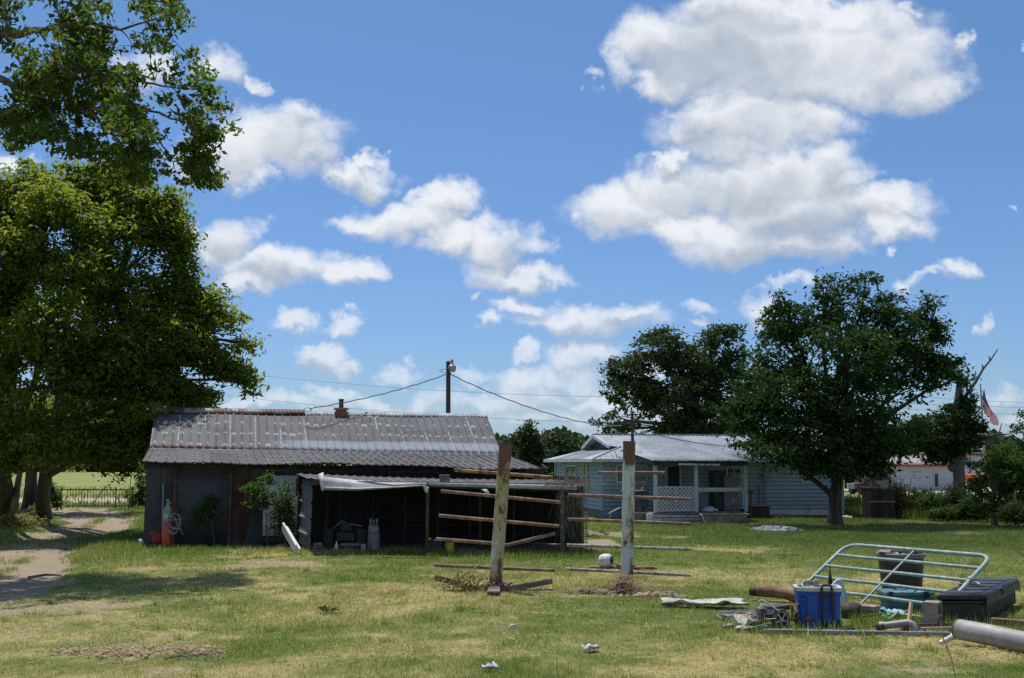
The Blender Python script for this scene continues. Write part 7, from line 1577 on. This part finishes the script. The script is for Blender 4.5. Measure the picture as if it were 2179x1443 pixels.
# wire coil
c = PG(1575, 1322); b = MB(); rr_ = random.Random(2)
for k_ in range(6):
    r0_ = rr_.uniform(.15, .3); ox = rr_.uniform(-.08, .08); ph = rr_.random() * 6
    b.tube([c + Vector((ox + r0_ * 1.2 * math.cos(a + ph), r0_ * .9 * math.sin(a + ph), .03 + k_ * .012 + .03 * (1 + math.sin(a * 1.3 + k_)))) for a in np.linspace(0, 6.6, 26)], .008, 5)
b.tube([c + Vector((-.3, -.1, .03)), c + Vector((-.22, .05, .08)), c + Vector((.0, .2, .14)), c + Vector((.35, .1, .12)), E(1618, 1316, .1)], .009, 5)
tag(b.build('wire_coil', m_wireg, smooth=60), 'loose coil of thin grey cable in the grass left of the engine cart', 'cable')
# flat scraps
def scrap(name, px, py, w_, d_, m, lab, cat, rz=0, h_=.03, seed=1, nx=14, ny=6, curl=.05):
    c = PG(px, py); rr = np.random.RandomState(seed); b = MB(); vs = []; Rz = Matrix.Rotation(rz, 3, 'Z'); o1 = rr.rand() * 50
    for j in range(ny + 1):
        for i in range(nx + 1):
            u, v = i / nx, j / ny; f = lambda a, b2: float(fbm(np.array([a]), np.array([b2]), 3)[0])
            x = (u - .5) * w_ * (1 + .25 * (f(v * 3 + o1, 1) - .5)); y = (v - .5) * d_ * (1 + .6 * (f(u * 5 + o1, 7.) - .5)) + .15 * d_ * (f(u * 4, o1) - .5)
            z = .045 + curl * (f(u * 6 + o1, v * 4) - .35) * 1.6 + h_ * (abs(v - .5) * 2) ** 3
            vs.append(c + Rz @ Vector((x, y, max(.01, z))))
    b.add(vs, [(j * (nx + 1) + i, j * (nx + 1) + i + 1, (j + 1) * (nx + 1) + i + 1, (j + 1) * (nx + 1) + i) for j in range(ny) for i in range(nx)])
    return tag(b.build(name, m, smooth=45, solid=.008), lab, cat)
scrap('crumpled_sheet', 1497, 1293, 1.38, .36, M('sheet_white', (.50, .48, .43), .7, c2=(.34, .32, .28), sc=4, c3=(.10, .08, .06), sc3=4, lo3=.62, hi3=.66), 'long torn white sheet lying flat on the lawn left of the rusty pipe', 'sheet', -.05, .05, 3, 30, 8, .07)
scrap('torn_flap', 1430, 1279, .1, .05, m_white, 'small white torn flap at the left end of the long sheet', 'scrap', .3, .05, 4, 6, 3, .12)
scrap('rusty_sheet', 1598, 1334, .30, .52, M('panel_rusty_white', (.36, .35, .33), .7, c2=(.26, .13, .09), sc=4, lo=.56, hi=.62), 'pale metal panel with rusty streaks lying left of the engine cart', 'metal panel', .25, .08, 5, 8, 10, .04)
scrap('metal_offcut', 1600, 1349, .46, .10, m_steel, 'ragged grey metal offcut at the left end of the long rail', 'metal scrap', .0, .05, 6, 12, 3, .05)
scrap('grey_scrap', 1553, 1343, .16, .10, m_conc, 'small grey scrap lying left of the rusty streaked panel', 'scrap', .2, .03, 7, 5, 3, .05)
scrap('light_cloth', 1902, 1311, .34, .42, M('cloth_blue', (.10, .34, .42), .8, c2=(.30, .48, .52), sc=7, lo=.5, hi=.58), 'light blue crumpled cloth under the lowest gate rail', 'cloth', .3, .03, 8, 16, 12, .09)
scrap('white_litter', 1258, 1389, .20, .12, m_white, 'crumpled cream litter on the near lawn, larger piece right of centre', 'litter', .4, .02, 9, 12, 9, .07)
scrap('plastic_film', 1043, 1430, .18, .10, M('film', (.45, .48, .48), .35), 'clear crumpled plastic on the lawn at the bottom edge of the photo', 'litter', .1, .02, 10, 12, 9, .06)
scrap('leaf_scrap', 700, 1305, .30, .14, M('leaf_brown', (.18, .12, .05), .9), 'curled brown leaf scrap on the lawn left of centre', 'litter', .1, .03, 11, 12, 8, .09)
p = PG(1090, 1340); b = MB(); b.lathe([(0, 0), (.035, .01), (.04, .04), (.025, .07), (0, .075)], p, 8, sx=1.1); b.box(p + Vector((.03, -.01, .06)), (.04, .03, .03), .4); tag(b.build('white_cup', m_white), 'tiny white crushed cup on the lawn between the two racks', 'cup')
for i, (px, py, lab) in enumerate(((2102, 1404, 'blackish lump, left one of the pair on the straw under the big pipe'), (2133, 1407, 'blackish lump, right one of the pair on the straw under the big pipe'), (1310, 1407, 'little grey pebble on the near lawn right of the cream litter'), (1922, 1370, 'grey clod on the straw below the long rail'))):
    lump('clod', lab, 'clod', PG(px, py), .05 + .02 * (i < 2), .035, .035, (m_dark, m_dark, m_conc, m_conc)[i], 40 + i, 8)
# long rail and other metal lying in front
b = MB(); p0, p1 = PG(1622, 1351), PG(2022, 1358); b.beam(p0 + up * .05, p1 + up * .05, .05, .05); b.beam(p0 + Vector((0, .05, .04)), p1 + Vector((0, .05, .04)), .02, .07); tag(b.build('steel_rail', M('rail_blue_grey', (.24, .27, .30), .5, .3, c2=(.16, .17, .18), sc=3), bevel=.004), 'long thin grey steel rail lying across the front of the junk pile', 'rail')
b = MB(); p0, p1 = PG(1960, 1346), PG(2032, 1346); b.beam(p0 + up * .05, p1 + up * .06, .04, .04); tag(b.build('steel_rod', m_steel, bevel=.004), 'short steel rail behind the long one, left of the big pipe', 'rail')
b = MB(); p0, p1 = PG(1750, 1347), PG(1885, 1336); b.tube([p0 + up * .03, p1 + up * .04], .014, 6); tag(b.build('rusty_rod', m_rust), 'thin rusty rod in the grass behind the long rail', 'rod')
b = MB(); p0, p1 = PG(1795, 1350), PG(1915, 1346); b.beam(p0 + up * .03, p1 + up * .03, .08, .02); tag(b.build('wood_strip', m_woodw), 'tan wooden strip in the grass left of the bent exhaust pipe', 'wood strip')
# bent exhaust pipe
Yx = 15.2
b = MB(); P_ = [PY(1872, 1330, Yx + .15), PY(1885, 1331, Yx + .1), PY(1915, 1327, Yx), PY(1933, 1325, Yx - .05), PY(1942, 1328, Yx - .08), PY(1947, 1336, Yx - .1), PY(1948, 1348, Yx - .12), PY(1948, 1356, Yx - .13)]
b.tube(P_, [.05, .046, .046, .047, .047, .048, .048, .05], 14); ep = thing('exhaust_pipe', 'bent grey exhaust pipe arched over the grass right of the wooden strip', 'pipe', PG(1948, 1360)); b.build('tube', m_steel, ep, smooth=60)
b = MB(); b.tube([PY(1865, 1333, Yx + .18), PY(1884, 1332, Yx + .1)], [.05, .05], 12); b.build('rusty_end', m_rustd, ep)
b = MB(); b.beam(PY(1920, 1328, Yx - .02), PY(1917, 1352, Yx - .1), .04, .03, up=(0, 1, 0)); b.box(PY(1928, 1342, Yx), (.07, .06, .16), .2); b.build('bracket', m_rust, ep)
# stick, boards, dark tray
b = MB(); b.beam(PY(1939, 1284, 16.3), PY(1934, 1324, 15.6), .055, .03, up=(0, 1, 0)); tag(b.build('wood_stake', m_woodw, bevel=.003), 'upright tan wooden stake leaning on the gate left of the cinder block', 'stake')
b = MB(); a = PG(1812, 1318); b.add([a + Vector(q) for q in ((-.14, .0, 0), (.12, .0, 0), (.17, .05, .22), (-.13, .05, .24))], [(0, 1, 2, 3)]); tag(b.build('dark_tray', M('olive_dark', (.055, .05, .035), .7, c2=(.09, .08, .06), sc=3), solid=.03), 'dark olive metal tray tilted beside the blue cooler', 'tray')
b = MB(); a, c = PG(1826, 1308), PG(1868, 1312); b.beam(a + up * .12, c + up * .12, .22, .07); b.beam(a + Vector((0, .06, .04)), c + Vector((.05, .05, .05)), .2, .05); tag(b.build('old_board', m_wood, bevel=.006), 'grey weathered board stub behind the dark tray', 'board')
b = MB(); a, c = PG(1832, 1320), PG(1880, 1316); b.beam(a + up * .05, c + up * .07, .05, .03); tag(b.build('dark_scrap', m_rustd), 'dark rusty scrap lying below the grey board stub', 'scrap')
b = MB(); p0, p1 = PG(1868, 1310), PG(1895, 1326); b.tube([p0 + up * .05, p1 + up * .05], .024, 8); b.tube([PG(1890, 1326) + up * .04, PG(1912, 1314) + up * .08], .02, 8); tag(b.build('gate_offcut', m_green), 'short pale green tube pieces crossing under the lowest gate rail', 'pipe')
b = MB(); p0, p1 = PG(1948, 1342), PG(2045, 1340); b.beam(p0 + up * .05, p1 + up * .05, .12, .08); b.beam(p0 + Vector((0, -.05, .09)), p1 + Vector((0, -.05, .09)), .02, .03); tag(b.build('rusty_channel', m_rust, bevel=.004), 'rusty steel channel lying between cinder block and big pipe', 'steel channel')
b = MB(); p0, p1 = PG(2110, 1330), PG(2210, 1338); b.beam(p0 + up * .06, p1 + up * .06, .14, .08); tag(b.build('rusty_channel', m_rust, bevel=.004), 'rusty steel channel lying behind the big pipe at the right edge', 'steel channel')
b = MB(); c = PG(1742, 1350); b.add([c + Vector(q) for q in ((-.03, 0, .0), (.05, -.02, .02), (.03, .0, .12), (-.0, 0, .06))], [(0, 1, 2, 3)]); tag(b.build('green_shard', M('bottle_green', (.02, .07, .04), .3), solid=.012), 'dark green plastic shard in the grass before the blue cooler', 'shard')
# rusty pipe behind
Yr = 18.9
rp = thing('rusty_pipe', 'short thick rusty pipe with a dark cap lying left of the gate', 'pipe', PY(1645, 1272, Yr))
b = MB(); b.tube([PY(1611, 1257, Yr), PY(1640, 1259, Yr - .1), PY(1670, 1263, Yr - .2), PY(1695, 1270, Yr - .3)], [.092, .096, .094, .094], 18); b.build('tube', m_rust, rp, smooth=60)
b = MB(); b.lathe([(.03, -.05), (.06, -.04), (.075, .03), (.075, .1)], PY(1600, 1259, Yr + .02), 14, axis=(1, -.1, -.02)); b.build('cap', m_blackr, rp)
# big aluminium pipe
pA, pB, pC = PY(2040, 1339, 14.35), PY(2110, 1352, 13.95), PY(2260, 1384, 13.0)
bp = thing('big_pipe', 'large dull aluminium pipe running out of the photo at the lower right', 'pipe', PG(2050, 1362))
b = MB(); dd_ = (pC - pA).normalized(); b.tube([pA, pA + dd_ * .02, pB, pC], [.118, .128, .128, .128], 30, cap=False); b.tube([pA + dd_ * .001, pA + dd_ * .06], [.115, .11], 30); b.build('tube', m_alu, bp, smooth=50)
b = MB(); b.tube([pA + dd_ * .0, pA + dd_ * .02], .131, 30, cap=False); b.build('end_band', m_rustd, bp); b = MB(); b.tube([pB + dd_ * .2, pB + dd_ * .215], .131, 30, cap=False); b.build('weld_seam', M('seam', (.3, .3, .29), .5, .5), bp)
b = MB(); b.tube([PY(2000, 1369, 14.35), PY(2014, 1362, 14.35), PY(2024, 1356, 14.4), PY(2033, 1357, 14.45)], [.03, .034, .034, .03], 12); b.tube([PY(2024, 1354, 14.4), PY(2030, 1345, 14.45)], [.02, .018], 8)
tag(b.build('white_elbow', M('pvc', (.52, .52, .50), .4), smooth=60), 'short white plastic pipe elbow lying at the end of the big pipe', 'pipe elbow')
b = MB(); b.tube([PY(2004, 1352, 14.4), PY(2018, 1380, 13.6), PY(2026, 1410, 12.9), PY(2031, 1436, 12.1)], [.008, .008, .007, .004], 5); tag(b.build('twig', m_pole), 'thin dark twig lying across the straw left of the big pipe', 'twig')
b = MB(); p0 = PG(350, 1408); b.tube([p0 + up * .03, PG(385, 1404) + up * .05, PG(408, 1406) + up * .02], [.012, .01, .006], 5); b.tube([PG(375, 1405) + up * .04, PG(385, 1398) + up * .08], .006, 4); tag(b.build('twig', m_pole), 'dark dead twig on the near left lawn below the clod row', 'twig')
b = MB(); p0 = PG(90, 1232); b.tube([PG(60, 1236) + up * .06, PG(95, 1232) + up * .08, PG(128, 1228) + up * .04], [.03, .025, .012], 6); tag(b.build('fallen_branch', m_dead), 'grey fallen branch lying across the dirt track in the shade', 'branch')
# ------------------------------------------------------------------ unseen thin cloud, added high up to dim the sun over the house
cm = bpy.data.materials.new('shade_cloud_veil'); cm.use_nodes = True; ct = cm.node_tree; ct.nodes.clear(); k = NT(ct)
k.n('ShaderNodeOutputMaterial', inp={0: k.n('ShaderNodeMixShader', inp={0: .27, 1: k.n('ShaderNodeBsdfTransparent').outputs[0], 2: k.n('ShaderNodeBsdfTranslucent', inp={0: (.9, .9, .92, 1)}).outputs[0]}).outputs[0]})
S_ = Vector((22, 52, 0)); zc = 420.0; cc = S_ + sdir * (zc / sdir.z)
b = MB(); vs = []; fs = []; nr, ns = 10, 48
for i in range(nr + 1):
    a = -math.pi / 2 + math.pi * i / nr
    for j in range(ns):
        th = math.tau * j / ns; q = 1 + .14 * math.sin(th * 3 + 1) + .08 * math.sin(th * 7) + .05 * math.sin(th * 11 + 2)
        vs.append(cc + Vector((21.5 * math.cos(a) * math.cos(th) * q, 25 * math.cos(a) * math.sin(th) * q, 5 * math.sin(a) * (1 + .3 * math.sin(th * 5)))))
for i in range(nr):
    for j in range(ns): fs.append((i * ns + j, i * ns + (j + 1) % ns, (i + 1) * ns + (j + 1) % ns, (i + 1) * ns + j))
b.add(vs, fs); tag(b.build('shade_cloud', cm), kind='structure')
